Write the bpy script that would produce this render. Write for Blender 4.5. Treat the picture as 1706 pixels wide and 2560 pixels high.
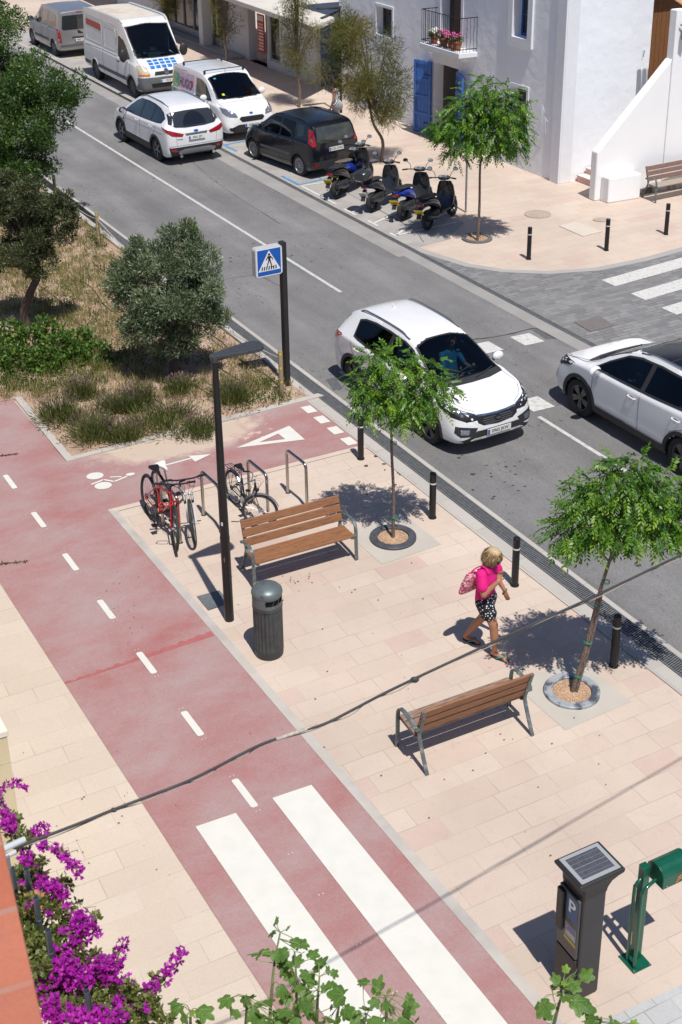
import bpy, bmesh, math, random
import numpy as np
from mathutils import Vector, Matrix
from mathutils.bvhtree import BVHTree
from mathutils.geometry import delaunay_2d_cdt
for o in list(bpy.data.objects): bpy.data.objects.remove(o)
random.seed(7); rng = np.random.default_rng(7)
scene = bpy.context.scene
COL = scene.collection
R_ = math.radians

# ---------------------------------------------------------------- camera
F_PX, CX, CY = 3365.58, 847.561, 922.719            # focal length and principal point (the photograph is a crop)
rt = Vector((0.99988416, -0.0062761, -0.01386622)).normalized()
up = Vector((0.01522043, 0.41229932, 0.9109213)); up = (up - rt*up.dot(rt)).normalized()
fw = up.cross(rt)
CAM = Vector((0, 0, 10.2493)); CAM_H = CAM.z
cam_data = bpy.data.cameras.new('camera'); cam = bpy.data.objects.new('camera', cam_data); COL.objects.link(cam)
M = Matrix.Identity(4)
for i, v in enumerate((rt, up, -fw)):
    M[0][i], M[1][i], M[2][i] = v
M.translation = CAM
cam.matrix_world = M
cam_data.sensor_fit = 'VERTICAL'; cam_data.sensor_height = 36.0; cam_data.sensor_width = 24.0
cam_data.lens = F_PX/2560*36.0
cam_data.shift_x = (853-CX)/2560; cam_data.shift_y = (CY-1280)/2560
cam_data.clip_start = 0.1; cam_data.clip_end = 2000
cam_data.dof.use_dof = True; cam_data.dof.focus_distance = 19.5; cam_data.dof.aperture_fstop = 5.6
scene.camera = cam

# ---------------------------------------------------------------- light
SUN_EL, SHADOW_AZ = 66.1, 112.0
sdir = Vector((-math.cos(R_(SHADOW_AZ))*math.cos(R_(SUN_EL)), -math.sin(R_(SHADOW_AZ))*math.cos(R_(SUN_EL)), math.sin(R_(SUN_EL))))
world = bpy.data.worlds.new('World'); scene.world = world; world.use_nodes = True
wn = world.node_tree; bg = wn.nodes['Background']
sky = wn.nodes.new('ShaderNodeTexSky'); sky.sky_type = 'NISHITA'; sky.sun_disc = False
sky.sun_elevation = R_(SUN_EL); sky.sun_rotation = math.atan2(sdir.x, sdir.y)
sky.air_density = 1.0; sky.dust_density = 1.0; sky.ozone_density = 1.2
tint = wn.nodes.new('ShaderNodeVectorMath'); tint.operation = 'MULTIPLY'; wn.links.new(sky.outputs[0], tint.inputs[0]); tint.inputs[1].default_value = (.88, .98, 1.22)
wn.links.new(tint.outputs[0], bg.inputs[0]); bg.inputs[1].default_value = 0.06
sl = bpy.data.lights.new('sun', 'SUN'); sl.energy = 4.6; sl.angle = R_(0.53); sl.color = (1.0, 0.965, 0.915)
so = bpy.data.objects.new('sun', sl); COL.objects.link(so)
so.rotation_euler = sdir.to_track_quat('Z', 'Y').to_euler(); so.location = (0, 0, 60)
scene.view_settings.view_transform = 'Standard'; scene.view_settings.look = 'None'
scene.view_settings.exposure = 0.02; scene.view_settings.gamma = 1.0
scene.render.engine = 'CYCLES'
scene.render.resolution_x = 682; scene.render.resolution_y = 1024
scene.cycles.use_denoising = True
try:
    scene.cycles.max_bounces = 8; scene.cycles.transparent_max_bounces = 12
except Exception: pass

# ---------------------------------------------------------------- survey frames (measured ground points)
KY, KZ = 0.90, 1.02493          # survey units -> scene metres (depth, height)
def at(px, py, z=0.0):
    """point seen at (px,py) of the 1706x2560 picture on the level plane z (survey height)"""
    d = rt*((px-CX)/F_PX) - up*((py-CY)/F_PX) + fw
    return CAM + d*((z*KZ-CAM_H)/d.z)
def D_(v): return Vector((v[0], v[1]*KY, v[2]*KZ))
def ang(deg): a = R_(deg); return math.atan2(KY*math.sin(a), math.cos(a))
_r = R_(116.6); RO = D_((0.828, 21.546, 0)); RU = D_((math.cos(_r), math.sin(_r), 0)); RV = D_((math.sin(_r), -math.cos(_r), 0))
_b = R_(117.48); BO = D_((-1.646, 15.982, 0)); BU = D_((math.cos(_b), math.sin(_b), 0)); BV = D_((math.sin(_b), -math.cos(_b), 0))
ra, ba, pa = ang(116.6), ang(117.48), ang(30.0)      # road, cycle lane and cross direction
def rd(u, v, z=0.0): return RO + RU*u + RV*v + Vector((0, 0, z*KZ))
def bk(u, v, z=0.0): return BO + BU*u + BV*v + Vector((0, 0, z*KZ))

# ---------------------------------------------------------------- mesh helpers
class MB:
    def __init__(s): s.v = []; s.f = []
    def add(s, vs, fs):
        n = len(s.v); s.v += [tuple(v) for v in vs]; s.f += [tuple(i+n for i in f) for f in fs]; return s
    def box(s, c, size, rz=0, mat=None):
        c = Vector(c); hx, hy, hz = size[0]/2, size[1]/2, size[2]/2
        R = mat if mat is not None else Matrix.Rotation(rz, 3, 'Z')
        vs = [c + R @ Vector((x*hx, y*hy, z*hz)) for x, y, z in ((-1,-1,-1),(1,-1,-1),(1,1,-1),(-1,1,-1),(-1,-1,1),(1,-1,1),(1,1,1),(-1,1,1))]
        return s.add(vs, [(0,3,2,1),(4,5,6,7),(0,1,5,4),(1,2,6,5),(2,3,7,6),(3,0,4,7)])
    def beam(s, a, b, w, h, upv=(0,0,1)):
        a, b = Vector(a), Vector(b); d = (b-a); L = d.length; d.normalize(); u = Vector(upv)
        y = u.cross(d)
        if y.length < 1e-4: y = Vector((0,1,0)).cross(d)
        y.normalize(); z = d.cross(y)
        R = Matrix((d, y, z)).transposed()
        return s.box((a+b)/2, (L, w, h), mat=R)
    def tube(s, pts, r, seg=8, cap=True):
        pts = [Vector(p) for p in pts]; n = len(pts)
        rr = r if isinstance(r, (list, tuple)) else [r]*n
        rings = []; ref = None
        for i, p in enumerate(pts):
            d = (pts[min(i+1, n-1)] - pts[max(i-1, 0)]).normalized()
            if ref is None:
                ref = Vector((0,0,1)) if abs(d.z) < .9 else Vector((1,0,0))
            x = (ref - d*ref.dot(d)); 
            if x.length < 1e-5: x = Vector((0.3,1,0.2)) - d*Vector((0.3,1,0.2)).dot(d)
            x.normalize(); y = d.cross(x); ref = x
            rings.append([p + (x*math.cos(2*math.pi*k/seg) + y*math.sin(2*math.pi*k/seg))*rr[i] for k in range(seg)])
        vs = [v for g in rings for v in g]; fs = []
        for i in range(n-1):
            for k in range(seg):
                k2 = (k+1) % seg; fs.append((i*seg+k, i*seg+k2, (i+1)*seg+k2, (i+1)*seg+k))
        if cap: fs.append(tuple(range(seg))[::-1]); fs.append(tuple((n-1)*seg+k for k in range(seg)))
        return s.add(vs, fs)
    def cyl(s, a, b, r, r2=None, seg=20): return s.tube([a, b], [r, r if r2 is None else r2], seg)
    def lathe(s, prof, seg=32, c=(0,0,0), R=None):
        # prof: list of (radius, height); axis local z
        c = Vector(c); R = R or Matrix.Identity(3); vs = []; fs = []; n = len(prof)
        for (r, h) in prof:
            for k in range(seg):
                a = 2*math.pi*k/seg; vs.append(c + R @ Vector((r*math.cos(a), r*math.sin(a), h)))
        for i in range(n-1):
            for k in range(seg):
                k2 = (k+1) % seg; fs.append((i*seg+k, i*seg+k2, (i+1)*seg+k2, (i+1)*seg+k))
        return s.add(vs, fs)
    def prism(s, poly, z0, z1):
        n = len(poly); vs = [(p[0], p[1], z0) for p in poly] + [(p[0], p[1], z1) for p in poly]
        fs = [tuple(range(n))[::-1], tuple(range(n, 2*n))] + [(i, (i+1) % n, (i+1) % n+n, i+n) for i in range(n)]
        return s.add(vs, fs)
    def sheet(s, pts): return s.add(pts, [tuple(range(len(pts)))])
    def ball(s, c, r, seg=10, rings=7, R=None):
        if not isinstance(r, (tuple, list)): r = (r, r, r)
        c = Vector(c); vs = []; fs = []
        for i in range(rings+1):
            t = math.pi*i/rings
            for k in range(seg):
                a = 2*math.pi*k/seg; p = Vector((r[0]*math.sin(t)*math.cos(a), r[1]*math.sin(t)*math.sin(a), r[2]*math.cos(t)))
                vs.append(c + (R @ p if R else p))
        for i in range(rings):
            for k in range(seg):
                k2 = (k+1) % seg; fs.append((i*seg+k, (i+1)*seg+k, (i+1)*seg+k2, i*seg+k2))
        return s.add(vs, fs)
    def build(s, name, mat=None, parent=None, smooth=False, bevel=0, seg=2, angle=35, loc=None, rz=0):
        me = bpy.data.meshes.new(name); me.from_pydata(s.v, [], s.f); me.validate(); me.update()
        o = bpy.data.objects.new(name, me); COL.objects.link(o)
        if mat: me.materials.append(mat)
        if loc is not None: o.location = loc; o.rotation_euler = (0, 0, rz)
        if parent: o.parent = parent
        if bevel:
            b = o.modifiers.new('bevel', 'BEVEL'); b.width = bevel; b.segments = seg; b.limit_method = 'ANGLE'; b.angle_limit = R_(40)
        if smooth: shade(o, angle)
        return o
def shade(o, angle=35):
    me = o.data
    me.shade_smooth()
    try: me.set_sharp_from_angle(angle=R_(angle))
    except Exception: pass
def tag(o, label=None, cat=None, group=None, kind=None):
    if label: o['label'] = label
    if cat: o['category'] = cat
    if group: o['group'] = group
    if kind: o['kind'] = kind
    return o
def empty(name, loc, rz=0, label=None, cat=None, group=None):
    o = bpy.data.objects.new(name, None); COL.objects.link(o); o.location = loc; o.rotation_euler = (0, 0, rz)
    o.empty_display_size = 0.1
    tag(o, label, cat, group); return o
def kids(o): return [c for c in bpy.data.objects if c.parent == o]
def copy_tree(o, parent=None):
    c = o.copy(); COL.objects.link(c)
    if parent: c.parent = parent; c.matrix_parent_inverse = o.matrix_parent_inverse
    for ch in kids(o): copy_tree(ch, c)
    return c
def structure(o): o['kind'] = 'structure'; return o
def bezier(pts, n=8):
    """Catmull-Rom through the points"""
    P = [Vector(p) for p in pts]; P = [P[0]*2-P[1]] + P + [P[-1]*2-P[-2]]; out = []
    for i in range(1, len(P)-2):
        for k in range(n):
            t = k/n; a, b, c, d = P[i-1], P[i], P[i+1], P[i+2]
            out.append(0.5*((2*b) + (c-a)*t + (2*a-5*b+4*c-d)*t*t + (-a+3*b-3*c+d)*t**3))
    out.append(P[-2]); return out
def text_mesh(txt, size, extrude=0.0, align='CENTER', bold=0.0):
    cu = bpy.data.curves.new('t', 'FONT'); cu.body = txt; cu.size = size; cu.extrude = extrude; cu.align_x = align; cu.align_y = 'CENTER'; cu.offset = bold
    cu.resolution_u = 3
    ob = bpy.data.objects.new('t', cu); COL.objects.link(ob)
    dg = bpy.context.evaluated_depsgraph_get(); me = bpy.data.meshes.new_from_object(ob.evaluated_get(dg))
    vs = [tuple(v.co) for v in me.vertices]; fs = [tuple(p.vertices) for p in me.polygons]
    bpy.data.objects.remove(ob); bpy.data.curves.remove(cu); bpy.data.meshes.remove(me)
    return vs, fs
def bake(o):
    """apply the object's modifiers into its mesh"""
    dg = bpy.context.evaluated_depsgraph_get(); dg.update()
    me = bpy.data.meshes.new_from_object(o.evaluated_get(dg)); o.modifiers.clear(); o.data = me; return o

# ---------------------------------------------------------------- materials
MATS = {}
def nodes_of(m): return m.node_tree.nodes, m.node_tree.links
def mat(name, col, rough=0.6, metal=0.0, spec=0.5, var=0.0, vscale=8.0, bump=0.0, bscale=40.0, coat=0.0, col2=None, c2amt=0.5, c2scale=3.0, rvar=0.0, detail=4.0, stretch=None):
    if name in MATS: return MATS[name]
    m = bpy.data.materials.new(name); m.use_nodes = True; N, L = nodes_of(m); b = N['Principled BSDF']
    b.inputs['Base Color'].default_value = (*col, 1); b.inputs['Roughness'].default_value = rough; b.inputs['Metallic'].default_value = metal
    b.inputs['Specular IOR Level'].default_value = spec
    if coat: b.inputs['Coat Weight'].default_value = coat; b.inputs['Coat Roughness'].default_value = 0.05
    tc = N.new('ShaderNodeTexCoord'); src = tc.outputs['Object']
    if stretch:
        mp = N.new('ShaderNodeMapping'); mp.inputs['Scale'].default_value = stretch; L.new(src, mp.inputs[0]); src = mp.outputs[0]
    last = None
    if col2 is not None:
        n = N.new('ShaderNodeTexNoise'); n.inputs['Scale'].default_value = c2scale; n.inputs['Detail'].default_value = detail; n.inputs['Roughness'].default_value = .6; L.new(src, n.inputs['Vector'])
        r = N.new('ShaderNodeValToRGB'); r.color_ramp.elements[0].position = 0.62-0.3*c2amt; r.color_ramp.elements[1].position = 0.72-0.2*c2amt
        r.color_ramp.elements[0].color = (*col, 1); r.color_ramp.elements[1].color = (*col2, 1); L.new(n.outputs['Fac'], r.inputs[0]); last = r.outputs[0]
    if var:
        n = N.new('ShaderNodeTexNoise'); n.inputs['Scale'].default_value = vscale; n.inputs['Detail'].default_value = detail; L.new(src, n.inputs['Vector'])
        mr = N.new('ShaderNodeMapRange'); mr.inputs['From Min'].default_value = .25; mr.inputs['From Max'].default_value = .75; mr.inputs['To Min'].default_value = 1-var; mr.inputs['To Max'].default_value = 1+var; L.new(n.outputs['Fac'], mr.inputs[0])
        mx = N.new('ShaderNodeVectorMath'); mx.operation = 'SCALE'
        if last: L.new(last, mx.inputs[0])
        else: mx.inputs[0].default_value = col
        L.new(mr.outputs[0], mx.inputs['Scale']); last = mx.outputs[0]
    if last: L.new(last, b.inputs['Base Color'])
    if rvar:
        n = N.new('ShaderNodeTexNoise'); n.inputs['Scale'].default_value = 6; L.new(src, n.inputs['Vector'])
        mr = N.new('ShaderNodeMapRange'); mr.inputs['To Min'].default_value = max(0.02, rough-rvar); mr.inputs['To Max'].default_value = rough+rvar; L.new(n.outputs['Fac'], mr.inputs[0]); L.new(mr.outputs[0], b.inputs['Roughness'])
    if bump:
        n = N.new('ShaderNodeTexNoise'); n.inputs['Scale'].default_value = bscale; n.inputs['Detail'].default_value = 5; L.new(src, n.inputs['Vector'])
        bp = N.new('ShaderNodeBump'); bp.inputs['Strength'].default_value = bump; bp.inputs['Distance'].default_value = 0.02; L.new(n.outputs['Fac'], bp.inputs['Height']); L.new(bp.outputs[0], b.inputs['Normal'])
    MATS[name] = m; return m
def ramp(N, stops, interp='LINEAR'):
    r = N.new('ShaderNodeValToRGB'); cr = r.color_ramp; cr.interpolation = interp
    while len(cr.elements) > 1: cr.elements.remove(cr.elements[-1])
    cr.elements[0].position = stops[0][0]; cr.elements[0].color = (*stops[0][1], 1)
    for p, c in stops[1:]:
        e = cr.elements.new(p); e.color = (*c, 1)
    return r
def noise(N, L, src, scale, detail=4, rough=.55, dist=0.0):
    n = N.new('ShaderNodeTexNoise'); n.inputs['Scale'].default_value = scale; n.inputs['Detail'].default_value = detail; n.inputs['Roughness'].default_value = rough; n.inputs['Distortion'].default_value = dist
    if src is not None: L.new(src, n.inputs['Vector'])
    return n
def mixc(N, L, f, a, b, mode='MIX'):
    m = N.new('ShaderNodeMix'); m.data_type = 'RGBA'; m.blend_type = mode
    def put(s, v):
        if hasattr(v, 'links'): L.new(v, s)
        elif isinstance(v, (int, float)): s.default_value = v
        else: s.default_value = (*v, 1)
    if hasattr(f, 'links'): L.new(f, m.inputs[0])
    else: m.inputs[0].default_value = f
    put(m.inputs[6], a); put(m.inputs[7], b); return m.outputs[2]
def maprange(N, L, src, a, b, c=0.0, d=1.0):
    m = N.new('ShaderNodeMapRange'); m.inputs['From Min'].default_value = a; m.inputs['From Max'].default_value = b; m.inputs['To Min'].default_value = c; m.inputs['To Max'].default_value = d
    L.new(src, m.inputs[0]); return m.outputs[0]
def slab_mat(name, ang, bw, bh, stops, joint, jsize=0.006, blotch=0.06, stain=(.36,.30,.27), bump=.25, rough=.75, offset=.5, jblend=0.75):
    m = bpy.data.materials.new(name); m.use_nodes = True; N, L = nodes_of(m); b = N['Principled BSDF']; b.inputs['Roughness'].default_value = rough; b.inputs['Specular IOR Level'].default_value = .25
    tc = N.new('ShaderNodeTexCoord'); mp = N.new('ShaderNodeMapping'); mp.inputs['Rotation'].default_value = (0, 0, -ang); L.new(tc.outputs['Object'], mp.inputs[0])
    wob = noise(N, L, mp.outputs[0], 0.6, 2); 
    br = N.new('ShaderNodeTexBrick'); L.new(mp.outputs[0], br.inputs['Vector']); br.offset = offset; br.offset_frequency = 2; br.squash = 1.35; br.squash_frequency = 3
    br.inputs['Color1'].default_value = (0,0,0,1); br.inputs['Color2'].default_value = (1,1,1,1); br.inputs['Mortar'].default_value = (.5,.5,.5,1)
    br.inputs['Scale'].default_value = 1.0; br.inputs['Mortar Size'].default_value = jsize; br.inputs['Mortar Smooth'].default_value = .3; br.inputs['Brick Width'].default_value = bw; br.inputs['Row Height'].default_value = bh
    r = ramp(N, stops); L.new(br.outputs['Color'], r.inputs[0])
    big = noise(N, L, tc.outputs['Object'], .35, 5, .6)
    f1 = maprange(N, L, big.outputs['Fac'], .35, .7, 1-blotch, 1+blotch)
    sc = N.new('ShaderNodeVectorMath'); sc.operation = 'SCALE'; L.new(r.outputs[0], sc.inputs[0]); L.new(f1, sc.inputs['Scale'])
    med = noise(N, L, tc.outputs['Object'], 7, 6, .7); f2 = maprange(N, L, med.outputs['Fac'], .55, .78, 0, .35)
    c = mixc(N, L, f2, sc.outputs[0], stain)
    fine = noise(N, L, tc.outputs['Object'], 55, 4, .7); f3 = maprange(N, L, fine.outputs['Fac'], .3, .7, .93, 1.06)
    sc2 = N.new('ShaderNodeVectorMath'); sc2.operation = 'SCALE'; L.new(c, sc2.inputs[0]); L.new(f3, sc2.inputs['Scale'])
    jn = noise(N, L, tc.outputs['Object'], 1.3, 3); jf = maprange(N, L, jn.outputs['Fac'], .42, .62, .25, 1.0)
    ml = N.new('ShaderNodeMath'); ml.operation = 'MULTIPLY'; L.new(br.outputs['Fac'], ml.inputs[0]); L.new(jf, ml.inputs[1])
    m2 = N.new('ShaderNodeMath'); m2.operation = 'MULTIPLY'; L.new(ml.outputs[0], m2.inputs[0]); m2.inputs[1].default_value = jblend
    c = mixc(N, L, m2.outputs[0], sc2.outputs[0], joint)
    L.new(c, b.inputs['Base Color'])
    bp = N.new('ShaderNodeBump'); bp.inputs['Strength'].default_value = bump; bp.inputs['Distance'].default_value = .01; L.new(med.outputs['Fac'], bp.inputs['Height'])
    L.new(bp.outputs[0], b.inputs['Normal'])
    MATS[name] = m; return m
# ================================================================ GROUND
pave = slab_mat('beige_stone', pa, .52, .302, [(0,(.545,.44,.355)),(.3,(.575,.475,.39)),(.55,(.55,.44,.36)),(.8,(.585,.485,.40)),(1.0,(.545,.41,.345))], (.33,.265,.215), .005, stain=(.38,.30,.25), blotch=.11)
pave_left = slab_mat('pale_stone', pa, .62, .302, [(0,(.575,.475,.38)),(.5,(.60,.51,.415)),(1.0,(.565,.47,.38))], (.34,.28,.22), .005, stain=(.50,.40,.32))
paver_grey = slab_mat('grey_pavers', pa, .235, .118, [(0,(.17,.168,.17)),(.5,(.215,.21,.208)),(1.0,(.25,.245,.24))], (.06,.06,.06), .008, stain=(.13,.13,.13), blotch=.1)
paver_pale = slab_mat('pale_grey_pavers', pa, .30, .2, [(0,(.42,.42,.415)),(1.0,(.50,.495,.485))], (.2,.19,.18), .006, stain=(.36,.35,.33))
kerb_m = slab_mat('kerb_stone', ra, .95, 3.3, [(0,(.42,.39,.355)),(1.0,(.49,.455,.41))], (.2,.18,.16), .006, stain=(.36,.33,.3))
def ground_quad(name, pts, m, z):
    mb = MB(); mb.sheet([Vector((p[0], p[1], z)) for p in pts]); o = mb.build(name, m); return structure(o)
ground_quad('ground', [(-300,-60),(300,-60),(300,400),(-300,400)], pave, 0.0)
# pavement to the left of the cycle lane
ground_quad('pavement', [bk(40,-14), bk(-40,-14), bk(-40,-2.06), bk(40,-2.06)], pave_left, .004)
# asphalt road
def asphalt_mat():
    m = bpy.data.materials.new('asphalt'); m.use_nodes = True; N, L = nodes_of(m); b = N['Principled BSDF']; b.inputs['Roughness'].default_value = .82; b.inputs['Specular IOR Level'].default_value = .3
    tc = N.new('ShaderNodeTexCoord'); mp = N.new('ShaderNodeMapping'); mp.inputs['Rotation'].default_value = (0, 0, -ra); L.new(tc.outputs['Object'], mp.inputs[0])
    mp2 = N.new('ShaderNodeMapping'); mp2.inputs['Scale'].default_value = (.12, 1.0, 1); L.new(mp.outputs[0], mp2.inputs[0])
    tracks = noise(N, L, mp2.outputs[0], 1.3, 3); big = noise(N, L, tc.outputs['Object'], .5, 5, .65); fine = noise(N, L, tc.outputs['Object'], 38, 4, .85)
    r = ramp(N, [(.3,(.155,.151,.148)),(.5,(.188,.183,.179)),(.7,(.222,.215,.209))]); L.new(tracks.outputs['Fac'], r.inputs[0])
    f = maprange(N, L, big.outputs['Fac'], .3, .7, .84, 1.16); s1 = N.new('ShaderNodeVectorMath'); s1.operation = 'SCALE'; L.new(r.outputs[0], s1.inputs[0]); L.new(f, s1.inputs['Scale'])
    f = maprange(N, L, fine.outputs['Fac'], .3, .7, .74, 1.26); s2 = N.new('ShaderNodeVectorMath'); s2.operation = 'SCALE'; L.new(s1.outputs[0], s2.inputs[0]); L.new(f, s2.inputs['Scale'])
    # dark oil spots and pits
    mp3 = N.new('ShaderNodeMapping'); mp3.inputs['Scale'].default_value = (.55, 1.3, 1); L.new(mp.outputs[0], mp3.inputs[0])
    v = N.new('ShaderNodeTexNoise'); v.inputs['Scale'].default_value = 11; v.inputs['Detail'].default_value = 2.5; v.inputs['Roughness'].default_value = .75; L.new(mp3.outputs[0], v.inputs['Vector'])
    cl = noise(N, L, tc.outputs['Object'], .7, 2); thr = maprange(N, L, cl.outputs['Fac'], .42, .68, 0, 1)
    sp_ = maprange(N, L, v.outputs['Fac'], .61, .67, 0, .8); mm = N.new('ShaderNodeMath'); mm.operation = 'MULTIPLY'; L.new(sp_, mm.inputs[0]); L.new(thr, mm.inputs[1])
    c = mixc(N, L, mm.outputs[0], s2.outputs[0], (.05,.048,.046)); L.new(c, b.inputs['Base Color'])
    bp = N.new('ShaderNodeBump'); bp.inputs['Strength'].default_value = .35; bp.inputs['Distance'].default_value = .006; L.new(fine.outputs['Fac'], bp.inputs['Height']); L.new(bp.outputs[0], b.inputs['Normal'])
    return m
asph = asphalt_mat()
ground_quad('road', [rd(-60,.28), rd(-60,5.60), rd(70,5.60), rd(70,.28)], asph, .008)
conc = mat('parking_concrete', (.385,.36,.335), .8, var=.10, vscale=.8, bump=.2, bscale=60, col2=(.33,.30,.275), c2scale=1.5, c2amt=.45)
ground_quad('parking_strip', [rd(9.4,5.7), rd(9.6,6.7), rd(10.6,7.85), rd(16.2,7.95), rd(17.0,7.4), rd(44.8,7.4), rd(45.2,5.7)], conc, .004)
conc2 = mat('road_gutter', (.30,.285,.27), .8, var=.12, vscale=1.5, bump=.2, bscale=60)
ground_quad('gutter', [rd(9,5.12), rd(70,5.12), rd(70,5.60), rd(9,5.60)], conc2, .012)
ground_quad('gutter_near_crossing', [rd(-60,5.27), rd(9,5.27), rd(9,5.60), rd(-60,5.60)], conc2, .012)
# side street in grey pavers with a rounded corner
curve = [(9.4,5.9),(8.72,6.04),(7.78,6.28),(7.09,6.73),(6.53,7.49),(6.22,8.5),(6.26,9.79),(6.49,11.14),(7.0,14),(7.6,18),(8,40)]
ground_quad('side_street', [rd(u,v) for u, v in curve] + [rd(-40,40), rd(-40,5.72)] + [rd(9.4,5.72)], paver_grey, .004)
band = mat('kerb_band', (.36,.345,.325), .8, var=.08, vscale=2)
mb = MB()
for i in range(len(curve)-1):
    a, b2 = Vector(curve[i]), Vector(curve[i+1]); 
    def inn(k):
        p = Vector(curve[k]); q0 = Vector(curve[max(k-1,0)]); q1 = Vector(curve[min(k+1,len(curve)-1)]); t = (q1-q0).normalized(); return p + Vector((t.y, -t.x))*.22 if False else p + Vector((-abs(t.y) if False else t.y, -t.x))*(-.22)
    p0, p1 = inn(i), inn(i+1)
    mb.add([rd(a.x,a.y,.008), rd(b2.x,b2.y,.008), rd(p1.x,p1.y,.008), rd(p0.x,p0.y,.008)], [(0,1,2,3)])
structure(mb.build('kerb', band))
# kerb stones beside the drains
ground_quad('kerb_stones', [rd(-60,.185), rd(70,.185), rd(70,.28), rd(-60,.28)], kerb_m, .010)
ground_quad('kerb_stones', [rd(-60,-.30), rd(4.0,-.30), rd(4.0,-.065), rd(-60,-.065)], kerb_m, .012)
ground_quad('kerb_stones', [rd(4.0,-.20), rd(70,-.20), rd(70,-.065), rd(4.0,-.065)], kerb_m, .060)
mb = MB(); mb.prism([rd(4.0,-.20)[:2], rd(70,-.20)[:2], rd(70,-.065)[:2], rd(4.0,-.065)[:2]], .0, .058); structure(mb.build('kerb_base', kerb_m))
# drain grates: metal strips with real slots over a dark channel
iron = mat('cast_iron', (.21,.215,.22), .5, .3, var=.25, vscale=20)
dark = mat('dark_channel', (.012,.012,.013), .9)
def drain(v0, v1, u0, u1, name, cell, fine_until):
    structure(ground_quad(name+'_channel', [rd(u0,v0), rd(u0,v1), rd(u1,v1), rd(u1,v0)], dark, .013))
    mb = MB(); w = v1-v0
    for v in (v0+.006, v1-.006): mb.beam(rd(u0,v,.020), rd(u1,v,.020), .014, .010)
    if fine_until > u0:
        rows = 4; rw = (w-.024)/rows
        for k in range(1, rows): mb.beam(rd(u0,v0+.012+rw*k,.020), rd(fine_until,v0+.012+rw*k,.020), .006, .008)
        u = u0; i = 0
        while u < fine_until:
            for k in range(rows):
                uu = u + (cell/2 if k % 2 else 0)
                mb.beam(rd(uu,v0+.012+rw*k,.020), rd(uu+cell*.35,v0+.012+rw*(k+1),.020), .013, .007)
            u += cell; i += 1
    return structure(mb.build(name, iron))
drain(-.06, .185, -9, 26, 'drain_grate', .036, 15)
drain(5.60, 5.72, 0.5, 40, 'drain_grate_far', .045, 22)
# ---------------------------------------------------------------- cycle lane
def lane_mat():
    m = bpy.data.materials.new('red_lane'); m.use_nodes = True; N, L = nodes_of(m); b = N['Principled BSDF']; b.inputs['Roughness'].default_value = .75; b.inputs['Specular IOR Level'].default_value = .3
    tc = N.new('ShaderNodeTexCoord'); mp = N.new('ShaderNodeMapping'); mp.inputs['Rotation'].default_value = (0, 0, -pa); mp.inputs['Scale'].default_value = (.45, 1.3, 1); L.new(tc.outputs['Object'], mp.inputs[0])
    # Mapping applies scale before rotation, so rotate first with a second node
    m1 = N.new('ShaderNodeMapping'); m1.inputs['Rotation'].default_value = (0, 0, -pa); L.new(tc.outputs['Object'], m1.inputs[0])
    m2 = N.new('ShaderNodeMapping'); m2.inputs['Scale'].default_value = (.75, 1.2, 1); L.new(m1.outputs[0], m2.inputs[0])
    a = noise(N, L, m2.outputs[0], .8, 9, .68, .15); r = ramp(N, [(.30,(.35,.135,.13)),(.42,(.355,.185,.175)),(.52,(.365,.222,.212)),(.62,(.37,.255,.245)),(.74,(.355,.275,.265))]); L.new(a.outputs['Fac'], r.inputs[0])
    c = noise(N, L, tc.outputs['Object'], 45, 4, .85); f = maprange(N, L, c.outputs['Fac'], .3, .7, .86, 1.14)
    s = N.new('ShaderNodeVectorMath'); s.operation = 'SCALE'; L.new(r.outputs[0], s.inputs[0]); L.new(f, s.inputs['Scale'])
    # worn pale patch on the branch, one spot with a ragged rim
    def spot(pos, rad, amt, stretch, src):
        g = N.new('ShaderNodeMapping'); g.inputs['Location'].default_value = tuple(-x for x in pos); g.vector_type = 'POINT'; L.new(tc.outputs['Object'], g.inputs[0])
        g1 = N.new('ShaderNodeMapping'); g1.inputs['Rotation'].default_value = (0, 0, -pa); L.new(g.outputs[0], g1.inputs[0])
        g2 = N.new('ShaderNodeMapping'); g2.inputs['Scale'].default_value = stretch; L.new(g1.outputs[0], g2.inputs[0])
        ln = N.new('ShaderNodeVectorMath'); ln.operation = 'LENGTH'; L.new(g2.outputs[0], ln.inputs[0])
        nz = noise(N, L, tc.outputs['Object'], 3.5, 6, .7); ad = N.new('ShaderNodeMath'); ad.operation = 'MULTIPLY_ADD'; L.new(nz.outputs['Fac'], ad.inputs[0]); ad.inputs[1].default_value = -rad*1.6; L.new(ln.outputs['Value'], ad.inputs[2])
        return maprange(N, L, ad.outputs[0], rad*.05, rad*.5, amt, 0)
    f = spot(bk(6.0, 1.95), .95, .9, (.75, 1.5, 0), None)
    col = mixc(N, L, f, s.outputs[0], (.54,.44,.345))
    f = spot(bk(5.5, 3.0), .42, .8, (.8, 1.5, 0), None)
    sp2 = noise(N, L, tc.outputs['Object'], 5, 3); f2 = maprange(N, L, sp2.outputs['Fac'], .56, .6, 0, 1); mm = N.new('ShaderNodeMath'); mm.operation = 'MULTIPLY'; L.new(f, mm.inputs[0]); L.new(f2, mm.inputs[1])
    col = mixc(N, L, mm.outputs[0], col, (.6,.42,.36))
    L.new(col, b.inputs['Base Color'])
    bp = N.new('ShaderNodeBump'); bp.inputs['Strength'].default_value = .2; bp.inputs['Distance'].default_value = .005; L.new(c.outputs['Fac'], bp.inputs['Height']); L.new(bp.outputs[0], b.inputs['Normal'])
    return m
lane = lane_mat()
ground_quad('cycle_lane', [bk(40,-2.05), bk(-30,-2.05), bk(-30,0), bk(3.97,0), bk(4.22,4.93), bk(6.36,4.93), bk(6.02,0), bk(40,0)], lane, .008)
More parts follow.
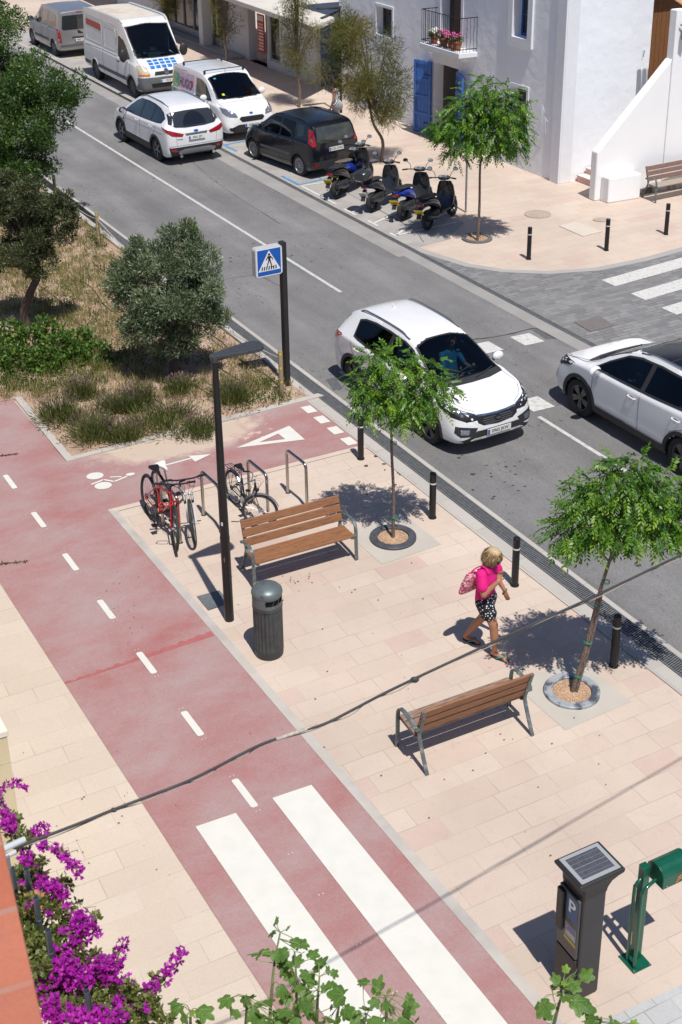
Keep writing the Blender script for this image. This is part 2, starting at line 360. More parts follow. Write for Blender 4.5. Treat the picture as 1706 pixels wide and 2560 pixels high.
kc = mat('pale_kerb', (.47,.43,.385), .8, var=.10, vscale=3, bump=.15, bscale=50, col2=(.40,.37,.34), c2scale=1.2)
ground_quad('lane_kerb', [bk(4.05,0), bk(-30,0), bk(-30,.118), bk(3.93,.118)], kc, .012)
ground_quad('lane_kerb', [bk(4.05,.0), bk(3.93,.118), bk(4.10,4.9), bk(4.22,4.9)], mat('beige_kerb', (.56,.47,.38), .8, var=.08, vscale=3, bump=.15), .010)
mb = MB(); mb.prism([bk(5.97,0)[:2], bk(5.97,.13)[:2], bk(9.0,.16)[:2], bk(9.0,.03)[:2]], 0, .03); structure(mb.build('planter_kerb', kc))
mb = MB(); mb.prism([bk(5.97,.0)[:2], bk(6.34,4.85)[:2], bk(6.48,4.8)[:2], bk(6.11,.13)[:2]], 0, .032); structure(mb.build('planter_kerb', kc))
# dark red fresh coat where two pours meet
redd = mat('fresh_red', (.37,.115,.11), .7, var=.12, vscale=6)
mb = MB(); n = 60
for i in range(n):
    def e(k):
        v = -2.05 + 2.04*k/n; u0 = -.145 + .135*k/n; w = .035 + .085*(k/n)**1.5 + .03*math.sin(k*1.3)*math.sin(k*.37) + rng.random()*.012; return bk(u0, v, .010), bk(u0+max(.015,w), v, .010)
    a, b2 = e(i), e(i+1); mb.add([a[0], b2[0], b2[1], a[1]], [(0,1,2,3)])
structure(mb.build('lane_patch', redd))
# ---------------------------------------------------------------- markings
paint = mat('white_paint', (.66,.645,.585), .65, var=.05, vscale=5, col2=(.62,.59,.54), c2amt=.03, c2scale=5)
paint_worn = mat('worn_paint', (.56,.55,.52), .75, var=.14, vscale=16, col2=(.40,.39,.37), c2amt=.25, c2scale=11)
paint_line = mat('line_paint', (.52,.515,.49), .75, var=.12, vscale=10, col2=(.36,.35,.34), c2amt=.25, c2scale=14)
def marking(name, polys, m, z):
    mb = MB()
    for p in polys: mb.sheet([Vector((q.x, q.y, z)) for q in p])
    return structure(mb.build(name, m))
d = []
for k in range(-3, 9):
    uc = 1.29 + 1.475*k
    if uc < -3.3: continue
    L2, w = .275, .042; pts = [(-1,-.6),(-.92,-1),(.92,-1),(1,-.6),(1,.6),(.92,1),(-.92,1),(-1,.6)]
    d.append([bk(uc+a*L2, -1.01+b3*w) for a, b3 in pts])
marking('lane_dashes', d, paint, .014)
d = []
for k in range(-6, 9):
    uc = 1.29 + 1.475*k
    for s in (-.345, .345):
        for q in (-1, 1):
            c = bk(uc+s, -1.01 + q*.022); d.append([c + Vector((math.cos(a)*.008, math.sin(a)*.011, 0)) for a in np.linspace(0, 2*math.pi, 7)[:-1]])
marking('lane_tick_marks', d, mat('faint_paint', (.56,.46,.43), .7), .013)
marking('crossing_bars', [[bk(-3.36,-.785), bk(-3.36,-.31), bk(-12,-.33), bk(-12,-.80)], [bk(-3.40,-1.70), bk(-3.40,-1.235), bk(-12,-1.25), bk(-12,-1.715)]], paint, .014)
marking('give_way_squares', [[rd(u,-.53), rd(u,-.345), rd(u-.30,-.345), rd(u-.30,-.53)] for u in (2.30,1.80,1.29,.79)], paint, .014)
T = [bk(5.49,3.75), bk(4.86,3.73), bk(5.12,2.60)]; I_ = [bk(5.29,3.45), bk(5.03,3.45), bk(5.13,3.02)]
marking('give_way_triangle', [[T[0], T[1], I_[1], I_[0]], [T[1], T[2], I_[2], I_[1]], [T[2], T[0], I_[0], I_[2]]], paint, .014)
marking('lane_arrow', [[bk(5.075,1.09), bk(5.03,1.10), bk(5.09,1.80), bk(5.135,1.80)], [bk(5.215,1.80), bk(4.96,1.81), bk(5.10,2.15)]], paint, .014)
def ell(u, v, a, b3, n=26): return [bk(u+math.cos(t)*a, v+math.sin(t)*b3) for t in np.linspace(0, 2*math.pi, n+1)[:-1]]
def stroke(p, q, w):
    p, q = Vector(p), Vector(q); t = (q-p).normalized(); n2 = Vector((-t.y, t.x))*w/2; return [bk(*(p+n2)), bk(*(p-n2)), bk(*(q-n2)), bk(*(q+n2))]
marking('bicycle_symbol', [ell(5.255,.225,.125,.135), ell(4.86,.22,.125,.135), ell(5.035,.735,.05,.075),
    stroke((4.99,.07),(5.06,.30),.04), stroke((5.06,.30),(4.91,.42),.04), stroke((4.91,.42),(4.99,.66),.04), stroke((5.10,.42),(5.02,.58),.035)], paint, .014)
marking('centre_line', [[rd(70,2.81), rd(7.45,2.84), rd(7.45,2.925), rd(70,2.90)], [rd(-.02,2.82), rd(-9,2.82), rd(-9,2.90), rd(-.02,2.90)]], paint_line, .014)
sq = []
for (uc, v0) in ((3.2, .0), (.47, .0)):
    for k in range(6):
        v = 4.75 - .93*k if uc > 2 else 4.9 - .93*k + .08
        if v < .5: continue
        sq.append([rd(uc+.26,v-.23), rd(uc+.27,v+.22), rd(uc-.26,v+.23), rd(uc-.27,v-.22)])
marking('crossing_squares', sq, paint_worn, .014)
marking('zebra_crossing', [[rd(5.44-k*1.02,8.13), rd(6.6-k*1.02,15), rd(6.06-k*1.02,15), rd(4.96-k*1.02,8.14)] for k in range(7)], paint_worn, .010)
bl = mat('blue_paint', (.07,.27,.52), .7, var=.2, vscale=14, col2=(.25,.33,.40), c2amt=.35, c2scale=9)
def lines(name, segs, w, m, z):
    return marking(name, [[p + (q-p).normalized().cross(Vector((0,0,1)))*w/2, p - (q-p).normalized().cross(Vector((0,0,1)))*w/2, q - (q-p).normalized().cross(Vector((0,0,1)))*w/2, q + (q-p).normalized().cross(Vector((0,0,1)))*w/2] for p, q in segs], m, z)
lines('blue_bay_lines', [(rd(21.55,5.95), rd(20.1,5.95)), (rd(21.0,6.0), rd(21.3,7.3)), (rd(16.9,5.9), rd(15.85,5.9)), (rd(15.85,5.94), rd(16.15,7.3)), (rd(27.0,5.95), rd(25.7,5.95)), (rd(26.3,6.0), rd(26.6,7.3))], .085, bl, .012)
lines('white_bay_lines', [(rd(15.7,5.9), rd(15.7,6.9)), (rd(15.7,5.9), rd(13.65,5.9)), (rd(13.15,5.87), rd(12.5,5.87)), (rd(12.75,5.9), rd(13.4,6.7)), (rd(11.95,5.9), rd(11.4,5.9)), (rd(11.66,5.93), rd(12.4,7.2)), (rd(10.75,5.87), rd(10.4,5.87)), (rd(10.5,5.9), rd(11.1,6.6)), (rd(10.5,5.9), rd(10.75,7.7))], .07, mat('bay_white', (.62,.60,.56), .7, var=.1, vscale=12), .012)
lines('yellow_lines', [(rd(45.6,6.4), rd(45.4,7.6)), (rd(44.9,6.3), rd(44.1,7.3)), (rd(37.1,6.5), rd(36.6,7.2))], .1, mat('yellow_paint', (.55,.42,.12), .7, var=.1), .012)
# repairs, seams and stains
seamd = mat('tar_seam', (.045,.044,.043), .7, var=.2, vscale=9)
def ribbon(name, pts, w, m, z):
    pts = [Vector((p.x, p.y, z)) for p in bezier(pts, 5)]; mb = MB(); vs = []
    for i, p in enumerate(pts):
        t_ = (pts[min(i+1,len(pts)-1)]-pts[max(i-1,0)]).normalized(); n2 = Vector((-t_.y,t_.x,0))*w*(.35+.65*rng.random())*.5; vs += [p+n2, p-n2]
    mb.add(vs, [(2*i,2*i+1,2*i+3,2*i+2) for i in range(len(pts)-1)]); return structure(mb.build(name, m))
ribbon('road_seam', [at(*q) for q in ((1175,850),(1225,845),(1280,835),(1340,822),(1372,838),(1392,848))], .06, seamd, .0095)
for q in (((560,700),(640,690),(700,716)),((770,430),(1010,560),(1060,606)),((1010,1150),(1060,1205),(1130,1240),(1190,1300)),((400,330),(470,395),(560,470),(700,560)),((1440,1180),(1530,1230),(1640,1330))): ribbon('road_crack', [at(*a) for a in q], .022, seamd, .0095)
ground_quad('road_patch', [at(815,950), at(838,944), at(858,972), at(834,978)], mat('tar_patch', (.10,.105,.11), .8, var=.3, vscale=20), .0095)
ground_quad('road_patch', [at(1330,826), at(1362,820), at(1398,846), at(1366,850)], MATS['tar_patch'], .0092)
def specks(name, spots, n, sz, m, z):
    mb = MB()
    for _ in range(n):
        px, py, rx, ry = spots[rng.integers(len(spots))]; c = at(px+rng.normal()*rx, py+rng.normal()*ry); c.z = z+.0004*rng.random(); s_ = sz*(.4+rng.random()); k = 7; ph = rng.random()*6
        mb.sheet([c + Vector((math.cos(t)*s_*(.6+.6*rng.random()), math.sin(t)*s_*(.5+.5*rng.random()), 0)) for t in np.linspace(ph, ph+2*math.pi, k+1)[:-1]])
    return structure(mb.build(name, m))
specks('pavement_stains', [(748,1455,40,12),(900,1480,180,120),(1200,1700,250,180),(1450,1950,160,120),(300,1500,30,60),(200,2100,120,150)], 150, .011, mat('stain_brown', (.20,.13,.095), .85), .0145)
specks('road_spots', [(1000,1180,60,30),(700,640,60,40),(1250,1180,60,40),(420,420,50,30),(620,470,60,30),(1500,1280,60,40),(1180,940,80,30),(1640,1350,40,40)], 170, .030, seamd, .0096)
# ---------------------------------------------------------------- covers set in the ground
def cover(name, pts, m, z, label):
    mb = MB(); c = sum((Vector((p.x, p.y, 0)) for p in pts), Vector())/len(pts)
    mb.prism([((p.x-c.x), (p.y-c.y)) for p in pts], 0, .012); o = mb.build(name, m, loc=(c.x, c.y, z)); tag(o, label, 'manhole cover'); return o
ribbed = mat('ribbed_cover', (.20,.185,.17), .75, .0, var=.15, vscale=20, bump=.3, bscale=30)
mb0 = slab_mat('checker_plate', pa, .05, .02, [(0,(.13,.145,.16)),(1,(.17,.185,.2))], (.06,.06,.06), .004, rough=.55)
mb1 = slab_mat('ribbed_plate', ba, .5, .03, [(0,(.24,.215,.19)),(1,(.28,.25,.22))], (.10,.09,.08), .006, rough=.7)
cover('manhole_cover', [bk(6.06,.15), bk(6.16,.72), bk(6.55,.70), bk(6.50,.16)], mb1, .006, 'brownish ribbed square cover in the corner of the planter by the red lane')
cover('manhole_cover', [at(500,1505), at(512+30,1527), at(580,1505), at(560,1476)][:0] or [at(493,1493), at(521,1527), at(576,1508), at(549,1478)], mb0, .004, 'blue-grey metal access cover at the foot of the black lamp post')
cover('manhole_cover', [rd(3.54,6.09), rd(3.6,6.73), rd(3.01,6.67), rd(2.95,6.06)], mat('rusty_cover', (.17,.15,.14), .75, .1, var=.12, vscale=12), .006, 'brownish square manhole cover among the grey pavers')
cc = at(1345,536); cover('manhole_cover', [cc + Vector((math.cos(t)*.33, math.sin(t)*.33, 0)) for t in np.linspace(0, 2*math.pi, 25)[:-1]], mat('stone_cover', (.40,.32,.26), .8, var=.2, vscale=9), .004, 'round stone-coloured cover in the paving near the white house')
cc = at(1503,550); cover('manhole_cover', [cc + Vector((math.cos(t)*.2, math.sin(t)*.16, 0)) for t in np.linspace(0, 2*math.pi, 15)[:-1]], MATS['stone_cover'], .004, 'small weathered cover in the paving before the white stair wall')
cover('manhole_cover', [at(1398,566), at(1440,555), at(1506,580), at(1458,592)], mat('pale_panel', (.57,.5,.42), .75, var=.05), .004, 'pale rectangular paving panel between two of the far bollards')
lg = mat('light_concrete', (.47,.43,.37), .8, var=.06, vscale=2)
def surround(c, ang, s): 
    R = Matrix.Rotation(ang, 3, 'Z'); return [c + R @ Vector((x*s, y*s, 0)) for x, y in ((-1,-1),(1,-1),(1,1),(-1,1))]
for c in ((.745,18.54,0), (2.735,14.57,0)): ground_quad('tree_surround', surround(D_(c), ba, .50), lg, .004)

ground_quad('pale_paving', [bk(-7.6,.12), bk(-7.6,14), bk(-22,14), bk(-22,.12)], paver_pale, .008)
# ================================================================ BUILDINGS
white = mat('white_plaster', (.85,.88,.92), .85, var=.035, vscale=1.2, bump=.9, bscale=3.2, spec=.2)  # slight blue of the skylight is put into the plaster colour
white2 = mat('smooth_white_plaster', (.88,.88,.875), .85, var=.02, vscale=1.5, bump=.35, bscale=2.5, spec=.2)
trim_w = mat('white_trim', (.76,.78,.81), .8, var=.03, vscale=4, bump=.2, bscale=12)
blue_w = mat('blue_wood', (.05,.16,.48), .55, var=.12, vscale=9, bump=.1, bscale=30)
blue_d = mat('deep_blue_wood', (.02,.09,.32), .5, var=.1, vscale=9)
brown_w = mat('brown_wood', (.20,.085,.03), .6, var=.25, vscale=6, stretch=(8,8,1), bump=.15)
dark_w = mat('dark_brown_wood', (.07,.03,.018), .6, var=.25, vscale=6, stretch=(8,8,1))
glass_d = mat('dark_window_glass', (.02,.03,.035), .06, spec=.6)
room = mat('dim_room', (.16,.155,.15), .9)
iron_b = mat('black_iron', (.02,.02,.022), .45, .3)
terra = mat('terracotta', (.42,.15,.075), .8, var=.15, vscale=14)
def P3(u, v, z): q = rd(u, v, z); return q
def rd_wall(mb, axis, c, a0, a1, z0, z1, holes, depth, sign):
    """wall on plane v=c (axis 'v', running along u) or u=c; holes = (a0,a1,z0,z1); reveals go 'sign*depth' behind"""
    P = (lambda a, z, d=0: rd(a, c+sign*d, z)) if axis == 'v' else (lambda a, z, d=0: rd(c+sign*d, a, z))
    A = sorted(set([a0, a1] + [h[i] for h in holes for i in (0, 1)])); Z = sorted(set([z0, z1] + [h[i] for h in holes for i in (2, 3)]))
    for i in range(len(A)-1):
        for j in range(len(Z)-1):
            am, zm = (A[i]+A[i+1])/2, (Z[j]+Z[j+1])/2
            if any(h[0] < am < h[1] and h[2] < zm < h[3] for h in holes): continue
            mb.sheet([P(A[i],Z[j]), P(A[i+1],Z[j]), P(A[i+1],Z[j+1]), P(A[i],Z[j+1])])
    for h in holes:
        for q in (((h[0],h[2]),(h[1],h[2])), ((h[1],h[2]),(h[1],h[3])), ((h[1],h[3]),(h[0],h[3])), ((h[0],h[3]),(h[0],h[2]))):
            mb.sheet([P(*q[0]), P(*q[1]), P(*q[1], depth), P(*q[0], depth)])
def rbox(mb, u0, u1, v0, v1, z0, z1):
    vs = [rd(u, v, z) for z in (z0, z1) for u, v in ((u0,v0),(u1,v0),(u1,v1),(u0,v1))]
    return mb.add(vs, [(0,1,2,3),(7,6,5,4),(0,4,5,1),(1,5,6,2),(2,6,7,3),(3,7,4,0)])
def part(name, m, parent, fn, **k):
    mb = MB(); fn(mb); return mb.build(name, m, parent, **k)

H = empty('white_house', (0,0,0), 0, 'tall whitewashed house with a balcony, blue shutters and an open door at the street corner', 'house')
VF = 11.9
holes = [(17.70,19.08,0,2.12), (17.62,18.72,2.78,4.6), (14.22,14.93,3.42,4.9), (14.18,14.95,.70,2.12), (21.62,22.62,2.42,3.25), (21.55,22.7,4.3,5.6)]
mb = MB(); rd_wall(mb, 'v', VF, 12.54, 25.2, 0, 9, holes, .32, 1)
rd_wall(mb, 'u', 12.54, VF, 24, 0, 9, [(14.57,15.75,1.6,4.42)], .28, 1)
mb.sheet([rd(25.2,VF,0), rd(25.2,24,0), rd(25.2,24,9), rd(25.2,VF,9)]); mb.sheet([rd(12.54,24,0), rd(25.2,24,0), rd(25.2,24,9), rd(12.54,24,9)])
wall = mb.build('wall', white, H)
part('roof', terra, H, lambda b: rbox(b, 12.3, 25.4, 11.6, 24.2, 9.0, 9.2))
def pil(b):
    rbox(b, 12.50, 12.90, VF-.05, VF+.0, 0, 9); rbox(b, 12.50, 12.535, VF+.002, VF+.36, 0, 9)
part('corner_pilaster', trim_w, H, pil, bevel=.01)
# open ground floor door: hall behind, wooden inner frame, two blue shutters folded back
def hall(b):
    b.sheet([rd(17.7,VF+.9,0), rd(19.08,VF+.9,0), rd(19.08,VF+.9,2.12), rd(17.7,VF+.9,2.12)]); b.sheet([rd(19.08,VF+.32,0), rd(19.08,VF+.9,0), rd(19.08,VF+.9,2.12), rd(19.08,VF+.32,2.12)])
    b.sheet([rd(17.7,VF+.32,0), rd(17.7,VF+.9,0), rd(17.7,VF+.9,2.12), rd(17.7,VF+.32,2.12)]); b.sheet([rd(17.7,VF+.32,2.12), rd(19.08,VF+.32,2.12), rd(19.08,VF+.9,2.12), rd(17.7,VF+.9,2.12)])
part('hall', room, H, hall)
dr = part('door', brown_w, H, lambda b: (rbox(b, 17.72, 17.80, VF+.02, VF+.36, 0, 2.1), rbox(b, 17.74, 18.02, VF+.28, VF+.34, .02, 2.08)), bevel=.008)
part('handle', iron_b, dr, lambda b: b.ball(rd(17.98, VF+.25, 1.0), .025))
def shutter(parent, u0, u1, v0, v1, z0, z1, m=blue_w):
    d = Vector((u1-u0, v1-v0)); L = d.length; t = d/L; nrm = Vector((t.y, -t.x))
    if nrm.y > 0: nrm = -nrm
    def Q(a, off, z): return rd(u0+t.x*a+nrm.x*off, v0+t.y*a+nrm.y*off, z)
    def bx(b, a0, a1, o0, o1, zz0, zz1):
        vs = [Q(a, o, z) for z in (zz0, zz1) for a, o in ((a0,o0),(a1,o0),(a1,o1),(a0,o1))]
        b.add(vs, [(0,1,2,3),(7,6,5,4),(0,4,5,1),(1,5,6,2),(2,6,7,3),(3,7,4,0)])
    def f(b):
        bx(b, 0, L, 0, .03, z0, z1)
        for a0, a1 in ((0,.09),(L-.09,L)): bx(b, a0, a1, .031, .055, z0, z1)
        n = max(3, int(round((z1-z0)/.55)))
        for k in range(n+1):
            zc = z0 + (z1-z0-.1)*k/n; bx(b, .091, L-.091, .0315, .053, zc, zc+.1)
        for k in range(1, 5): bx(b, L*k/5-.004, L*k/5+.004, .0305, .038, z0+.1, z1-.1)
    s = part('shutter', m, parent, f, bevel=.004)
    for hz_ in (z0+.28, z1-.4): part('hinge', iron_b, s, lambda b: bx(b, .0, .3, .056, .062, hz_, hz_+.03))
    return s
shutter(H, 19.10, 19.82, VF-.06, VF-.22, .02, 2.11)
shutter(H, 17.68, 17.02, VF-.04, VF-.24, .02, 2.07)
part('lintel', trim_w, H, lambda b: (rbox(b, 17.45, 19.3, VF-.05, VF-.003, 2.125, 2.36)), bevel=.01)
part('number_plate', mat('grey_tile', (.25,.27,.3), .5), H, lambda b: rbox(b, 18.28, 18.42, VF-.065, VF-.052, 2.40, 2.52))
# balcony
bal = part('balcony', trim_w, H, lambda b: (rbox(b, 16.72, 18.90, 11.30, VF, 2.60, 2.74), rbox(b, 16.80, 18.82, 11.42, VF, 2.50, 2.598)), bevel=.015)
def rail(b):
    for (a, c) in (((16.76,11.34),(18.86,11.34)), ((16.76,11.34),(16.76,VF)), ((18.86,11.34),(18.86,VF))):
        for z in (2.83, 3.66): b.tube([rd(*a, z), rd(*c, z)], .013, 6)
        n = int(((c[0]-a[0])**2+(c[1]-a[1])**2)**.5/.105)
        for k in range(n+1):
            t = k/n; x, y = a[0]+(c[0]-a[0])*t, a[1]+(c[1]-a[1])*t; b.tube([rd(x,y,2.74), rd(x,y,3.66)], .0065, 5)
part('railing', iron_b, bal, rail)
bd = part('balcony_door', dark_w, H, lambda b: (rbox(b, 17.62, 18.70, VF+.27, VF+.31, 2.78, 4.6), rbox(b, 17.70, 18.02, VF+.02, VF+.07, 2.8, 4.6)), bevel=.01)
part('door_pane', glass_d, bd, lambda b: (rbox(b, 18.05, 18.55, VF+.262, VF+.268, 3.1, 4.5)))
for a0_, a1_ in ((18.722,18.86),(17.48,17.618)): part('door_surround', trim_w, H, lambda b: rbox(b, a0_, a1_, VF-.03, VF-.004, 2.76, 4.7), bevel=.008)
def window(u0, u1, z0, z1, fr, m=blue_d, mull=True, brown=False):
    w = part('window', m, H, lambda b: ([rbox(b, a, c, VF+.22, VF+.27, zz0, zz1) for a, c, zz0, zz1 in ((u0,u0+.07,z0,z1),(u1-.07,u1,z0,z1),(u0+.071,u1-.071,z0,z0+.07),(u0+.071,u1-.071,z1-.07,z1),((u0+u1)/2-.025,(u0+u1)/2+.025,z0+.071,z1-.071))] + [rbox(b, u0+.071, u1-.071, VF+.225, VF+.262, z0+(z1-z0)*t, z0+(z1-z0)*t+.03) for t in (.36,.68)]) , bevel=.004)
    part('pane', glass_d, w, lambda b: rbox(b, u0, u1, VF+.25, VF+.256, z0, z1))
    if fr: part('surround', trim_w, w, lambda b: [rbox(b, a, c, VF-fr[1], VF-.003, zz0, zz1) for a, c, zz0, zz1 in ((u0-fr[0],u0,z0-fr[0],z1+fr[0]),(u1,u1+fr[0],z0-fr[0],z1+fr[0]),(u0+.001,u1-.001,z0-fr[0],z0),(u0+.001,u1-.001,z1,z1+fr[0]))], bevel=.006)
    return w
window(14.22, 14.93, 3.42, 4.9, (.22,.07)); window(14.18, 14.95, .70, 2.12, (.10,.03), dark_w); window(21.62, 22.62, 2.42, 3.25, (.09,.03), dark_w); window(21.55, 22.7, 4.3, 5.6, (.1,.03), dark_w)
# side door up the outside stair
sd2 = part('stair_door', brown_w, H, lambda b: [rbox(b, 12.72, 12.78, 14.58+k*.146, 14.72+k*.146, 1.6, 4.40) for k in range(8)], bevel=.006)
part('wall_hook', iron_b, H, lambda b: b.tube([rd(12.53,14.34,3.16), rd(12.47,14.35,3.17), rd(12.46,14.32,3.12), rd(12.49,14.32,3.02)], .008, 6))
tag(part('wall_wires', mat('white_wire', (.75,.76,.78), .6), H, lambda b: (b.tube([rd(13.32,VF-.02,1.75), rd(13.36,VF-.06,1.9), rd(13.4,VF-.03,1.45)], .008, 5), b.tube([rd(13.15,VF-.02,1.5), rd(13.2,VF-.07,1.62), rd(13.22,VF-.02,1.2)], .008, 5)) and None))

# outside stair with its sloping white parapet, second building behind
S = empty('stair_house', (0,0,0), 0, 'bright white building with an outside stair, sloping parapet wall and tiled porch roof', 'house')
def parapet(b):
    prof = [(11.70,0),(11.70,1.22),(11.76,1.27),(13.79,3.30),(13.79,0)]
    n = len(prof); vs = [rd(10.66,v,z) for v,z in prof] + [rd(10.92,v,z) for v,z in prof]
    b.add(vs, [tuple(range(n)), tuple(range(n,2*n))[::-1]] + [(i,(i+1)%n+0,(i+1)%n+n,i+n)[::-1] for i in range(n)])
part('parapet', white2, S, parapet, bevel=.03, seg=3)
part('low_block', white2, S, lambda b: rbox(b, 10.32, 10.655, 11.86, 12.86, 0, .63), bevel=.03, seg=3)
mb = MB(); rbox(mb, 10.64, 10.9, 13.795, 26, 0, 4.45); rbox(mb, 10.901, 12.5, 15.85, 26, 0, 4.45); part_w = mb.build('wall', white2, S, bevel=.02)
part('footing', mat('stained_plaster', (.50,.47,.42), .9, var=.3, vscale=5, col2=(.12,.11,.09), c2amt=.5, c2scale=4), S, lambda b: rbox(b, 10.60, 10.638, 12.9, 20, 0, .14))
pink = mat('pink_tile', (.60,.36,.32), .6, var=.06, vscale=6)
def steps(b):
    for k in range(11): rbox(b, 10.925, 12.49, 12.45+.27*k, 15.85, .155*k+.0005*k, .155*(k+1))
st = part('stairs', pink, S, steps, bevel=.006)
part('step_treads', mat('white_tread', (.66,.58,.54), .7), st, lambda b: [rbox(b, 10.93, 12.485, 12.43+.27*k, 12.71+.27*k, .155*(k+1)+.0005*k, .155*(k+1)+.025) for k in range(11)])
def porch(b):
    for i in range(12):
        v = 14.15 + i*.17
        for s in range(4):
            u0 = 10.45 + s*.26; z0 = 4.42 + s*.075
            pts = []; n = 6
            vs = []
            for a in range(n+1):
                t = math.pi*a/n; dv, dz = math.cos(t)*.085, math.sin(t)*.05
                vs += [rd(u0, v+dv, z0+dz), rd(u0+.29, v+dv*.85, z0+.084+dz*.85)]
            b.add(vs, [(2*a, 2*a+1, 2*a+3, 2*a+2) for a in range(n)])
    rbox(b, 10.42, 11.3, 14.10, 16.2, 4.30, 4.36)
part('porch_roof', mat('roof_tile', (.50,.27,.15), .8, var=.3, vscale=5), S, porch)
part('gutter', iron_b, S, lambda b: b.tube([rd(10.40,14.1,4.34), rd(10.40,16.2,4.34)], .05, 8))
part('lantern', iron_b, S, lambda b: (b.box(rd(10.5,13.98,3.9), (.12,.12,.3)), b.box(rd(10.55,13.98,4.1), (.2,.03,.03))), bevel=.01)

# single-storey shop with a wide white roof
B = empty('corner_shop', (0,0,0), 0, 'low white shop with a wide pale flat roof, glass front and a blue side door', 'shop')
mb = MB(); shopv = 12.1
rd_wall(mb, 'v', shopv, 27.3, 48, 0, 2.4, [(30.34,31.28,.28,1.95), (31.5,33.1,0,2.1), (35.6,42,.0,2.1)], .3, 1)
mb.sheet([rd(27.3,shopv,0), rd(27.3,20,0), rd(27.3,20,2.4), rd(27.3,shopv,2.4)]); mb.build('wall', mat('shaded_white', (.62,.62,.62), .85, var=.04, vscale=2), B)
rh = 2.4
rc = [at(782.7,75,rh), at(875,36,rh)]
dirv = (at(706,48,rh)-at(782.7,75,rh)).normalized(); far = rc[0] + dirv*26; far2 = rc[1] + (rc[1]-rc[0]).normalized()*2.2
mb = MB(); mb.prism([p[:2] for p in (rc[0], far2, far2+dirv*26, far)], rh, rh+.17); roof = mb.build('roof', mat('pale_roof', (.60,.565,.50), .85, var=.10, vscale=1.5, bump=.2, bscale=8), B, bevel=.02)
mb = MB(); e0 = (far2-rc[0]); L0 = e0.length; e0 /= L0
for k in range(7): mb.box(Vector((rc[0].x,rc[0].y,rh+.20)) + e0*L0*(.25+.1*k) + dirv*(.35+.0*k), (.45,.09,.05), rz=math.atan2(e0.y,e0.x))
mb.build('roof_vent', mat('dark_grey', (.05,.05,.055), .6), roof)
part('side_door', blue_d if False else mat('faded_blue', (.035,.10,.30), .6, var=.1), B, lambda b: rbox(b, 27.24, 27.29, 12.22, 13.3, 0, 2.2), bevel=.01)
wf = part('shop_window', mat('grey_frame', (.35,.35,.34), .5), B, lambda b: [rbox(b, a, c, shopv+.05, shopv+.1, z0, z1) for a, c, z0, z1 in ((30.34,30.40,.28,1.95),(31.22,31.28,.28,1.95),(30.4,31.22,.28,.36))])
part('pane', glass_d, wf, lambda b: rbox(b, 30.4, 31.2, shopv+.07, shopv+.08, .36, 1.95))
wf = part('shop_front', mat('grey_frame', (.35,.35,.34), .5), B, lambda b: [rbox(b, 35.6+k*1.06, 35.66+k*1.06, shopv+.05, shopv+.12, 0, 2.1) for k in range(7)] + [rbox(b, 35.66, 42, shopv+.06, shopv+.10, 0, .35)])
part('pane', glass_d, wf, lambda b: rbox(b, 35.66, 42, shopv+.11, shopv+.12, .35, 2.1))
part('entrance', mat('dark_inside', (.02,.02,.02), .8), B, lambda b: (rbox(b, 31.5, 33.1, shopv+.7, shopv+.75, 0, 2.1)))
part('pillar', mat('pale_pillar', (.55,.55,.54), .8), B, lambda b: rbox(b, 36.45, 36.85, 11.6, 12.0, 0, 2.39), bevel=.01)
ps = part('poster_board', mat('poster_red', (.42,.035,.03), .6), B, lambda b: rbox(b, 31.40, 31.98, shopv-.13, shopv-.09, .50, 1.84))
part('poster_print', mat('poster_print', (.62,.55,.5), .6), ps, lambda b: [rbox(b, 31.47, 31.90-.03*(k%3), shopv-.139, shopv-.132, .60+k*.11, .655+k*.11) for k in range(9)] + [rbox(b, 31.42, 31.96, shopv-.139, shopv-.133, 1.62, 1.80)])
part('step', mat('shop_step', (.4,.37,.33), .8), B, lambda b: rbox(b, 33.5, 46, 11.55, 12.05, 0, .10), bevel=.01)

# flower pots on the balcony
leafg = mat('geranium_leaf', (.05,.12,.03), .6, var=.3, vscale=30)
def flower_pot(u, v, z, col, label, s=1.0):
    p = rd(u, v, z); t = empty('flower_pot', p, 0, label, 'flower pot', 'flower pots on the balcony')
    mb = MB(); mb.lathe([(.0,.0),(.085*s,0),(.12*s,.20*s),(.135*s,.20*s),(.135*s,.245*s),(.115*s,.245*s),(.11*s,.21*s),(0,.21*s)], 18); mb.build('pot', terra, t, smooth=True)
    mb = MB()
    for k in range(70):
        a, r, h = rng.random()*6.28, rng.random()**.5*.17, .22 + rng.random()*.14; c = Vector((math.cos(a)*r, math.sin(a)*r, h*s)); d = Vector(rng.normal(size=3)).normalized(); e = d.orthogonal().normalized(); w = .03
        mb.sheet([c+d*w, c+e*w, c-d*w, c-e*w])
    mb.build('leaves', leafg, t)
    mb = MB()
    for k in range(26):
        a, r = rng.random()*6.28, rng.random()**.5*.18; c = Vector((math.cos(a)*r, math.sin(a)*r, (.33 + rng.random()*.10)*s)); mb.ball(c, .026+rng.random()*.014, 6, 4)
    mb.build('flowers', col, t)
pk = mat('pink_petal', (.62,.13,.30), .6, var=.25, vscale=40); wpet = mat('white_petal', (.7,.72,.62), .6)
flower_pot(18.45,11.52,2.742,wpet,'leftmost terracotta pot on the balcony, with white flowers',1.0)
flower_pot(17.92,11.52,2.742,pk,'second terracotta pot from the left on the balcony, full of pink geraniums',1.05)
flower_pot(17.56,11.55,2.742,pk,'third terracotta pot from the left on the balcony, with few pink flowers',.9)
flower_pot(17.18,11.52,2.742,pk,'rightmost terracotta pot on the balcony, with pink geraniums',1.1)
# ================================================================ STREET FURNITURE
blackp = mat('black_paint', (.014,.014,.016), .38, .2, var=.2, vscale=4)
band_w = mat('band_white', (.7,.7,.68), .5)
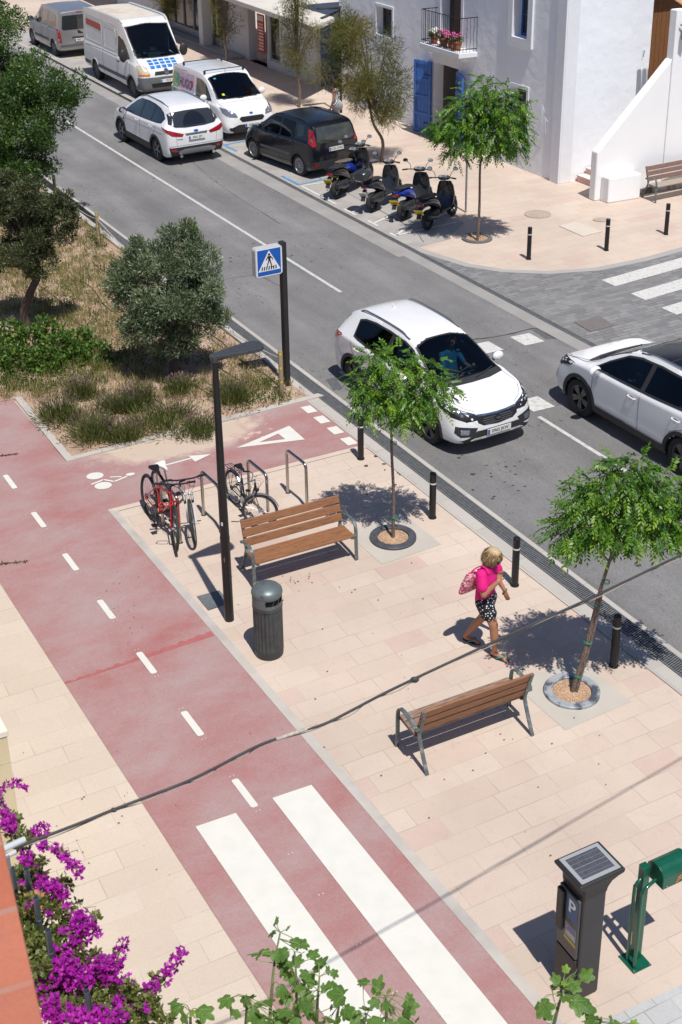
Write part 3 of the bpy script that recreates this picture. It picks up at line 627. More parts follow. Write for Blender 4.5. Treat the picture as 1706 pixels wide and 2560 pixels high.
# bollards: one built, the rest copied
def make_bollard():
    t = empty('bollard', (0,0,0))
    mb = MB(); mb.lathe([(0,.752),(.040,.752),(.049,.742),(.05,.735),(.05,.60)], 24); mb.lathe([(.05,.578),(.05,.02)], 24); mb.lathe([(.05,.02),(.060,.018),(.062,0)], 24); mb.build('post', blackp, t, smooth=True)
    mb = MB(); mb.lathe([(.05,.60),(.0515,.60),(.0515,.578),(.05,.578)], 24); mb.build('band', band_w, t, smooth=True)
    return t
b0 = make_bollard()
bspec = [((902.5,1147), 'black bollard beside the white squares at the end of the red lane'), ((1081.5,1294), 'black bollard just right of the shadow of the small tree behind the bench'),
 ((1287,1463), 'black bollard to the right of the woman in pink'), ((1534,1665), 'black bollard beside the tree with green ties'),
 ((1322,648), 'black bollard at the rounded corner across the road, nearest the small leafy tree'), ((1516,626), 'middle one of the three far bollards across the road'), ((1665,586), 'rightmost far bollard, closest to the bench by the white wall')]
for i, (q, lab) in enumerate(bspec):
    o = b0 if i == 0 else copy_tree(b0); o.location = at(*q); tag(o, lab, 'bollard', 'black bollards along the kerb')
# lamp posts
def lamp_post(loc, h, head_dir, label, r=.062, head=.62):
    t = empty('street_lamp', loc, 0, label, 'street lamp')
    mb = MB(); mb.lathe([(r*1.02,0),(r,.02),(r,h*.33)], 28); mb.lathe([(r*.985,h*.33),(r*.97,h*.335),(r*.62,h-.05),(r*.62,h+.0),(0,h)], 28); mb.lathe([(r*1.015,h*.325),(r*1.02,h*.34)], 28); mb.build('pole', blackp, t, smooth=True)
    d = Vector((math.cos(head_dir), math.sin(head_dir), 0)); n = Vector((-d.y, d.x, 0))
    prof = [(-.06,.035),(-.03,.05),(.10,.075),(.30,.115),(.46,.135),(.56,.13),(.615,.09),(.63,.03)]
    prof = [(a*head/.62, w) for a, w in prof]
    top = [d*a + n*w for a, w in prof] + [d*a - n*w for a, w in prof[::-1]]
    mb = MB(); m_ = len(top); zt, zb = h+.075, h+.035
    vs = [Vector((p.x,p.y,zt+ (p@d)*.02 )) for p in top] + [Vector((p.x,p.y,zb)) for p in top]
    mb.add(vs, [tuple(range(m_))[::-1], tuple(range(m_,2*m_))] + [(i,(i+1)%m_,(i+1)%m_+m_,i+m_) for i in range(m_)]); mb.cyl((0,0,h-.02), (0,0,h+.05), .05, .06); mb.beam((0,0,h+.02), d*.30*head/.62+Vector((0,0,h+.025)), .06, .05)
    mb.build('lamp_head', mat('lamp_grey', (.055,.06,.068), .5, .2, var=.3, vscale=25), t, bevel=.008)
    mb = MB(); mb.sheet([d*.2+n*.06+Vector((0,0,zb-.003)), d*.2-n*.06+Vector((0,0,zb-.003)), d*.5-n*.09+Vector((0,0,zb-.003)), d*.5+n*.09+Vector((0,0,zb-.003))]); mb.build('diffuser', mat('led_lens', (.6,.6,.55), .2), t)
    return t
LP = at(574,1549)
lp = lamp_post(LP, 3.72, ang(32), 'tall black street lamp with a flat head standing by the cycle lane kerb')
mb = MB(); 
for a in (-2.3,-2.15,-2.0): pass
mb.add([Vector((math.cos(a)*.0635, math.sin(a)*.0635, z)) for z in (1.46,1.51) for a in (-2.1,-1.9,-1.7)], [(0,1,4,3),(1,2,5,4)]); mb.build('sticker', band_w, lp)
mb = MB(); mb.add([Vector((math.cos(a)*.0635, math.sin(a)*.0635, z)) for z in (.92,.99) for a in (-1.95,-1.8,-1.7)], [(0,1,4,3),(1,2,5,4)]); mb.build('sticker', mat('old_sticker', (.25,.10,.08), .6, var=.4, vscale=40), lp)
lamp_post(rd(23.2,10.9), 3.25, ang(208), 'slim black street lamp behind the feathery tree by the shop roof', .05, .75)
# pedestrian crossing sign
ps = empty('crossing_sign', at(718,966), 0, 'blue square pedestrian crossing sign on a tall square black post', 'road sign')
rz = ra - math.pi/2   # panel runs across the road
mb = MB(); mb.box((0,0,1.37), (.085,.135,2.74), rz=rz); mb.build('post', mat('anthracite', (.035,.033,.035), .45, .3, var=.15, vscale=3), ps, bevel=.004)
px_ = Vector((math.cos(rz), math.sin(rz), 0)); py_ = Vector((-px_.y, px_.x, 0))
boxc = -px_*.300 + Vector((0,0,2.45)); SW = .50
sg = MB(); 
def rrect(w, h, r, n=6):
    pts = []
    for cx_, cy_, a0 in ((w/2-r,h/2-r,0),(-w/2+r,h/2-r,90),(-w/2+r,-h/2+r,180),(w/2-r,-h/2+r,270)):
        for k in range(n+1):
            a = R_(a0+90*k/n); pts.append((cx_+r*math.cos(a), cy_+r*math.sin(a)))
    return pts
def panel(poly, off0, off1, name, m, parent, c=boxc, X=px_, Yn=-py_, bevel=0):
    mb = MB(); n = len(poly); Z = Vector((0,0,1))
    vs = [c + X*a + Z*b + Yn*off0 for a, b in poly] + [c + X*a + Z*b + Yn*off1 for a, b in poly]
    mb.add(vs, [tuple(range(n)), tuple(range(n,2*n))[::-1]] + [(i,(i+1)%n,(i+1)%n+n,i+n)[::-1] for i in range(n)]); return mb.build(name, m, parent, bevel=bevel)
bx_ = panel(rrect(.515,.53,.055), -.07, .07, 'sign_box', mat('alu_grey', (.62,.62,.63), .45, .3), ps, bevel=.006)
for sgn, nm in ((1,'sign_face'),(-1,'sign_face')):
    X = px_*sgn; Yn = -py_*sgn
    panel(rrect(.485,.50,.04), .0705, .074, nm, mat('sign_white', (.75,.76,.78), .4), bx_, X=X, Yn=Yn)
    f = panel([(-.222,-.23),(.222,-.23),(.222,.23),(-.222,.23)], .0742, .0765, 'blue_field', mat('sign_blue', (.008,.10,.42), .35), bx_, X=X, Yn=Yn)
    panel([(-.213,-.155),(.213,-.155),(0,.213)], .0768, .0785, 'white_triangle', MATS['sign_white'], f, X=X, Yn=Yn)
    mb = MB(); Z = Vector((0,0,1))
    def pp(poly): mb.sheet([boxc + X*a*1.19 + Z*b*1.16 + Yn*.0800 for a, b in poly])
    for k in range(7):
        a = -.132 + k*.038; pp([(a,-.118),(a+.019,-.118),(a+.019+.010*(k-3)*-.25+.006,-.062),(a+.006+.010*(k-3)*-.25,-.062)])
    pp([(math.cos(t)*.019, .118+math.sin(t)*.019) for t in np.linspace(0, 2*math.pi, 13)[:-1]])
    for poly in ([(-.022,.094),(.024,.094),(.020,.03),(-.014,.03)], [(-.014,.032),(.006,.03),(-.022,-.045),(-.036,-.085),(-.052,-.085),(-.036,-.04)], [(.0,.03),(.02,.032),(.036,-.03),(.048,-.08),(.064,-.082),(.05,-.09),(.034,-.088),(.018,-.03)],
                 [(-.022,.094),(-.018,.072),(-.045,.03),(-.058,.036)], [(.024,.094),(.018,.072),(.048,.05),(.044,.026),(.056,.026),(.060,.056)]): pp(poly)
    mb.build('walking_figure', blackp, f)
# grey sign pole without plate near the far young tree
mb = MB(); mb.tube([Vector((0,0,0)), Vector((0,0,1.95))], .026, 12); o = mb.build('sign_pole', mat('galvanised', (.35,.36,.37), .45, .6), loc=rd(11.4,8.36)); tag(o, 'thin grey metal pole standing between the scooters and the far leafy tree', 'pole'); shade(o)
# litter bin
BN = at(674,1632)
bn = empty('litter_bin', BN, R_(10), 'dark grey ribbed litter bin with a domed lid beside the lamp post', 'litter bin')
gm = mat('bin_grey', (.075,.085,.09), .45, .5, var=.3, vscale=10, rvar=.1); gm2 = mat('lid_grey', (.135,.165,.168), .42, .3, var=.15, vscale=5, col2=(.07,.08,.08), c2amt=.2, c2scale=7)
mb = MB(); r0 = .178
vs = []; seg = 72
def ringz(z, f): return [Vector((math.cos(2*math.pi*k/seg)*f(k), math.sin(2*math.pi*k/seg)*f(k), z)) for k in range(seg)]
rib = lambda k: r0 + (.008 if (k % 3) == 0 else -.003)
rows = [ringz(.10, lambda k: r0), ringz(.115, rib), ringz(.70, rib), ringz(.715, lambda k: r0+.004)]
for g in rows: vs += g
mb.add(vs, [(i*seg+k, i*seg+(k+1)%seg, (i+1)*seg+(k+1)%seg, (i+1)*seg+k) for i in range(3) for k in range(seg)]); mb.build('body', gm, bn)
mb = MB(); mb.lathe([(0,0),(.17,0),(.18,.02),(.185,.10),(.17,.102)], 48); mb.build('foot_ring', mat('bin_dark', (.045,.05,.054), .5, .3), bn, smooth=True)
mb = MB(); mb.lathe([(.183,.71),(.19,.715),(.19,.76),(.186,.765),(.17,.765)], 48); mb.build('top_ring', gm, bn, smooth=True)
# hood: wraps the back and sides, mouth open toward the plaza (front = -Y side, to the right)
ma = R_(-52); half = R_(52)
mb = MB(); n = 40
A = [ma + half + (2*math.pi-2*half)*k/n for k in range(n+1)]
def hz(a):
    return .92
vs = [Vector((math.cos(a)*.188, math.sin(a)*.188, .765)) for a in A] + [Vector((math.cos(a)*.188, math.sin(a)*.188, hz(a))) for a in A] + [Vector((math.cos(a)*.176, math.sin(a)*.176, .765)) for a in A] + [Vector((math.cos(a)*.176, math.sin(a)*.176, hz(a))) for a in A]
m_ = n+1
mb.add(vs, [(k,k+1,k+1+m_,k+m_) for k in range(n)] + [(k+1+2*m_,k+2*m_,k+3*m_,k+1+3*m_) for k in range(n)] + [(0,m_,3*m_,2*m_),(n,2*m_+n,3*m_+n,m_+n)])
B2 = [ma-half+2*half*k/20 for k in range(21)]
for z0, z1 in ((.765,.80),(.885,.92)):
    vs = [Vector((math.cos(a)*.188, math.sin(a)*.188, z)) for z in (z0,z1) for a in B2] + [Vector((math.cos(a)*.176, math.sin(a)*.176, z)) for z in (z0,z1) for a in B2]
    mb.add(vs, [(k,k+1,k+22,k+21) for k in range(20)] + [(42+k+1,42+k,42+k+21,42+k+22) for k in range(20)] + [(21+k,22+k,42+22+k,42+21+k) for k in range(20)] + [(k+1,k,42+k,43+k) for k in range(20)])
mb.build('hood', gm2, bn, smooth=True)
mb = MB(); mb.lathe([(.192,.905),(.196,.925),(.188,.955),(.16,.985),(.10,1.015),(.0,1.03)], 48)
lid = mb.build('lid', gm2, bn, smooth=True, angle=50)
mb = MB(); mb.lathe([(.16,.76),(.16,.90),(0,.90)], 32); mb.lathe([(0,.735),(.165,.735)], 32); mb.build('liner', mat('bin_inside', (.006,.006,.007), .8), bn, smooth=True)
mb = MB(); mb.sheet([Vector((math.cos(a)*.165, math.sin(a)*.165, z)) for a, z in ((ma-.5,.74),(ma+.1,.74),(ma+.35,.84),(ma-.3,.86))]); mb.build('bag_in_bin', mat('bin_bag', (.12,.12,.13), .4), bn)
# benches ------------------------------------------------------------
wood = mat('bench_wood', (.265,.12,.055), .55, var=.22, vscale=7, stretch=(1.2,14,14), bump=.15, bscale=18, col2=(.17,.075,.035), c2amt=.35, c2scale=5)
woodw = mat('weathered_wood', (.30,.21,.16), .75, var=.25, vscale=9, stretch=(1.2,16,16), bump=.25, bscale=20, col2=(.17,.10,.07), c2amt=.6, c2scale=5)
steel = mat('bench_steel', (.13,.16,.165), .5, .4, var=.3, vscale=18, col2=(.28,.29,.27), c2amt=.3, c2scale=14)
def bench(loc, rz, label, L=1.56, seat_m=wood, back_m=wood, group='wooden benches'):
    """local: x along the bench, front toward -y"""
    t = empty('park_bench', loc, rz, label, 'bench', group)
    def plank(name, y, z, w, tilt, m, t_=.034):
        R = Matrix.Rotation(tilt, 3, 'X'); mb = MB(); mb.box((0,y,z), (L,w,t_), mat=R); return mb.build(name, m, t, bevel=.008)
    zs = .405
    s = MB()
    for i, (y, z, tl) in enumerate(((-.235,zs,R_(-3)), (-.115,zs-.012,R_(1)), (.005,zs-.014,R_(1)))):
        s.box((0,y,z), (L,.108,.036), mat=Matrix.Rotation(tl,3,'X'))
    s.build('seat', seat_m, t, bevel=.008)
    s = MB()
    for (y, z) in ((.118,.515), (.160,.640), (.198,.762)):
        s.box((0,y,z), (L,.112,.032), mat=Matrix.Rotation(R_(73),3,'X'))
    s.build('backrest', back_m, t, bevel=.008)
    for sx in (-1, 1):
        x = sx*(L/2-.03)
        def strip(mb, pts, w=.05, th=.016):
            pts = bezier([Vector((x, a, b)) for a, b in pts], 6)
            vs = []; 
            for i, p in enumerate(pts):
                d = (pts[min(i+1,len(pts)-1)]-pts[max(i-1,0)]).normalized(); n2 = Vector((0,-d.z,d.y))*th/2; X = Vector((w/2,0,0))
                vs += [p-X-n2, p+X-n2, p+X+n2, p-X+n2]
            fs = [(0,1,2,3)[::-1], tuple(4*(len(pts)-1)+k for k in range(4))]
            for i in range(len(pts)-1):
                for k in range(4): fs.append((4*i+k, 4*i+(k+1)%4, 4*i+4+(k+1)%4, 4*i+4+k))
            mb.add(vs, fs)
        x = sx*(L/2+.03)
        mb = MB(); strip(mb, [(-.275,0),(-.262,.25),(-.258,.46),(-.225,.565),(-.13,.60),(.0,.585),(.10,.56),(.135,.545)]); mb.build('armrest', steel, t, bevel=.003)
        x = sx*(L/2-.03)
        mb = MB(); strip(mb, [(.30,0),(.20,.20),(.115,.40),(.135,.50),(.185,.66),(.235,.82)], .045, .02); strip(mb, [(-.29,.375),(-.12,.365),(.06,.365),(.12,.42)], .045, .018); mb.build('leg', steel, t, bevel=.003)
        mb = MB(); mb.beam((x,-.262,.40), (sx*(L/2+.04),-.262,.40), .03, .03); mb.beam((x,.14,.53), (sx*(L/2+.04),.14,.53), .03, .03); mb.build('bracket', steel, t)
    return t
e1 = ang(29.2)
bench(D_((-.61,17.80,0)), e1, 'brown wooden bench by the lamp post, seat facing the camera', 1.50)
bench(D_((1.40,13.66,0)), e1+math.pi, 'weathered wooden bench seen from behind, next to the tree with green ties', 1.46, seat_m=woodw)
q = rd(10.15,13.85); bench(q, ra-math.pi/2, 'faded wooden bench standing against the bright white wall', 1.75, seat_m=mat('pale_wood', (.36,.29,.23), .8, var=.2, vscale=9, stretch=(1.2,16,16)), back_m=mat('rosy_wood', (.20,.12,.095), .75, var=.25, vscale=8, stretch=(1.2,16,16)))
# bicycle racks
chrome = mat('stainless', (.45,.42,.39), .22, 1.0, rvar=.08)
def rack(a, b, label, h=.75):
    a, b = D_((*a,0)), D_((*b,0)); mid = (a+b)/2; d = (b-a); L = d.length; rz2 = math.atan2(d.y, d.x)
    t = empty('bike_rack', mid, rz2, label, 'bike rack', 'stainless bike racks'); r = .08
    pts = [Vector((-L/2,0,0)), Vector((-L/2,0,h-r))] + [Vector((-L/2+r-r*math.cos(k*math.pi/12), 0, h-r+r*math.sin(k*math.pi/12))) for k in range(1,7)] + [Vector((L/2-r+r*math.sin(k*math.pi/12), 0, h-r+r*math.cos(k*math.pi/12))) for k in range(0,6)] + [Vector((L/2,0,h-r)), Vector((L/2,0,0))]
    mb = MB(); mb.tube(pts, .024, 14); mb.build('hoop', chrome, t, smooth=True)
    for s in (-1,1):
        mb = MB(); mb.lathe([(.04,0),(.04,.006),(.025,.008)], 16, (s*L/2,0,0)); mb.build('foot_plate', chrome, t)
rack((-.81,20.07), (-.51,19.53), 'empty stainless bike rack, the one farthest to the right')
rack((-1.38,19.74), (-1.08,19.20), 'stainless bike rack the black city bike leans on')
rack((-2.05,19.37), (-1.75,18.83), 'stainless bike rack just left of the street lamp')
rack((-2.62,19.05), (-2.32,18.51), 'stainless bike rack hidden behind the red and the white bicycles')
# young-tree rings
def tree_ring(c, r0_, r1_, label, m):
    t = empty('tree_ring', c, 0, label, 'tree ring')
    mb = MB(); mb.lathe([(r1_,.0),(r1_,.035),(r1_-.008,.042),(r0_+.008,.042),(r0_,.035),(r0_,-.02)], 64); mb.build('ring', m, t, smooth=True, angle=25)
    mb = MB(); n = 40; vs = [Vector((0,0,.018))]
    for k in range(n): vs.append(Vector((math.cos(2*math.pi*k/n)*r0_, math.sin(2*math.pi*k/n)*r0_, .010)))
    mb.add(vs, [(0,k+1,(k+1)%n+1) for k in range(n)])
    for k in range(900):
        a = rng.random()*6.28; r = rng.random()**.5*(r0_-.01); s = .005+rng.random()*.008; mb.ball((math.cos(a)*r, math.sin(a)*r, .014+rng.random()*.006), (s,s*.8,s*.6), 4, 3)
    mb.build('gravel', mat('gravel_tan', (.50,.34,.22), .9, var=.35, vscale=45), t)
rw = mat('ring_dark', (.075,.08,.09), .6, .2, var=.3, vscale=12)
rl = mat('ring_light', (.38,.40,.42), .6, .2, var=.2, vscale=12, col2=(.07,.08,.10), c2amt=.5, c2scale=6)
tree_ring(D_((.745,18.548,0)), .225, .338, 'dark grey iron ring round the small tree behind the front bench', rw)
tree_ring(D_((2.74,14.578,0)), .235, .338, 'pale scuffed iron ring round the tree with green ties', rl)
tree_ring(at(1193,597), .26, .36, 'grey ring round the leafy tree across the road', mat('ring_far', (.12,.12,.12), .7, var=.2, vscale=9))
# wooden bollard posts with rope along the planting bed
postw = mat('post_wood', (.27,.22,.13), .8, var=.25, vscale=9, stretch=(8,8,1), bump=.3, bscale=20)
yel = mat('yellow_reflector', (.70,.45,.02), .5)
def wood_post(loc, h, label, r=.042):
    t = empty('wooden_post', loc, 0, label, 'wooden post', 'wooden posts along the planting bed')
    mb = MB(); mb.lathe([(r*1.03,-.05),(r,.1),(r*.97,h-.012),(r*.85,h),(0,h+.004)], 18); mb.build('post', postw, t, smooth=True)
    for z0, z1, aa in ((h-.075,h-.02,-1.5),(h-.34,h-.29,-1.5),(h-.60,h-.565,-1.3)):
        mb = MB(); mb.add([Vector((math.cos(a)*(r+.002), math.sin(a)*(r+.002), z)) for z in (z0,z1) for a in (aa-.45,aa,aa+.45)], [(0,1,4,3),(1,2,5,4)]); mb.build('reflector', yel, t)
wp = [(at(705,998), .93, 'nearest wooden post with yellow reflectors, beside the crossing sign'), (at(250,625), .90, 'middle wooden post with yellow reflectors beside the young olive tree'), (at(142,515), .80, 'farthest wooden post, half hidden by the big dark tree')]
for l_, h_, lab in wp: wood_post(l_, h_, lab)
rope = mat('rope', (.50,.47,.42), .8)
def sag(a, b, s, n=14): return [a.lerp(b, k/n) - Vector((0,0,4*s*(k/n)*(1-k/n))) for k in range(n+1)]
A_, B_, C_ = [Vector((l_.x, l_.y, h_-.15)) for l_, h_, _ in wp]
mb = MB(); mb.tube(sag(B_, A_, .35), .009, 6); tag(mb.build('rope', rope), 'pale rope sagging between the nearest and the middle wooden posts', 'rope')
mb = MB(); mb.tube(sag(C_, B_, .18), .009, 6); tag(mb.build('rope', rope), 'pale rope between the middle and the farthest wooden posts', 'rope')
# parking meter and dog bag dispenser, in the cycle-lane frame
def bbox_(mb, u0, u1, v0, v1, z0, z1, o=None):
    vs = [Vector(((u), (v), z)) for z in (z0, z1) for u, v in ((u0,v0),(u1,v0),(u1,v1),(u0,v1))]
    return mb.add(vs, [(0,1,2,3)[::-1],(4,5,6,7),(0,1,5,4),(1,2,6,5),(2,3,7,6),(3,0,4,7)])
# local frame of these two: x along +BV, y along +BU  (right handed: x=BV, y=BU)
vz = pa
pm = empty('parking_meter', bk(-7.14,.49), vz, 'dark grey parking ticket machine with a solar panel on top', 'parking meter')
grey_m = mat('meter_grey', (.055,.053,.056), .42, .45, var=.08, vscale=3); grey_d = mat('meter_trim', (.028,.026,.026), .5, .2)
mb = MB(); bbox_(mb, -.12, .13, -.155, .155, .015, 1.28); mb.build('body', grey_m, pm, bevel=.02, seg=3)
mb = MB(); bbox_(mb, -.11, .12, -.145, .145, 0, .06); mb.build('plinth', grey_d, pm, bevel=.01)
mb = MB(); prof = [(.128,.158,1.22),(.135,.165,1.28),(.155,.172,1.34),(.195,.182,1.385),(.24,.19,1.405),(.245,.192,1.43),(.238,.185,1.445)]
vs = []; 
for a, b, z in prof: vs += [Vector((sx*a+.045, sy*b+.03*0, z)) for sx, sy in ((-1,-1),(1,-1),(1,1),(-1,1))]
vs[0:4] = [Vector((sx*.125+.005, sy*.158, 1.22)) for sx, sy in ((-1,-1),(1,-1),(1,1),(-1,1))]
vs[4:8] = [Vector((sx*.130+.010, sy*.163, 1.28)) for sx, sy in ((-1,-1),(1,-1),(1,1),(-1,1))]
vs[8:12] = [Vector((sx*.150+.025, sy*.170, 1.34)) for sx, sy in ((-1,-1),(1,-1),(1,1),(-1,1))]
fs = [(3,2,1,0)] + [(4*i+k, 4*i+(k+1)%4, 4*i+4+(k+1)%4, 4*i+4+k) for i in range(len(prof)-1) for k in range(4)] + [tuple(4*(len(prof)-1)+k for k in range(4))]
mb.add(vs, fs); hd = mb.build('head', grey_d, pm, bevel=.012, seg=3)
mb = MB(); bbox_(mb, -.165, .255, -.165, .165, 1.4455, 1.452); sp_ = mb.build('solar_panel', mat('panel_frame', (.36,.37,.38), .4, .1), hd)
def cells():
    m = bpy.data.materials.new('solar_cells'); m.use_nodes = True; N, L = nodes_of(m); b = N['Principled BSDF']; b.inputs['Roughness'].default_value = .18
    tc = N.new('ShaderNodeTexCoord'); br = N.new('ShaderNodeTexBrick'); L.new(tc.outputs['Object'], br.inputs['Vector']); br.offset = 0; br.inputs['Scale'].default_value = 1
    br.inputs['Color1'].default_value = (.025,.027,.04,1); br.inputs['Color2'].default_value = (.045,.047,.065,1); br.inputs['Mortar'].default_value = (.22,.22,.24,1); br.inputs['Brick Width'].default_value = .012; br.inputs['Row Height'].default_value = .05; br.inputs['Mortar Size'].default_value = .0016
    L.new(br.outputs['Color'], b.inputs['Base Color']); return m
cm = cells(); mb = MB(); bbox_(mb, -.125, .215, -.128, -.003, 1.4525, 1.455); bbox_(mb, -.125, .215, .003, .128, 1.4525, 1.455); mb.build('solar_cells', cm, sp_)
# front face toward the cycle lane (-x): display strip, P sign, notices
def front(poly, off, name, m, parent=None):
    mb = MB(); mb.sheet([Vector((-.12-off, a, z)) for a, z in poly]); return mb.build(name, m, parent or pm)
mb = MB(); bbox_(mb, -.150, -.121, -.135, .145, .52, 1.20); fp = mb.build('front_panel', mat('panel_silver', (.10,.095,.09), .45, .4), pm, bevel=.008)
mb = MB(); bbox_(mb, -.150, -.121, -.135, .145, .06, .50); mb.build('lower_door', grey_d, pm, bevel=.008)
# side cheek with the slots
mb = MB(); bbox_(mb, -.185, -.152, .05, .14, .72, 1.18); mb.build('slot_unit', grey_d, pm, bevel=.012)
pb = front([(-.128,.93),(.035,.90),(.035,1.19),(-.128,1.19)], .0325, 'parking_field', mat('p_blue', (.02,.08,.19), .45))
def front_text(txt, size, y, z, m, parent, off=.0335, bold=0.0):
    vs, fs = text_mesh(txt, size, bold=bold); mb = MB(); mb.add([Vector((-.12-off, y - vx[0], z + vx[1])) for vx in vs], fs); return mb.build('lettering', m, parent)
front_text('P', .20, -.045, 1.065, mat('p_white', (.75,.78,.8), .5), pb, .0345, .004)
nt = front([(-.125,.70),(.03,.70),(.03,.86),(-.125,.86)], .0325, 'notice', mat('notice_paper', (.30,.29,.26), .5))
for k in range(5): front([(-.115,.835-.026*k),(.012-.02*(k%2),.835-.026*k),(.012-.02*(k%2),.848-.026*k),(-.115,.848-.026*k)], .034, 'notice_line', mat('notice_ink', (.13,.13,.40), .5) if k < 3 else mat('notice_white', (.6,.6,.6), .5), nt)
front([(-.13,.655),(.04,.655),(.04,.69),(-.13,.69)], .0325, 'yellow_strip', mat('strip_yellow', (.45,.38,.05), .5))
mb = MB(); mb.lathe([(.008,0),(.008,.004),(0,.004)], 12, (-.152,.03,.905), Matrix.Rotation(-math.pi/2,3,'Y')); mb.lathe([(.007,0),(.007,.004),(0,.004)], 12, (-.152,-.02,.90), Matrix.Rotation(-math.pi/2,3,'Y')); mb.build('button', blackp, pm)
# dog waste bag post
dg_ = empty('dog_bag_dispenser', bk(-7.155,1.15), vz, 'green dog waste bag post with an orange dog on its box', 'dog bag dispenser')
grn = mat('dark_green_paint', (.006,.095,.055), .3, .1, var=.15, vscale=9, coat=.3)
mb = MB(); bbox_(mb, -.105, .105, -.115, .115, 0, .012); mb.build('base_plate', grn, dg_, bevel=.003)
for sx in (-1,1):
    for sy in (-1,1): mb = MB(); mb.lathe([(.010,0),(.010,.006),(.006,.012),(0,.012)], 10, (sx*.09, sy*.10, .012)); mb.build('bolt', mat('zinc', (.5,.52,.5), .3, .9), dg_)
mb = MB(); bbox_(mb, .0, .075, -.0, .075, .012, 1.13); mb.build('post', grn, dg_, bevel=.006)
for yy, h in ((.035,.98),(-.065,.98)):
    mb = MB(); mb.tube(bezier([(-.06,yy,.01),(-.06,yy,h-.14),(-.05,yy,h-.05),(.0,yy,h),(.14,yy+.03,h+.015)], 6), .017, 12); mb.build('pipe', grn, dg_, smooth=True)
mb = MB(); prof = [(-.14,.95),(.09,.95),(.09,1.06)] + [(-.025+.115*math.cos(t), 1.06+.105*math.sin(t)) for t in np.linspace(0.15, math.pi-.15, 9)] + [(-.14,1.06)]
n = len(prof); x0, x1 = .11, .44
mb.add([Vector((x0, a, z)) for a, z in prof] + [Vector((x1, a, z)) for a, z in prof], [tuple(range(n)), tuple(range(n,2*n))[::-1]] + [(i,(i+1)%n,(i+1)%n+n,i+n)[::-1] for i in range(n)])
bxo = mb.build('bag_box', grn, dg_, bevel=.004)
# orange line dog on the face toward the camera (-y)
dogp = [(.0,.0),(.012,.022),(.045,.030),(.055,.048),(.075,.052),(.085,.040),(.075,.033),(.068,.012),(.078,-.012),(.066,-.018),(.052,.004),(.022,.0),(.006,-.022),(-.008,-.026),(.0,.0)]
mb = MB(); mb.tube([Vector((.27+a*1.05, -.1425, 1.0+b*1.15)) for a, b in dogp], .0028, 5); mb.build('dog_emblem', mat('orange_print', (.75,.24,.03), .5), bxo)
mb = MB(); mb.ball((.16,-.141,.972), .008, 8, 5); mb.build('screw', MATS['zinc'], bxo)

# ---------------------------------------------------------------- overhead cable
cabm = mat('cable_black', (.045,.045,.048), .6, var=.3, vscale=6)
ccs = [at(36,2120,4.73)] + [at(x*1.088, y*1.088, 4.73) for x, y in ((170,1897),(260,1861),(345,1829),(430,1796),(500,1762),(555,1733),(610,1707),(690,1680),(745,1664),(800,1637),(870,1600),(950,1561),(1100,1491),(1220,1436),(1330,1387),(1450,1330),(1568,1274))]
dd = (ccs[-1]-ccs[-4]).normalized(); ccs = ccs + [ccs[-1]+dd*2, ccs[-1]+dd*6, ccs[-1]+dd*14]
cb = empty('overhead_cable', ccs[0], 0, 'thick black overhead cable crossing above the plaza from the white insulator', 'cable')
mb = MB(); mb.tube([p-ccs[0] for p in bezier(ccs, 5)], .0088, 8); mb.build('cable', cabm, cb, smooth=True)
mb = MB(); pts = bezier(ccs, 5); mb.tube([p-ccs[0]+Vector((.012*math.sin(i*.9), .0, -.016+.010*math.cos(i*.7))) for i, p in enumerate(pts)], .0035, 5); mb.build('thin_wire', mat('tan_wire', (.33,.28,.22), .7), cb)
tp = at(690*1.088, 1680*1.088, 4.73); mb = MB(); mb.tube([tp-ccs[0]+(ccs[8]-ccs[7]).normalized()*s for s in (-.16,-.05,.06,.12)], [.010,.012,.0115,.010], 8); mb.build('tape', mat('cream_tape', (.42,.38,.32), .8, var=.3, vscale=60), cb)
mb = MB(); kp = at(953*1.088,1562*1.088,4.73); mb.ball(kp-ccs[0], (.03,.018,.022)); kp = at(262*1.088,1861*1.088,4.73); mb.ball(kp-ccs[0], (.02,.014,.014)); mb.build('clamp', cabm, cb)
# ---------------------------------------------------------------- roof terrace the picture is taken from
terr = slab_mat('terracotta_coping', ang(109), .30, .9, [(0,(.42,.13,.075)),(.5,(.48,.165,.10)),(1,(.40,.14,.09))], (.30,.25,.21), .012, stain=(.22,.19,.16), rough=.9, blotch=.2, bump=.8)
te = empty('terrace_parapet', (0,0,0), 0, 'terracotta tiled parapet edge in the bottom left corner', 'parapet')
e0 = at(0,2037,7.0); e1_ = at(117,2560,7.0); dv = (e0-e1_).normalized(); nv = Vector((-dv.y, dv.x, 0)); a_ = e0+dv*1.2; b_ = e1_-dv*2.4
mb = MB(); mb.prism([b_[:2], a_[:2], (a_+nv*.9)[:2], (b_+nv*.9)[:2]], 6.93, 7.0); mb.build('coping', terr, te, bevel=.006)
mb = MB(); ii = nv*.03; mb.prism([(b_+ii)[:2], (a_+ii)[:2], (a_+nv*.85)[:2], (b_+nv*.85)[:2]], 0, 6.928); mb.build('wall', mat('cream_plaster', (.6,.52,.4), .85, bump=.2), te)
# insulator bracket at the cable end
ib = empty('cable_bracket', ccs[0], math.atan2(dd.y, dd.x), 'white cable anchor fitting beside the terracotta parapet', 'cable anchor')
mb = MB(); mb.tube([(-.10,.012,.015),(.07,.012,.015)], .018, 10); mb.tube([(-.12,-.025,-.01),(.0,-.02,-.01)], .013, 8); mb.build('sleeve', mat('white_pvc', (.50,.53,.55), .4), ib, smooth=True)
mb = MB(); mb.box((-.10,-.02,-.05), (.12,.03,.10)); mb.build('plate', mat('grey_plate', (.25,.28,.30), .5, .3), ib, bevel=.004)
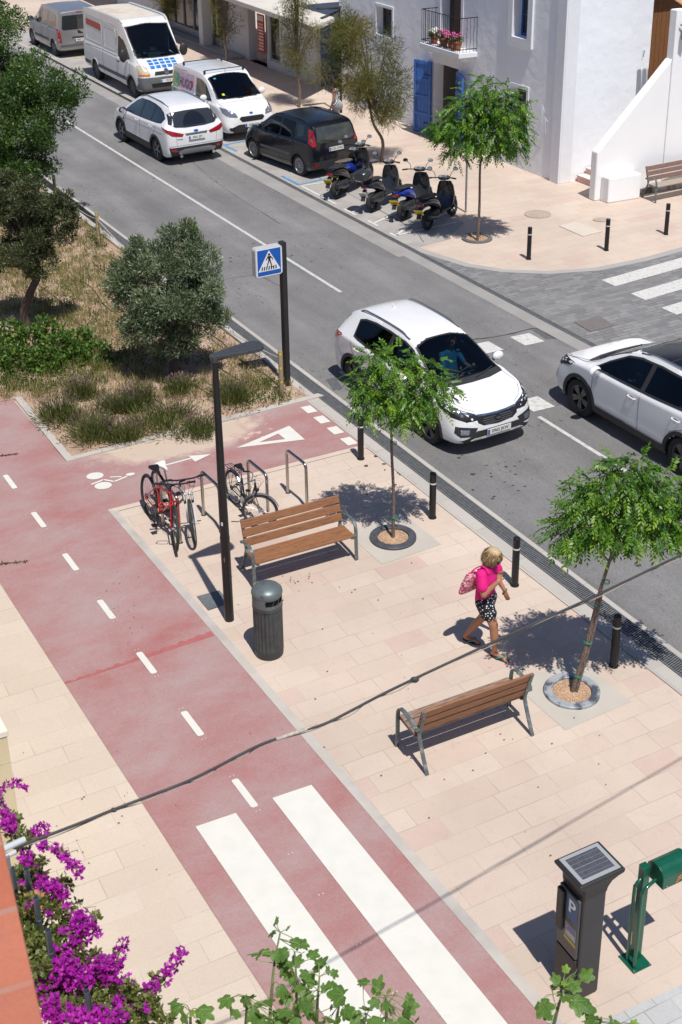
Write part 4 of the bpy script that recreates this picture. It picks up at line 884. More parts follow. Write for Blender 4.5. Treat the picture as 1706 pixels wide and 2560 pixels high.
# pale yellow building whose corner shows at the left border
yb = slab_mat('yellow_stone', 0, 3, .35, [(0,(.62,.52,.33)),(1,(.66,.57,.38))], (.25,.22,.15), .006, rough=.85)
cy_ = empty('yellow_house', (0,0,0), 0, 'pale yellow block wall corner at the left border below the pavement', 'house')
mb = MB(); c0 = at(19,1812,2.4); du, dvv = BU, BV
mb.prism([(c0)[:2], (c0+du*9)[:2], (c0+du*9-dvv*4)[:2], (c0-dvv*4)[:2]], 2.33, 2.4); mb.build('coping', mat('cream_coping', (.72,.68,.58), .8, var=.05), cy_, bevel=.01)
mb = MB(); c1 = c0-dvv*.015+du*.01
for k in range(8): mb.prism([(c1)[:2], (c1+du*8.98)[:2], (c1+du*8.98-dvv*3.9)[:2], (c1-dvv*3.9)[:2]], 2.32-.29*(k+1)+.006, 2.32-.29*k)
mb.build('wall', mat('yellow_blocks', (.66,.56,.36), .85, var=.07, vscale=2, bump=.15), cy_)
# iron fence posts in the bougainvillea
pipe = mat('grey_pipe', (.10,.125,.14), .45, .4, var=.15, vscale=12)
for i, (x, y, x2, y2, z_) in enumerate(((92,2030,110,2120,4.32),(30,2170,42,2215,4.32),(66,2172,76,2232,4.32),(90,2244,100,2304,4.32),(120,2325,134,2400,4.32),(217,2478,226,2530,4.32))):
    if i == 0: continue
    t = at(x, y, z_); mb = MB(); mb.lathe([(.013,.0),(.0165,.0),(.0165,-1.2)], 14, t); mb.lathe([(.013,-.12),(0,-.12)], 14, t); mb.lathe([(.013,0),(.013,-.12)], 14, t); mb.lathe([(.0165,-.16),(.0185,-.162),(.0185,-.175),(.0165,-.177)], 14, t)
    o = mb.build('fence_post', pipe, smooth=True); tag(o, ['', 'grey pipe post right beside the terracotta parapet and the cable anchor', 'upper grey pipe post standing among the bougainvillea', 'second grey pipe post below the cable, among fading orange bracts', 'third grey pipe post down, above the densest purple flowers', 'lowest grey pipe post amid the dense purple flowers'][i], 'fence post', 'grey pipe posts in the bougainvillea')
# ================================================================ VEHICLES
def car_paint(name, col, rough=.22, var=.02):
    return mat(name, col, rough, 0, spec=.5, coat=.9, var=var, vscale=2.5, rvar=.05)
def glass_tint(name, tint, refl=.0):
    if name in MATS: return MATS[name]
    m = bpy.data.materials.new(name); m.use_nodes = True; N, L = nodes_of(m); out = N['Material Output']; N.remove(N['Principled BSDF'])
    tr = N.new('ShaderNodeBsdfTransparent'); tr.inputs[0].default_value = (*tint, 1); gl = N.new('ShaderNodeBsdfGlossy'); gl.inputs['Roughness'].default_value = .03; gl.inputs[0].default_value = (.9,.95,1,1)
    fr = N.new('ShaderNodeFresnel'); fr.inputs[0].default_value = 1.5; ad = N.new('ShaderNodeMath'); ad.operation = 'ADD'; L.new(fr.outputs[0], ad.inputs[0]); ad.inputs[1].default_value = refl
    mx = N.new('ShaderNodeMixShader'); L.new(ad.outputs[0], mx.inputs[0]); L.new(tr.outputs[0], mx.inputs[1]); L.new(gl.outputs[0], mx.inputs[2]); L.new(mx.outputs[0], out.inputs[0])
    MATS[name] = m; return m
g_clear = glass_tint('windscreen_glass', (.36,.50,.52)); g_dark = glass_tint('side_glass', (.22,.28,.29)); g_priv = glass_tint('privacy_glass', (.03,.035,.04))
tyre_m = mat('tyre_rubber', (.022,.022,.023), .85, var=.2, vscale=15); alloy = mat('alloy', (.20,.20,.205), .35, .8); plast = mat('black_plastic', (.025,.025,.027), .55, var=.15, vscale=20); plast2 = mat('grey_plastic', (.09,.095,.10), .6, var=.1, vscale=12)
lens_c = mat('clear_lens', (.30,.33,.37), .08, .6, var=.3, vscale=22, coat=1); lens_r = mat('red_lens', (.30,.008,.012), .12, coat=1, var=.3, vscale=18); lens_o = mat('amber_lens', (.60,.16,.02), .2, coat=.5)
chr_m = mat('chrome_trim', (.6,.62,.64), .12, 1.0); seat_mt = mat('seat_fabric', (.045,.045,.05), .8); plate_w = mat('plate_white', (.68,.68,.64), .45); plate_k = mat('plate_black', (.012,.012,.015), .5); plate_b = mat('plate_blue', (.01,.08,.40), .4); plate_y = mat('plate_yellow', (.72,.48,.02), .45)
seam_m = mat('seam_dark', (.06,.06,.065), .7); inside_m = mat('cabin_dark', (.02,.02,.022), .8)

def cr(a, b, c, d, t): return 0.5*((2*b)+(c-a)*t+(2*a-5*b+4*c-d)*t*t+(-a+3*b-3*c+d)*t**3)
def interp_rows(rows, step):
    rows = [np.array(r, float) for r in rows]; ext = [2*rows[0]-rows[1]] + rows + [2*rows[-1]-rows[-2]]; out = []
    for i in range(1, len(ext)-2):
        dx = max(abs(ext[i+1][0]-ext[i][0]), .6*abs(ext[i+1][3]-ext[i][3])); n = max(2, int(math.ceil(dx/step)))
        for k in range(n): out.append(cr(ext[i-1], ext[i], ext[i+1], ext[i+2], k/n))
    out.append(rows[-1]); return out
def section(r):
    x, zl, zb, zt, wl, wb, wt = r[:7]; g = zt-zb; wm = max(wl, wb)+.008
    P = [(0,zl),(wl*.82,zl),(wl*.985,zl+.05),(wm,zl+(zb-zl)*.5),(wb,zb-.015),(wb-min(.035,.3*abs(wb-wt)),zb+min(.03,.25*g)),(wt+.012,zt-min(.075,.42*g)),(wt-.05*min(1,g*3),zt-min(.03,.16*g)),(wt*.5,zt-.008*min(1,g*4)),(0,zt)]
    P = [np.array(p) for p in P]; P = [np.array((-P[1][0],P[1][1]))] + P + [np.array((-P[-2][0],P[-2][1]))]
    seg = [5,2,6,7,2,11,3,4,4]; out = []
    for i in range(1, len(P)-2):
        for k in range(seg[i-1]):
            t = k/seg[i-1]
            if i in (5, 6): out.append(P[i]*(1-t)+P[i+1]*t)
            else: out.append(cr(P[i-1], P[i], P[i+1], P[i+2], t))
    out.append(P[-2]); return [(max(0, p[0]), p[1]) for p in out]
class CarBody:
    def __init__(s, rows, step=.04):
        rr = interp_rows(rows, step); s.v = []; s.f = []; n = None
        for r in rr:
            h = section(r); ring = [(r[0], y, z) for y, z in h] + [(r[0], -y, z) for y, z in h[-2:0:-1]]; n = len(ring); s.v += ring
        m = len(rr); s.f = [(i*n+k, i*n+(k+1)%n, (i+1)*n+(k+1)%n, (i+1)*n+k) for i in range(m-1) for k in range(n)]
        s.f += [tuple(range(n))[::-1], tuple((m-1)*n+k for k in range(n))]
        s.V = [Vector(v) for v in s.v]; s.bvh = BVHTree.FromPolygons(s.V, s.f); s.cuts = []
    def hit(s, o, d):
        h = s.bvh.ray_cast(o, d); 
        if h[0] is None:
            h2 = s.bvh.find_nearest(o + d*o.length*.0 + d*2.5 if False else o, 10); return None, None
        return h[0], h[1]
def inside(p, poly):
    x, y = p; c = False; n = len(poly); j = n-1
    for i in range(n):
        xi, yi = poly[i]; xj, yj = poly[j]
        if (yi > y) != (yj > y) and x < (xj-xi)*(y-yi)/(yj-yi+1e-12)+xi: c = not c
        j = i
    return c
def smooth_closed(pts, n=4):
    P = [Vector(p) for p in pts]; N_ = len(P); out = []
    for i in range(N_):
        a, b, c, d = P[i-1], P[i], P[(i+1)%N_], P[(i+2)%N_]
        for k in range(n): out.append(0.5*((2*b)+(c-a)*(k/n)+(2*a-5*b+4*c-d)*(k/n)**2+(-a+3*b-3*c+d)*(k/n)**3))
    return out
def offset_poly(poly, d):
    P = [Vector(p) for p in poly]; n = len(P); A = sum(P[i].x*P[(i+1)%n].y-P[(i+1)%n].x*P[i].y for i in range(n)); sg = 1 if A > 0 else -1; out = []
    for i in range(n):
        a, b, c = P[i-1], P[i], P[(i+1)%n]; e1 = (b-a).normalized(); e2 = (c-b).normalized(); n1 = Vector((e1.y,-e1.x))*sg; n2 = Vector((e2.y,-e2.x))*sg; m = (n1+n2)
        if m.length < 1e-6: m = n1
        m.normalize(); out.append(b + m*d/max(.5, m.dot(n1)))
    return out
def densify(poly, s):
    out = []
    for i in range(len(poly)):
        a, b = Vector(poly[i]), Vector(poly[(i+1)%len(poly)]); n = max(1, int((b-a).length/s))
        out += [a.lerp(b, k/n) for k in range(n)]
    return out
class Proj:
    """projects 2-D outlines onto a car body along a direction"""
    def __init__(s, body, d): 
        s.b = body; s.d = Vector(d).normalized()    # direction the outline is seen from (outward)
        up_ = Vector((0,0,1)) if abs(s.d.z) < .9 else Vector((1,0,0))
        s.X = up_.cross(s.d).normalized(); s.Y = s.d.cross(s.X)
    def raw(s, p): return Vector((p.dot(s.X), p.dot(s.Y)))
    def to2(s, p):
        p = Vector(p)
        if abs(s.d.z) > .5 and abs(s.d.z) < .9999 and p.z == 0:      # plan point: drop it onto the body first
            h = s.b.hit(Vector((p.x, p.y, 5)), Vector((0,0,-1)))[0]
            if h is not None: p = h
        elif abs(s.d.x) > .5 and abs(s.d.x) < .9999:
            k = math.copysign(1, s.d.x); h = s.b.hit(Vector((5*k, p.y, p.z)), Vector((-k,0,0)))[0]
            if h is not None and abs(h.x-p.x) < .45: p = h
        return s.raw(p)
    def surf(s, q, off):
        o = s.X*q[0] + s.Y*q[1] + s.d*6; h, n = s.b.hit(o, -s.d)
        if h is None: return None
        if n.dot(s.d) < 0: n = -n
        return h + n*off
def patch(body, pts, m, parent, name, d=(0,1,0), off=.004, smooth=0, hole=None, step=.06, cut=False, inner=None, skirt=.012):
    pr_ = Proj(body, d); poly = [pr_.to2(p) for p in pts]
    if smooth: poly = smooth_closed(poly, smooth)
    if cut: body.cuts.append((pr_, offset_poly(poly, -.012) if False else poly))
    loops = [densify(poly, step)]
    if inner: loops.append(densify(offset_poly(poly, -inner), step))
    verts = []; edges = []
    for lp_ in loops:
        b0_ = len(verts); verts += lp_; edges += [(b0_+i, b0_+(i+1)%len(lp_)) for i in range(len(lp_))]
    if not inner:
        xs = [p.x for p in poly]; ys = [p.y for p in poly]
        x = min(xs)+step*.6
        while x < max(xs):
            y = min(ys)+step*.6
            while y < max(ys):
                if inside((x,y), poly) and min((Vector((x,y))-p).length for p in loops[0]) > step*.5: verts.append(Vector((x,y)))
                y += step
            x += step
    V2, E2, F2, *_ = delaunay_2d_cdt(verts, edges, [], 0, 1e-5)
    tris = []
    inn = offset_poly(poly, -inner) if inner else None
    for f in F2:
        c = sum((V2[i] for i in f), Vector((0,0)))/len(f)
        if not inside(c, poly): continue
        if inn and inside(c, inn): continue
        tris.append(tuple(f))
    V3 = [pr_.surf(q, off) for q in V2]; ok = [t for t in tris if all(V3[i] is not None for i in t)]
    mb = MB(); vs = [v if v is not None else Vector((0,0,0)) for v in V3]
    # rim
    from collections import Counter
    cnt = Counter(tuple(sorted((t[i], t[(i+1)%len(t)]))) for t in ok for i in range(len(t)))
    n0 = len(vs); low = {}; fs = list(ok)
    if skirt:
        for t in ok:
            for i in range(len(t)):
                a, b2 = t[i], t[(i+1)%len(t)]
                if cnt[tuple(sorted((a,b2)))] == 1:
                    for k in (a, b2):
                        if k not in low: low[k] = len(vs); vs.append(vs[k] - pr_.d*skirt)
                    fs.append((b2, a, low[a], low[b2]))
    mb.add(vs, fs); used = set(i for f in fs for i in f); remap = {}; nv = []
    for i in sorted(used): remap[i] = len(nv); nv.append(mb.v[i])
    mb.v = nv; mb.f = [tuple(remap[i] for i in f) for f in fs]
    o = mb.build(name, m, parent); shade(o, 50); return o
def seam(body, pts, d, parent, name='panel_gap', r=.0045, m=None, mirror=False):
    pr_ = Proj(body, d); pts = [pr_.to2(p) for p in pts]; q = []
    for i in range(len(pts)-1):
        n = max(2, int((pts[i+1]-pts[i]).length/.05)); q += [pts[i].lerp(pts[i+1], k/n) for k in range(n)]
    q.append(pts[-1]); w = [pr_.surf(a, .0005) for a in q]; w = [a for a in w if a is not None]
    mb = MB(); mb.tube(w, r, 4); return mb.build(name, m or seam_m, parent)
def make_wheel(parent, x, y, R=.345, w=.225, style='double', rim=alloy, rr=.66):
    """axis along y, outer face toward sign(y)"""
    s = 1 if y > 0 else -1
    Q = Matrix.Rotation(-math.pi/2*s, 3, 'X')
    def L_(prof, mb, seg=40): mb.lathe(prof, seg, (0,0,0), Q)
    rw = R*rr
    mb = MB(); L_([(.0,-.02),(rw*.55,-.02),(rw*.55,-.04),(rw*.96,-.05)], mb, 28); h = mb.build('wheel', mat('brake_dark', (.03,.03,.032), .6, .5), parent, loc=(x, y, R))
    mb = MB(); L_([(rw,-w/2),(R*.93,-w/2),(R*.985,-w*.42),(R,-w*.3),(R,w*.3),(R*.985,w*.42),(R*.93,w/2),(rw*1.04,w/2),(rw,w*.42)], mb, 48); mb.build('tyre', tyre_m, h, smooth=True)
    mb = MB(); L_([(rw*1.03,w*.40),(rw*1.03,w*.455),(rw*.97,w*.455),(rw*.93,w*.36),(rw*.92,-w*.3)], mb, 48)
    if style == 'double' or style == 'five' or style == 'six':
        n = 6 if style == 'six' else 5
        for k in range(n):
            a = 2*math.pi*k/n + .3
            wid = .125 if style == 'double' else .09
            for da in ((-.15, .15) if style == 'double' else (0,)):
                ca, sa = math.cos(a+da*.55), math.sin(a+da*.55); ta = Vector((-sa, ca, 0)); ra_ = Vector((ca, sa, 0)); ca2, sa2 = math.cos(a+da), math.sin(a+da); rb = Vector((ca2, sa2, 0)); tb = Vector((-sa2, ca2, 0))
                w0, w1 = rw*wid*.8, rw*wid*(1.15 if style == 'double' else 1.7)
                ps_ = [ra_*rw*.16-ta*w0, ra_*rw*.16+ta*w0, rb*rw*.97+tb*w1, rb*rw*.97-tb*w1]
                z0_, z1_ = w*.22, w*.38; vs = [Q @ Vector((p.x, p.y, z)) for z in (z0_, z1_) for p in ps_]
                mb.add(vs, [(0,1,2,3)[::-1],(4,5,6,7),(0,1,5,4),(1,2,6,5),(2,3,7,6),(3,0,4,7)])
        L_([(0,w*.40),(rw*.12,w*.40),(rw*.22,w*.37),(rw*.24,w*.25)], mb, 20)
    else:   # pressed steel or full cover
        L_([(0,w*.40),(rw*.30,w*.40),(rw*.34,w*.34),(rw*.8,w*.36),(rw*.93,w*.40)], mb, 40)
        n = 12 if style == 'cover' else 8
        mb2 = MB()
        for k in range(n):
            a = 2*math.pi*k/n; c = Vector((math.cos(a)*rw*.62, math.sin(a)*rw*.62, w*.363)); R2 = Matrix.Rotation(a, 3, 'Z'); wd = .05 if style == 'cover' else .09
            vs = [Q @ (c + R2 @ Vector((dx*rw*.2, dy*rw*wd*(1.6 if dx > 0 else .8), 0.0))) for dx, dy in ((-1,-1),(1,-1),(1,1),(-1,1))]; mb2.add(vs, [(0,1,2,3)])
        mb2.build('rim_holes', plate_k, h)
    o = mb.build('rim', rim, h); shade(o, 30); return h
def plate(parent, c, yaw, tilt, txt, w=.52, hgt_=.11, yellow=False, blue=True, size=.088, name='number_plate'):
    R = Matrix.Rotation(yaw, 3, 'Z') @ Matrix.Rotation(tilt, 3, 'Y')    # plate normal = local +x
    def q(a, b, o_=0): return Vector(c) + R @ Vector((o_, a, b))
    mb = MB(); vs = [q(a*w/2, b*hgt_/2, o_) for o_ in (-.008, .004) for a, b in ((-1,-1),(1,-1),(1,1),(-1,1))]
    mb.add(vs, [(3,2,1,0),(4,5,6,7),(0,1,5,4),(1,2,6,5),(2,3,7,6),(3,0,4,7)]); p = mb.build(name, plate_y if yellow else plate_w, parent, bevel=.002)
    if blue: mb = MB(); mb.sheet([q(a, b, .0052) for a, b in ((-w/2+.006,-hgt_/2+.006),(-w/2+.05,-hgt_/2+.006),(-w/2+.05,hgt_/2-.006),(-w/2+.006,hgt_/2-.006))]); mb.build('blue_strip', plate_b, p)
    vs, fs = text_mesh(txt, size, bold=.0012); mb = MB(); mb.add([q(v[0]+(.02 if blue else 0), v[1], .0058) for v in vs], fs); mb.build('characters', plate_k, p); return p
def finish_body(body, m, parent, arches, ylim, name='body'):
    """cut windows and wheel openings, then link"""
    keep = []
    for f in body.f:
        if len(f) > 4: keep.append(f); continue
        c = sum((body.V[i] for i in f), Vector())/4; drop = False
        for (ax, az, aR) in arches:
            if (c.x-ax)**2+(c.z-az)**2 < aR*aR and abs(c.y) > ylim: drop = True; break
        if not drop:
            e1 = body.V[f[2]]-body.V[f[0]]; e2 = body.V[f[3]]-body.V[f[1]]; nn = e1.cross(e2)
            if nn.length > 1e-9:
                nn.normalize()
                ctr = Vector((c.x, 0, .9)); 
                if nn.dot(c-ctr) < 0: nn = -nn
                for pr_, poly in body.cuts:
                    if nn.dot(pr_.d) > .15 and c.dot(pr_.d) > 0 - (1.5 if abs(pr_.d.z) > .5 else 0) and inside(pr_.raw(c), poly): drop = True; break
        if not drop: keep.append(f)
    mb = MB(); mb.v = [tuple(v) for v in body.V]; mb.f = keep
    o = mb.build(name, m, parent); bm = bmesh.new(); bm.from_mesh(o.data); bmesh.ops.delete(bm, geom=[v for v in bm.verts if not v.link_faces], context='VERTS'); bmesh.ops.recalc_face_normals(bm, faces=bm.faces); bm.to_mesh(o.data); bm.free()
    shade(o, 55); return o
def arch_ring(body, x, z, r0_, r1_, a0, a1, m, parent, off=.012, sgn=1, name='wheel_arch'):
    outer = [(x+math.cos(t)*r1_, z+math.sin(t)*r1_) for t in np.linspace(R_(a0), R_(a1), 22)]; inner = [(x+math.cos(t)*r0_, z+math.sin(t)*r0_) for t in np.linspace(R_(a1), R_(a0), 22)]
    return patch(body, [(a, 0, b) for a, b in outer+inner], m, parent, name, d=(0,sgn,0), off=off, skirt=.05)
def well(parent, x, R, y0, y1, sgn):
    mb = MB(); n = 16; A = [math.pi*k/n*1.16-.25 for k in range(n+1)]
    vs = [Vector((x+math.cos(a)*R, sgn*y, .34+math.sin(a)*R)) for y in (y0, y1) for a in A] + [Vector((x, sgn*y0, .34))]
    mb.add(vs, [(k, k+1, k+n+2, k+n+1) for k in range(n)] + [(2*n+2, k, k+1) for k in range(n)]); return mb.build('wheel_well', inside_m, parent)
def seats(parent, xs, zf=.42, w=.27, hh=1.05, n_y=(-.37,.37)):
    mb = None
    for x in xs:
        for y in n_y:
            mb = MB(); mb.box((x,y,zf+.07), (.5,w*1.9,.14)); mb.box((x-.29,y,zf+.36), (.12,w*1.8,.56), mat=Matrix.Rotation(R_(-14),3,'Y')); mb.box((x-.39,y,zf+.74), (.09,.24,.17), mat=Matrix.Rotation(R_(-10),3,'Y'))
            mb.build('seat', seat_mt, parent, bevel=.03)
def cabin(parent, x0, x1, W, belt, dash_x, wheel_y=.36, zf=.38, dash_h=.93):
    mb = MB(); mb.prism([(x0,-W),(x1,-W),(x1,W),(x0,W)], zf-.04, zf)
    for y in (-W, W): mb.box(((x0+x1)/2,y,(zf+belt)/2), (x1-x0,.03,belt-zf-.04))
    mb.box((x0,0,(zf+belt)/2), (.03,2*W,belt-zf-.05)); mb.build('cabin_lining', inside_m, parent)
    mb = MB(); mb.box((dash_x+.12,0,dash_h-.13), (.5,2*W-.04,.24), mat=Matrix.Rotation(R_(6),3,'Y')); ds = mb.build('dashboard', plast, parent, bevel=.05, seg=3)
    R = Matrix.Rotation(R_(-62),3,'Y'); mb = MB(); c = Vector((dash_x-.24, wheel_y, dash_h-.03))
    mb.tube([c + R @ Vector((math.cos(t)*.185, math.sin(t)*.185, 0)) for t in np.linspace(0, 2*math.pi, 25)], .015, 8, cap=False); mb.beam(c+R @ Vector((0,-.18,0)), c+R @ Vector((0,.18,0)), .04, .02); mb.beam(c, c+Vector((.22,0,-.08)), .05, .05); mb.build('steering_wheel', plast2, parent)
def mirror_part(parent, x, y, z, m, s, size=(.11,.20,.15)):
    mb = MB(); mb.ball((x, y+s*.10, z), (size[0]*.62, size[1]*.62, size[2]*.62), 14, 10); a = mb.build('mirror', m, parent, smooth=True)
    mb = MB(); mb.beam((x+.02, y-s*.06, z-.05), (x, y+s*.03, z-.03), .05, .03); mb.build('mirror_arm', plast, a)
    mb = MB(); c = Vector((x-size[0]*.60, y+s*.10, z)); mb.add([c+Vector((0, math.cos(t)*size[1]*.45, math.sin(t)*size[2]*.45)) for t in np.linspace(0, 2*math.pi, 17)[:-1]], [tuple(range(16))]); mb.build('mirror_glass', chr_m, a)
def handle(body, parent, x, z, s, m, yy):
    mb = MB(); h, n = body.hit(Vector((x, s*3, z)), Vector((0,-s,0)))
    if h is None: return
    mb.tube([h+Vector((-.10,-s*.0,0)), h+Vector((-.08,s*.03,.004)), h+Vector((.06,s*.03,.008)), h+Vector((.085,-s*.0,.005))], .014, 8); a = mb.build('door_handle', m, parent, smooth=True)
    mb = MB(); mb.ball(h, (.055,.006,.028), 12, 6); mb.build('handle_recess', plast2 if m is not plast else plast, a)
def place(t, fpx, rpx, side, halfw, wb, sc=None, shift=0.0):
    """stand the vehicle on its visible wheel contact points; side=+1 when its left side is the visible one"""
    F, Rr = at(*fpx), at(*rpx); d = (F-Rr); L = d.length; d.normalize(); left = Vector((-d.y, d.x, 0)); s = sc or L/wb
    c = (F+Rr)/2 - left*side*halfw*s + d*shift; t.location = c; t.rotation_euler = (0,0,math.atan2(d.y,d.x)); t.scale = (s,s,s); return s
def both(fn):
    for s in (1,-1): fn(s)
def my(pts, s): return [(x, y*s, z) for x, y, z in pts]

# ---------------------------------------------------------------- crossover with a chrome-topped grille
def make_crossover(paint, label, group, badge='KIA', plate_txt='0965 JKW', glass_roof=False):
    t = empty('parked_car' if False else 'car', (0,0,0), 0, label, 'car', group)
    rows = [(-2.22,.46,.72,.80,.50,.56,.50),(-2.19,.36,.80,.93,.70,.74,.66),(-2.10,.29,.96,1.08,.82,.85,.74),(-2.00,.25,1.05,1.30,.88,.89,.64),(-1.86,.24,1.08,1.47,.90,.915,.60),(-1.62,.24,1.09,1.575,.915,.928,.585),(-1.2,.24,1.085,1.625,.92,.93,.585),(-.6,.24,1.06,1.640,.92,.93,.595),(-.1,.24,1.04,1.625,.92,.928,.59),(.28,.24,1.025,1.575,.92,.928,.58),(.58,.24,1.02,1.46,.92,.926,.63),(.88,.24,1.01,1.30,.92,.924,.69),(1.16,.24,1.0,1.12,.92,.92,.76),(1.34,.24,.985,1.055,.918,.912,.78),(1.6,.24,.955,1.02,.91,.895,.765),(1.85,.25,.90,.965,.89,.85,.73),(2.03,.26,.82,.89,.84,.78,.67),(2.13,.28,.70,.80,.76,.68,.58),(2.19,.30,.58,.69,.64,.56,.48),(2.225,.36,.48,.57,.44,.38,.32)]
    b = CarBody(rows)
    WB = 1.32; Rw = .35
    both(lambda s: [well(t, x, .405, .52, .90, s) for x in (WB,-WB)])
    # glass
    ws = [(1.20,-.755,0),(1.26,-.40,0),(1.28,0,0),(1.26,.40,0),(1.20,.755,0),(.92,.68,0),(.58,.615,0),(.40,.585,0),(.30,.30,0),(.285,0,0),(.30,-.30,0),(.40,-.585,0),(.58,-.615,0),(.92,-.68,0)]
    patch(b, ws, plast, t, 'windscreen_seal', d=(.25,0,1), off=.006, inner=.035, skirt=.01)
    patch(b, ws, g_clear, t, 'windscreen', d=(.25,0,1), off=.003, cut=True, skirt=0)
    patch(b, [(1.30,-.76,0),(1.40,-.40,0),(1.42,0,0),(1.40,.40,0),(1.30,.76,0),(1.19,.765,0),(1.25,.40,0),(1.27,0,0),(1.25,-.40,0),(1.19,-.765,0)], plast, t, 'cowl', d=(0,0,1), off=.004)
    for s, (wy) in ((1,.1),(-1,-.45)):
        pr_ = Proj(b, (0,0,1)); mbw = MB(); pts = [Vector((1.32,.15-wy*0+ (0.0 if s>0 else -.62),0)), Vector((1.16, (.62 if s>0 else -.02),0))]; w3 = [pr_.surf(pr_.to2(pts[0].lerp(pts[1], k/6)), .022) for k in range(7)]; mbw.tube(w3, .010, 6); mbw.build('wiper', plast, t)
    rg = [(-1.93,-.62,1.40),(-1.93,.62,1.40),(-2.10,.66,1.12),(-2.12,0,1.08),(-2.10,-.66,1.12)]
    patch(b, rg, g_priv, t, 'rear_window', d=(-1,0,.35), off=.004, cut=True, skirt=.01)
    def side(s):
        d_ = (0,s,0)
        win = [(1.04,0,1.045),(.78,0,1.235),(.42,0,1.445),(.10,0,1.52),(-.4,0,1.555),(-.9,0,1.545),(-1.25,0,1.505),(-1.43,0,1.45),(-1.36,0,1.16),(-1.2,0,1.135),(-.5,0,1.09),(.2,0,1.065)]
        patch(b, win, plast, t, 'window_seal', d=d_, off=.007, inner=.03, skirt=.01)
        fr_ = [(.98,0,1.06),(.76,0,1.22),(.41,0,1.42),(.10,0,1.495),(-.20,0,1.515),(-.20,0,1.095),(.2,0,1.085)]
        rr_ = [(-.28,0,1.52),(-.4,0,1.53),(-.9,0,1.52),(-1.25,0,1.485),(-1.40,0,1.44),(-1.33,0,1.18),(-1.2,0,1.155),(-.5,0,1.11),(-.28,0,1.10)]
        patch(b, fr_, g_dark, t, 'side_window', d=d_, off=.003, cut=True, skirt=0); patch(b, rr_, g_priv, t, 'side_window', d=d_, off=.003, cut=True, skirt=0)
        patch(b, [(-.19,0,1.52),(-.29,0,1.525),(-.29,0,1.09),(-.19,0,1.085)], plast, t, 'door_pillar', d=d_, off=.0065)
        arch_ring(b, WB, Rw, .385, .455, -14, 190, plast, t, sgn=s); arch_ring(b, -WB, Rw, .385, .455, -10, 194, plast, t, sgn=s)
        patch(b, [(-.90,0,.40),(.90,0,.40),(.90,0,.26),(-.90,0,.26)], plast, t, 'sill', d=d_, off=.014, skirt=.03)
        for x0, x1, z0, z1 in ((.965,.985,1.03,.42),(-.24,-.24,1.06,.42)): seam(b, [(x0,0,z0),(x1,0,z1)], d_, t)
        seam(b, [(-1.38,0,1.08),(-1.30,0,.86),(-1.02,0,.72),(-.90,0,.42)], d_, t); seam(b, [(-.90,0,.42),(.985,0,.42)], d_, t)
        handle(b, t, -.05, .93, s, paint, 0); handle(b, t, -1.12, .96, s, paint, 0)
        mirror_part(t, .80, s*.93, 1.10, paint, s)
        # roof rail
        pr_ = Proj(b, (0,0,1)); w3 = [pr_.surf(pr_.to2((x, s*.555, 0)), .035 if -1.45 < x < .05 else .0) for x in (.18,.08,-.1,-.5,-.9,-1.2,-1.42,-1.55)]; mb = MB(); mb.tube(bezier(w3, 4), .017, 8); mb.build('roof_rail', mat('rail_silver', (.30,.32,.34), .3, .8), t, smooth=True)
        hl = [(2.14,s*.43,.695),(2.10,s*.45,.80),(1.98,s*.64,.87),(1.72,s*.84,.95),(1.54,s*.89,.965),(1.62,s*.90,.885),(1.88,s*.84,.765),(2.07,s*.64,.69)]
        h = patch(b, hl, plate_k, t, 'headlight', d=(1,s*.75,.45), off=.005); 
        ctr = [(1.98,s*.70,.80),(1.84,s*.80,.865)]
        for c3 in ctr:
            pr2 = Proj(b, (1,s*.75,.45)); p3 = pr2.surf(pr2.to2(c3), -.012); mb = MB(); 
            if p3 is not None: mb.ball(p3, (.036,.036,.036), 12, 8); mb.build('lamp', lens_c, h, smooth=True)
        patch(b, [(2.12,s*.44,.795),(1.98,s*.665,.852),(1.74,s*.85,.918),(1.66,s*.87,.915),(1.9,s*.75,.86),(2.06,s*.55,.80)], chr_m, h, 'lamp_trim', d=(1,s*.75,.45), off=.0075, skirt=.003)
        patch(b, [(-2.14,s*.52,1.0),(-2.09,s*.70,1.05),(-1.85,s*.90,1.10),(-1.72,s*.92,1.08),(-1.85,s*.90,.93),(-2.12,s*.74,.90)], lens_r, t, 'tail_light', d=(-1,s*.9,.2), off=.008)
        fg = [(2.165,s*.44,.56),(2.10,s*.66,.60),(1.97,s*.82,.62),(1.99,s*.84,.50),(2.08,s*.76,.42),(2.18,s*.52,.42)]
        f2 = patch(b, fg, plast, t, 'fog_recess', d=(1,s*.5,0), off=.006); patch(b, [(2.13,s*.60,.545),(2.04,s*.75,.56),(2.06,s*.76,.47),(2.14,s*.62,.46)], lens_c, f2, 'fog_lamp', d=(1,s*.5,0), off=.009, skirt=.004)
    both(side)
    gr = [(2.2,-.45,.775),(2.2,0,.745),(2.2,.45,.775),(2.2,.43,.65),(2.2,.32,.585),(2.2,0,.56),(2.2,-.32,.585),(2.2,-.43,.65)]
    g = patch(b, gr, plate_k, t, 'grille', d=(1,0,0), off=.006)
    patch(b, [(2.2,-.44,.79),(2.2,-.2,.768),(2.2,0,.762),(2.2,.2,.768),(2.2,.44,.79),(2.2,.425,.755),(2.2,.2,.74),(2.2,0,.728),(2.2,-.2,.74),(2.2,-.425,.755)], chr_m, g, 'chrome_bar', d=(1,0,.3), off=.014)
    for zz in (.70,.665,.63,.60): patch(b, [(2.2,-.34+abs(.66-zz),zz),(2.2,.34-abs(.66-zz),zz),(2.2,.34-abs(.66-zz),zz-.008),(2.2,-.34+abs(.66-zz),zz-.008)], plast2, g, 'grille_bar', d=(1,0,0), off=.009)
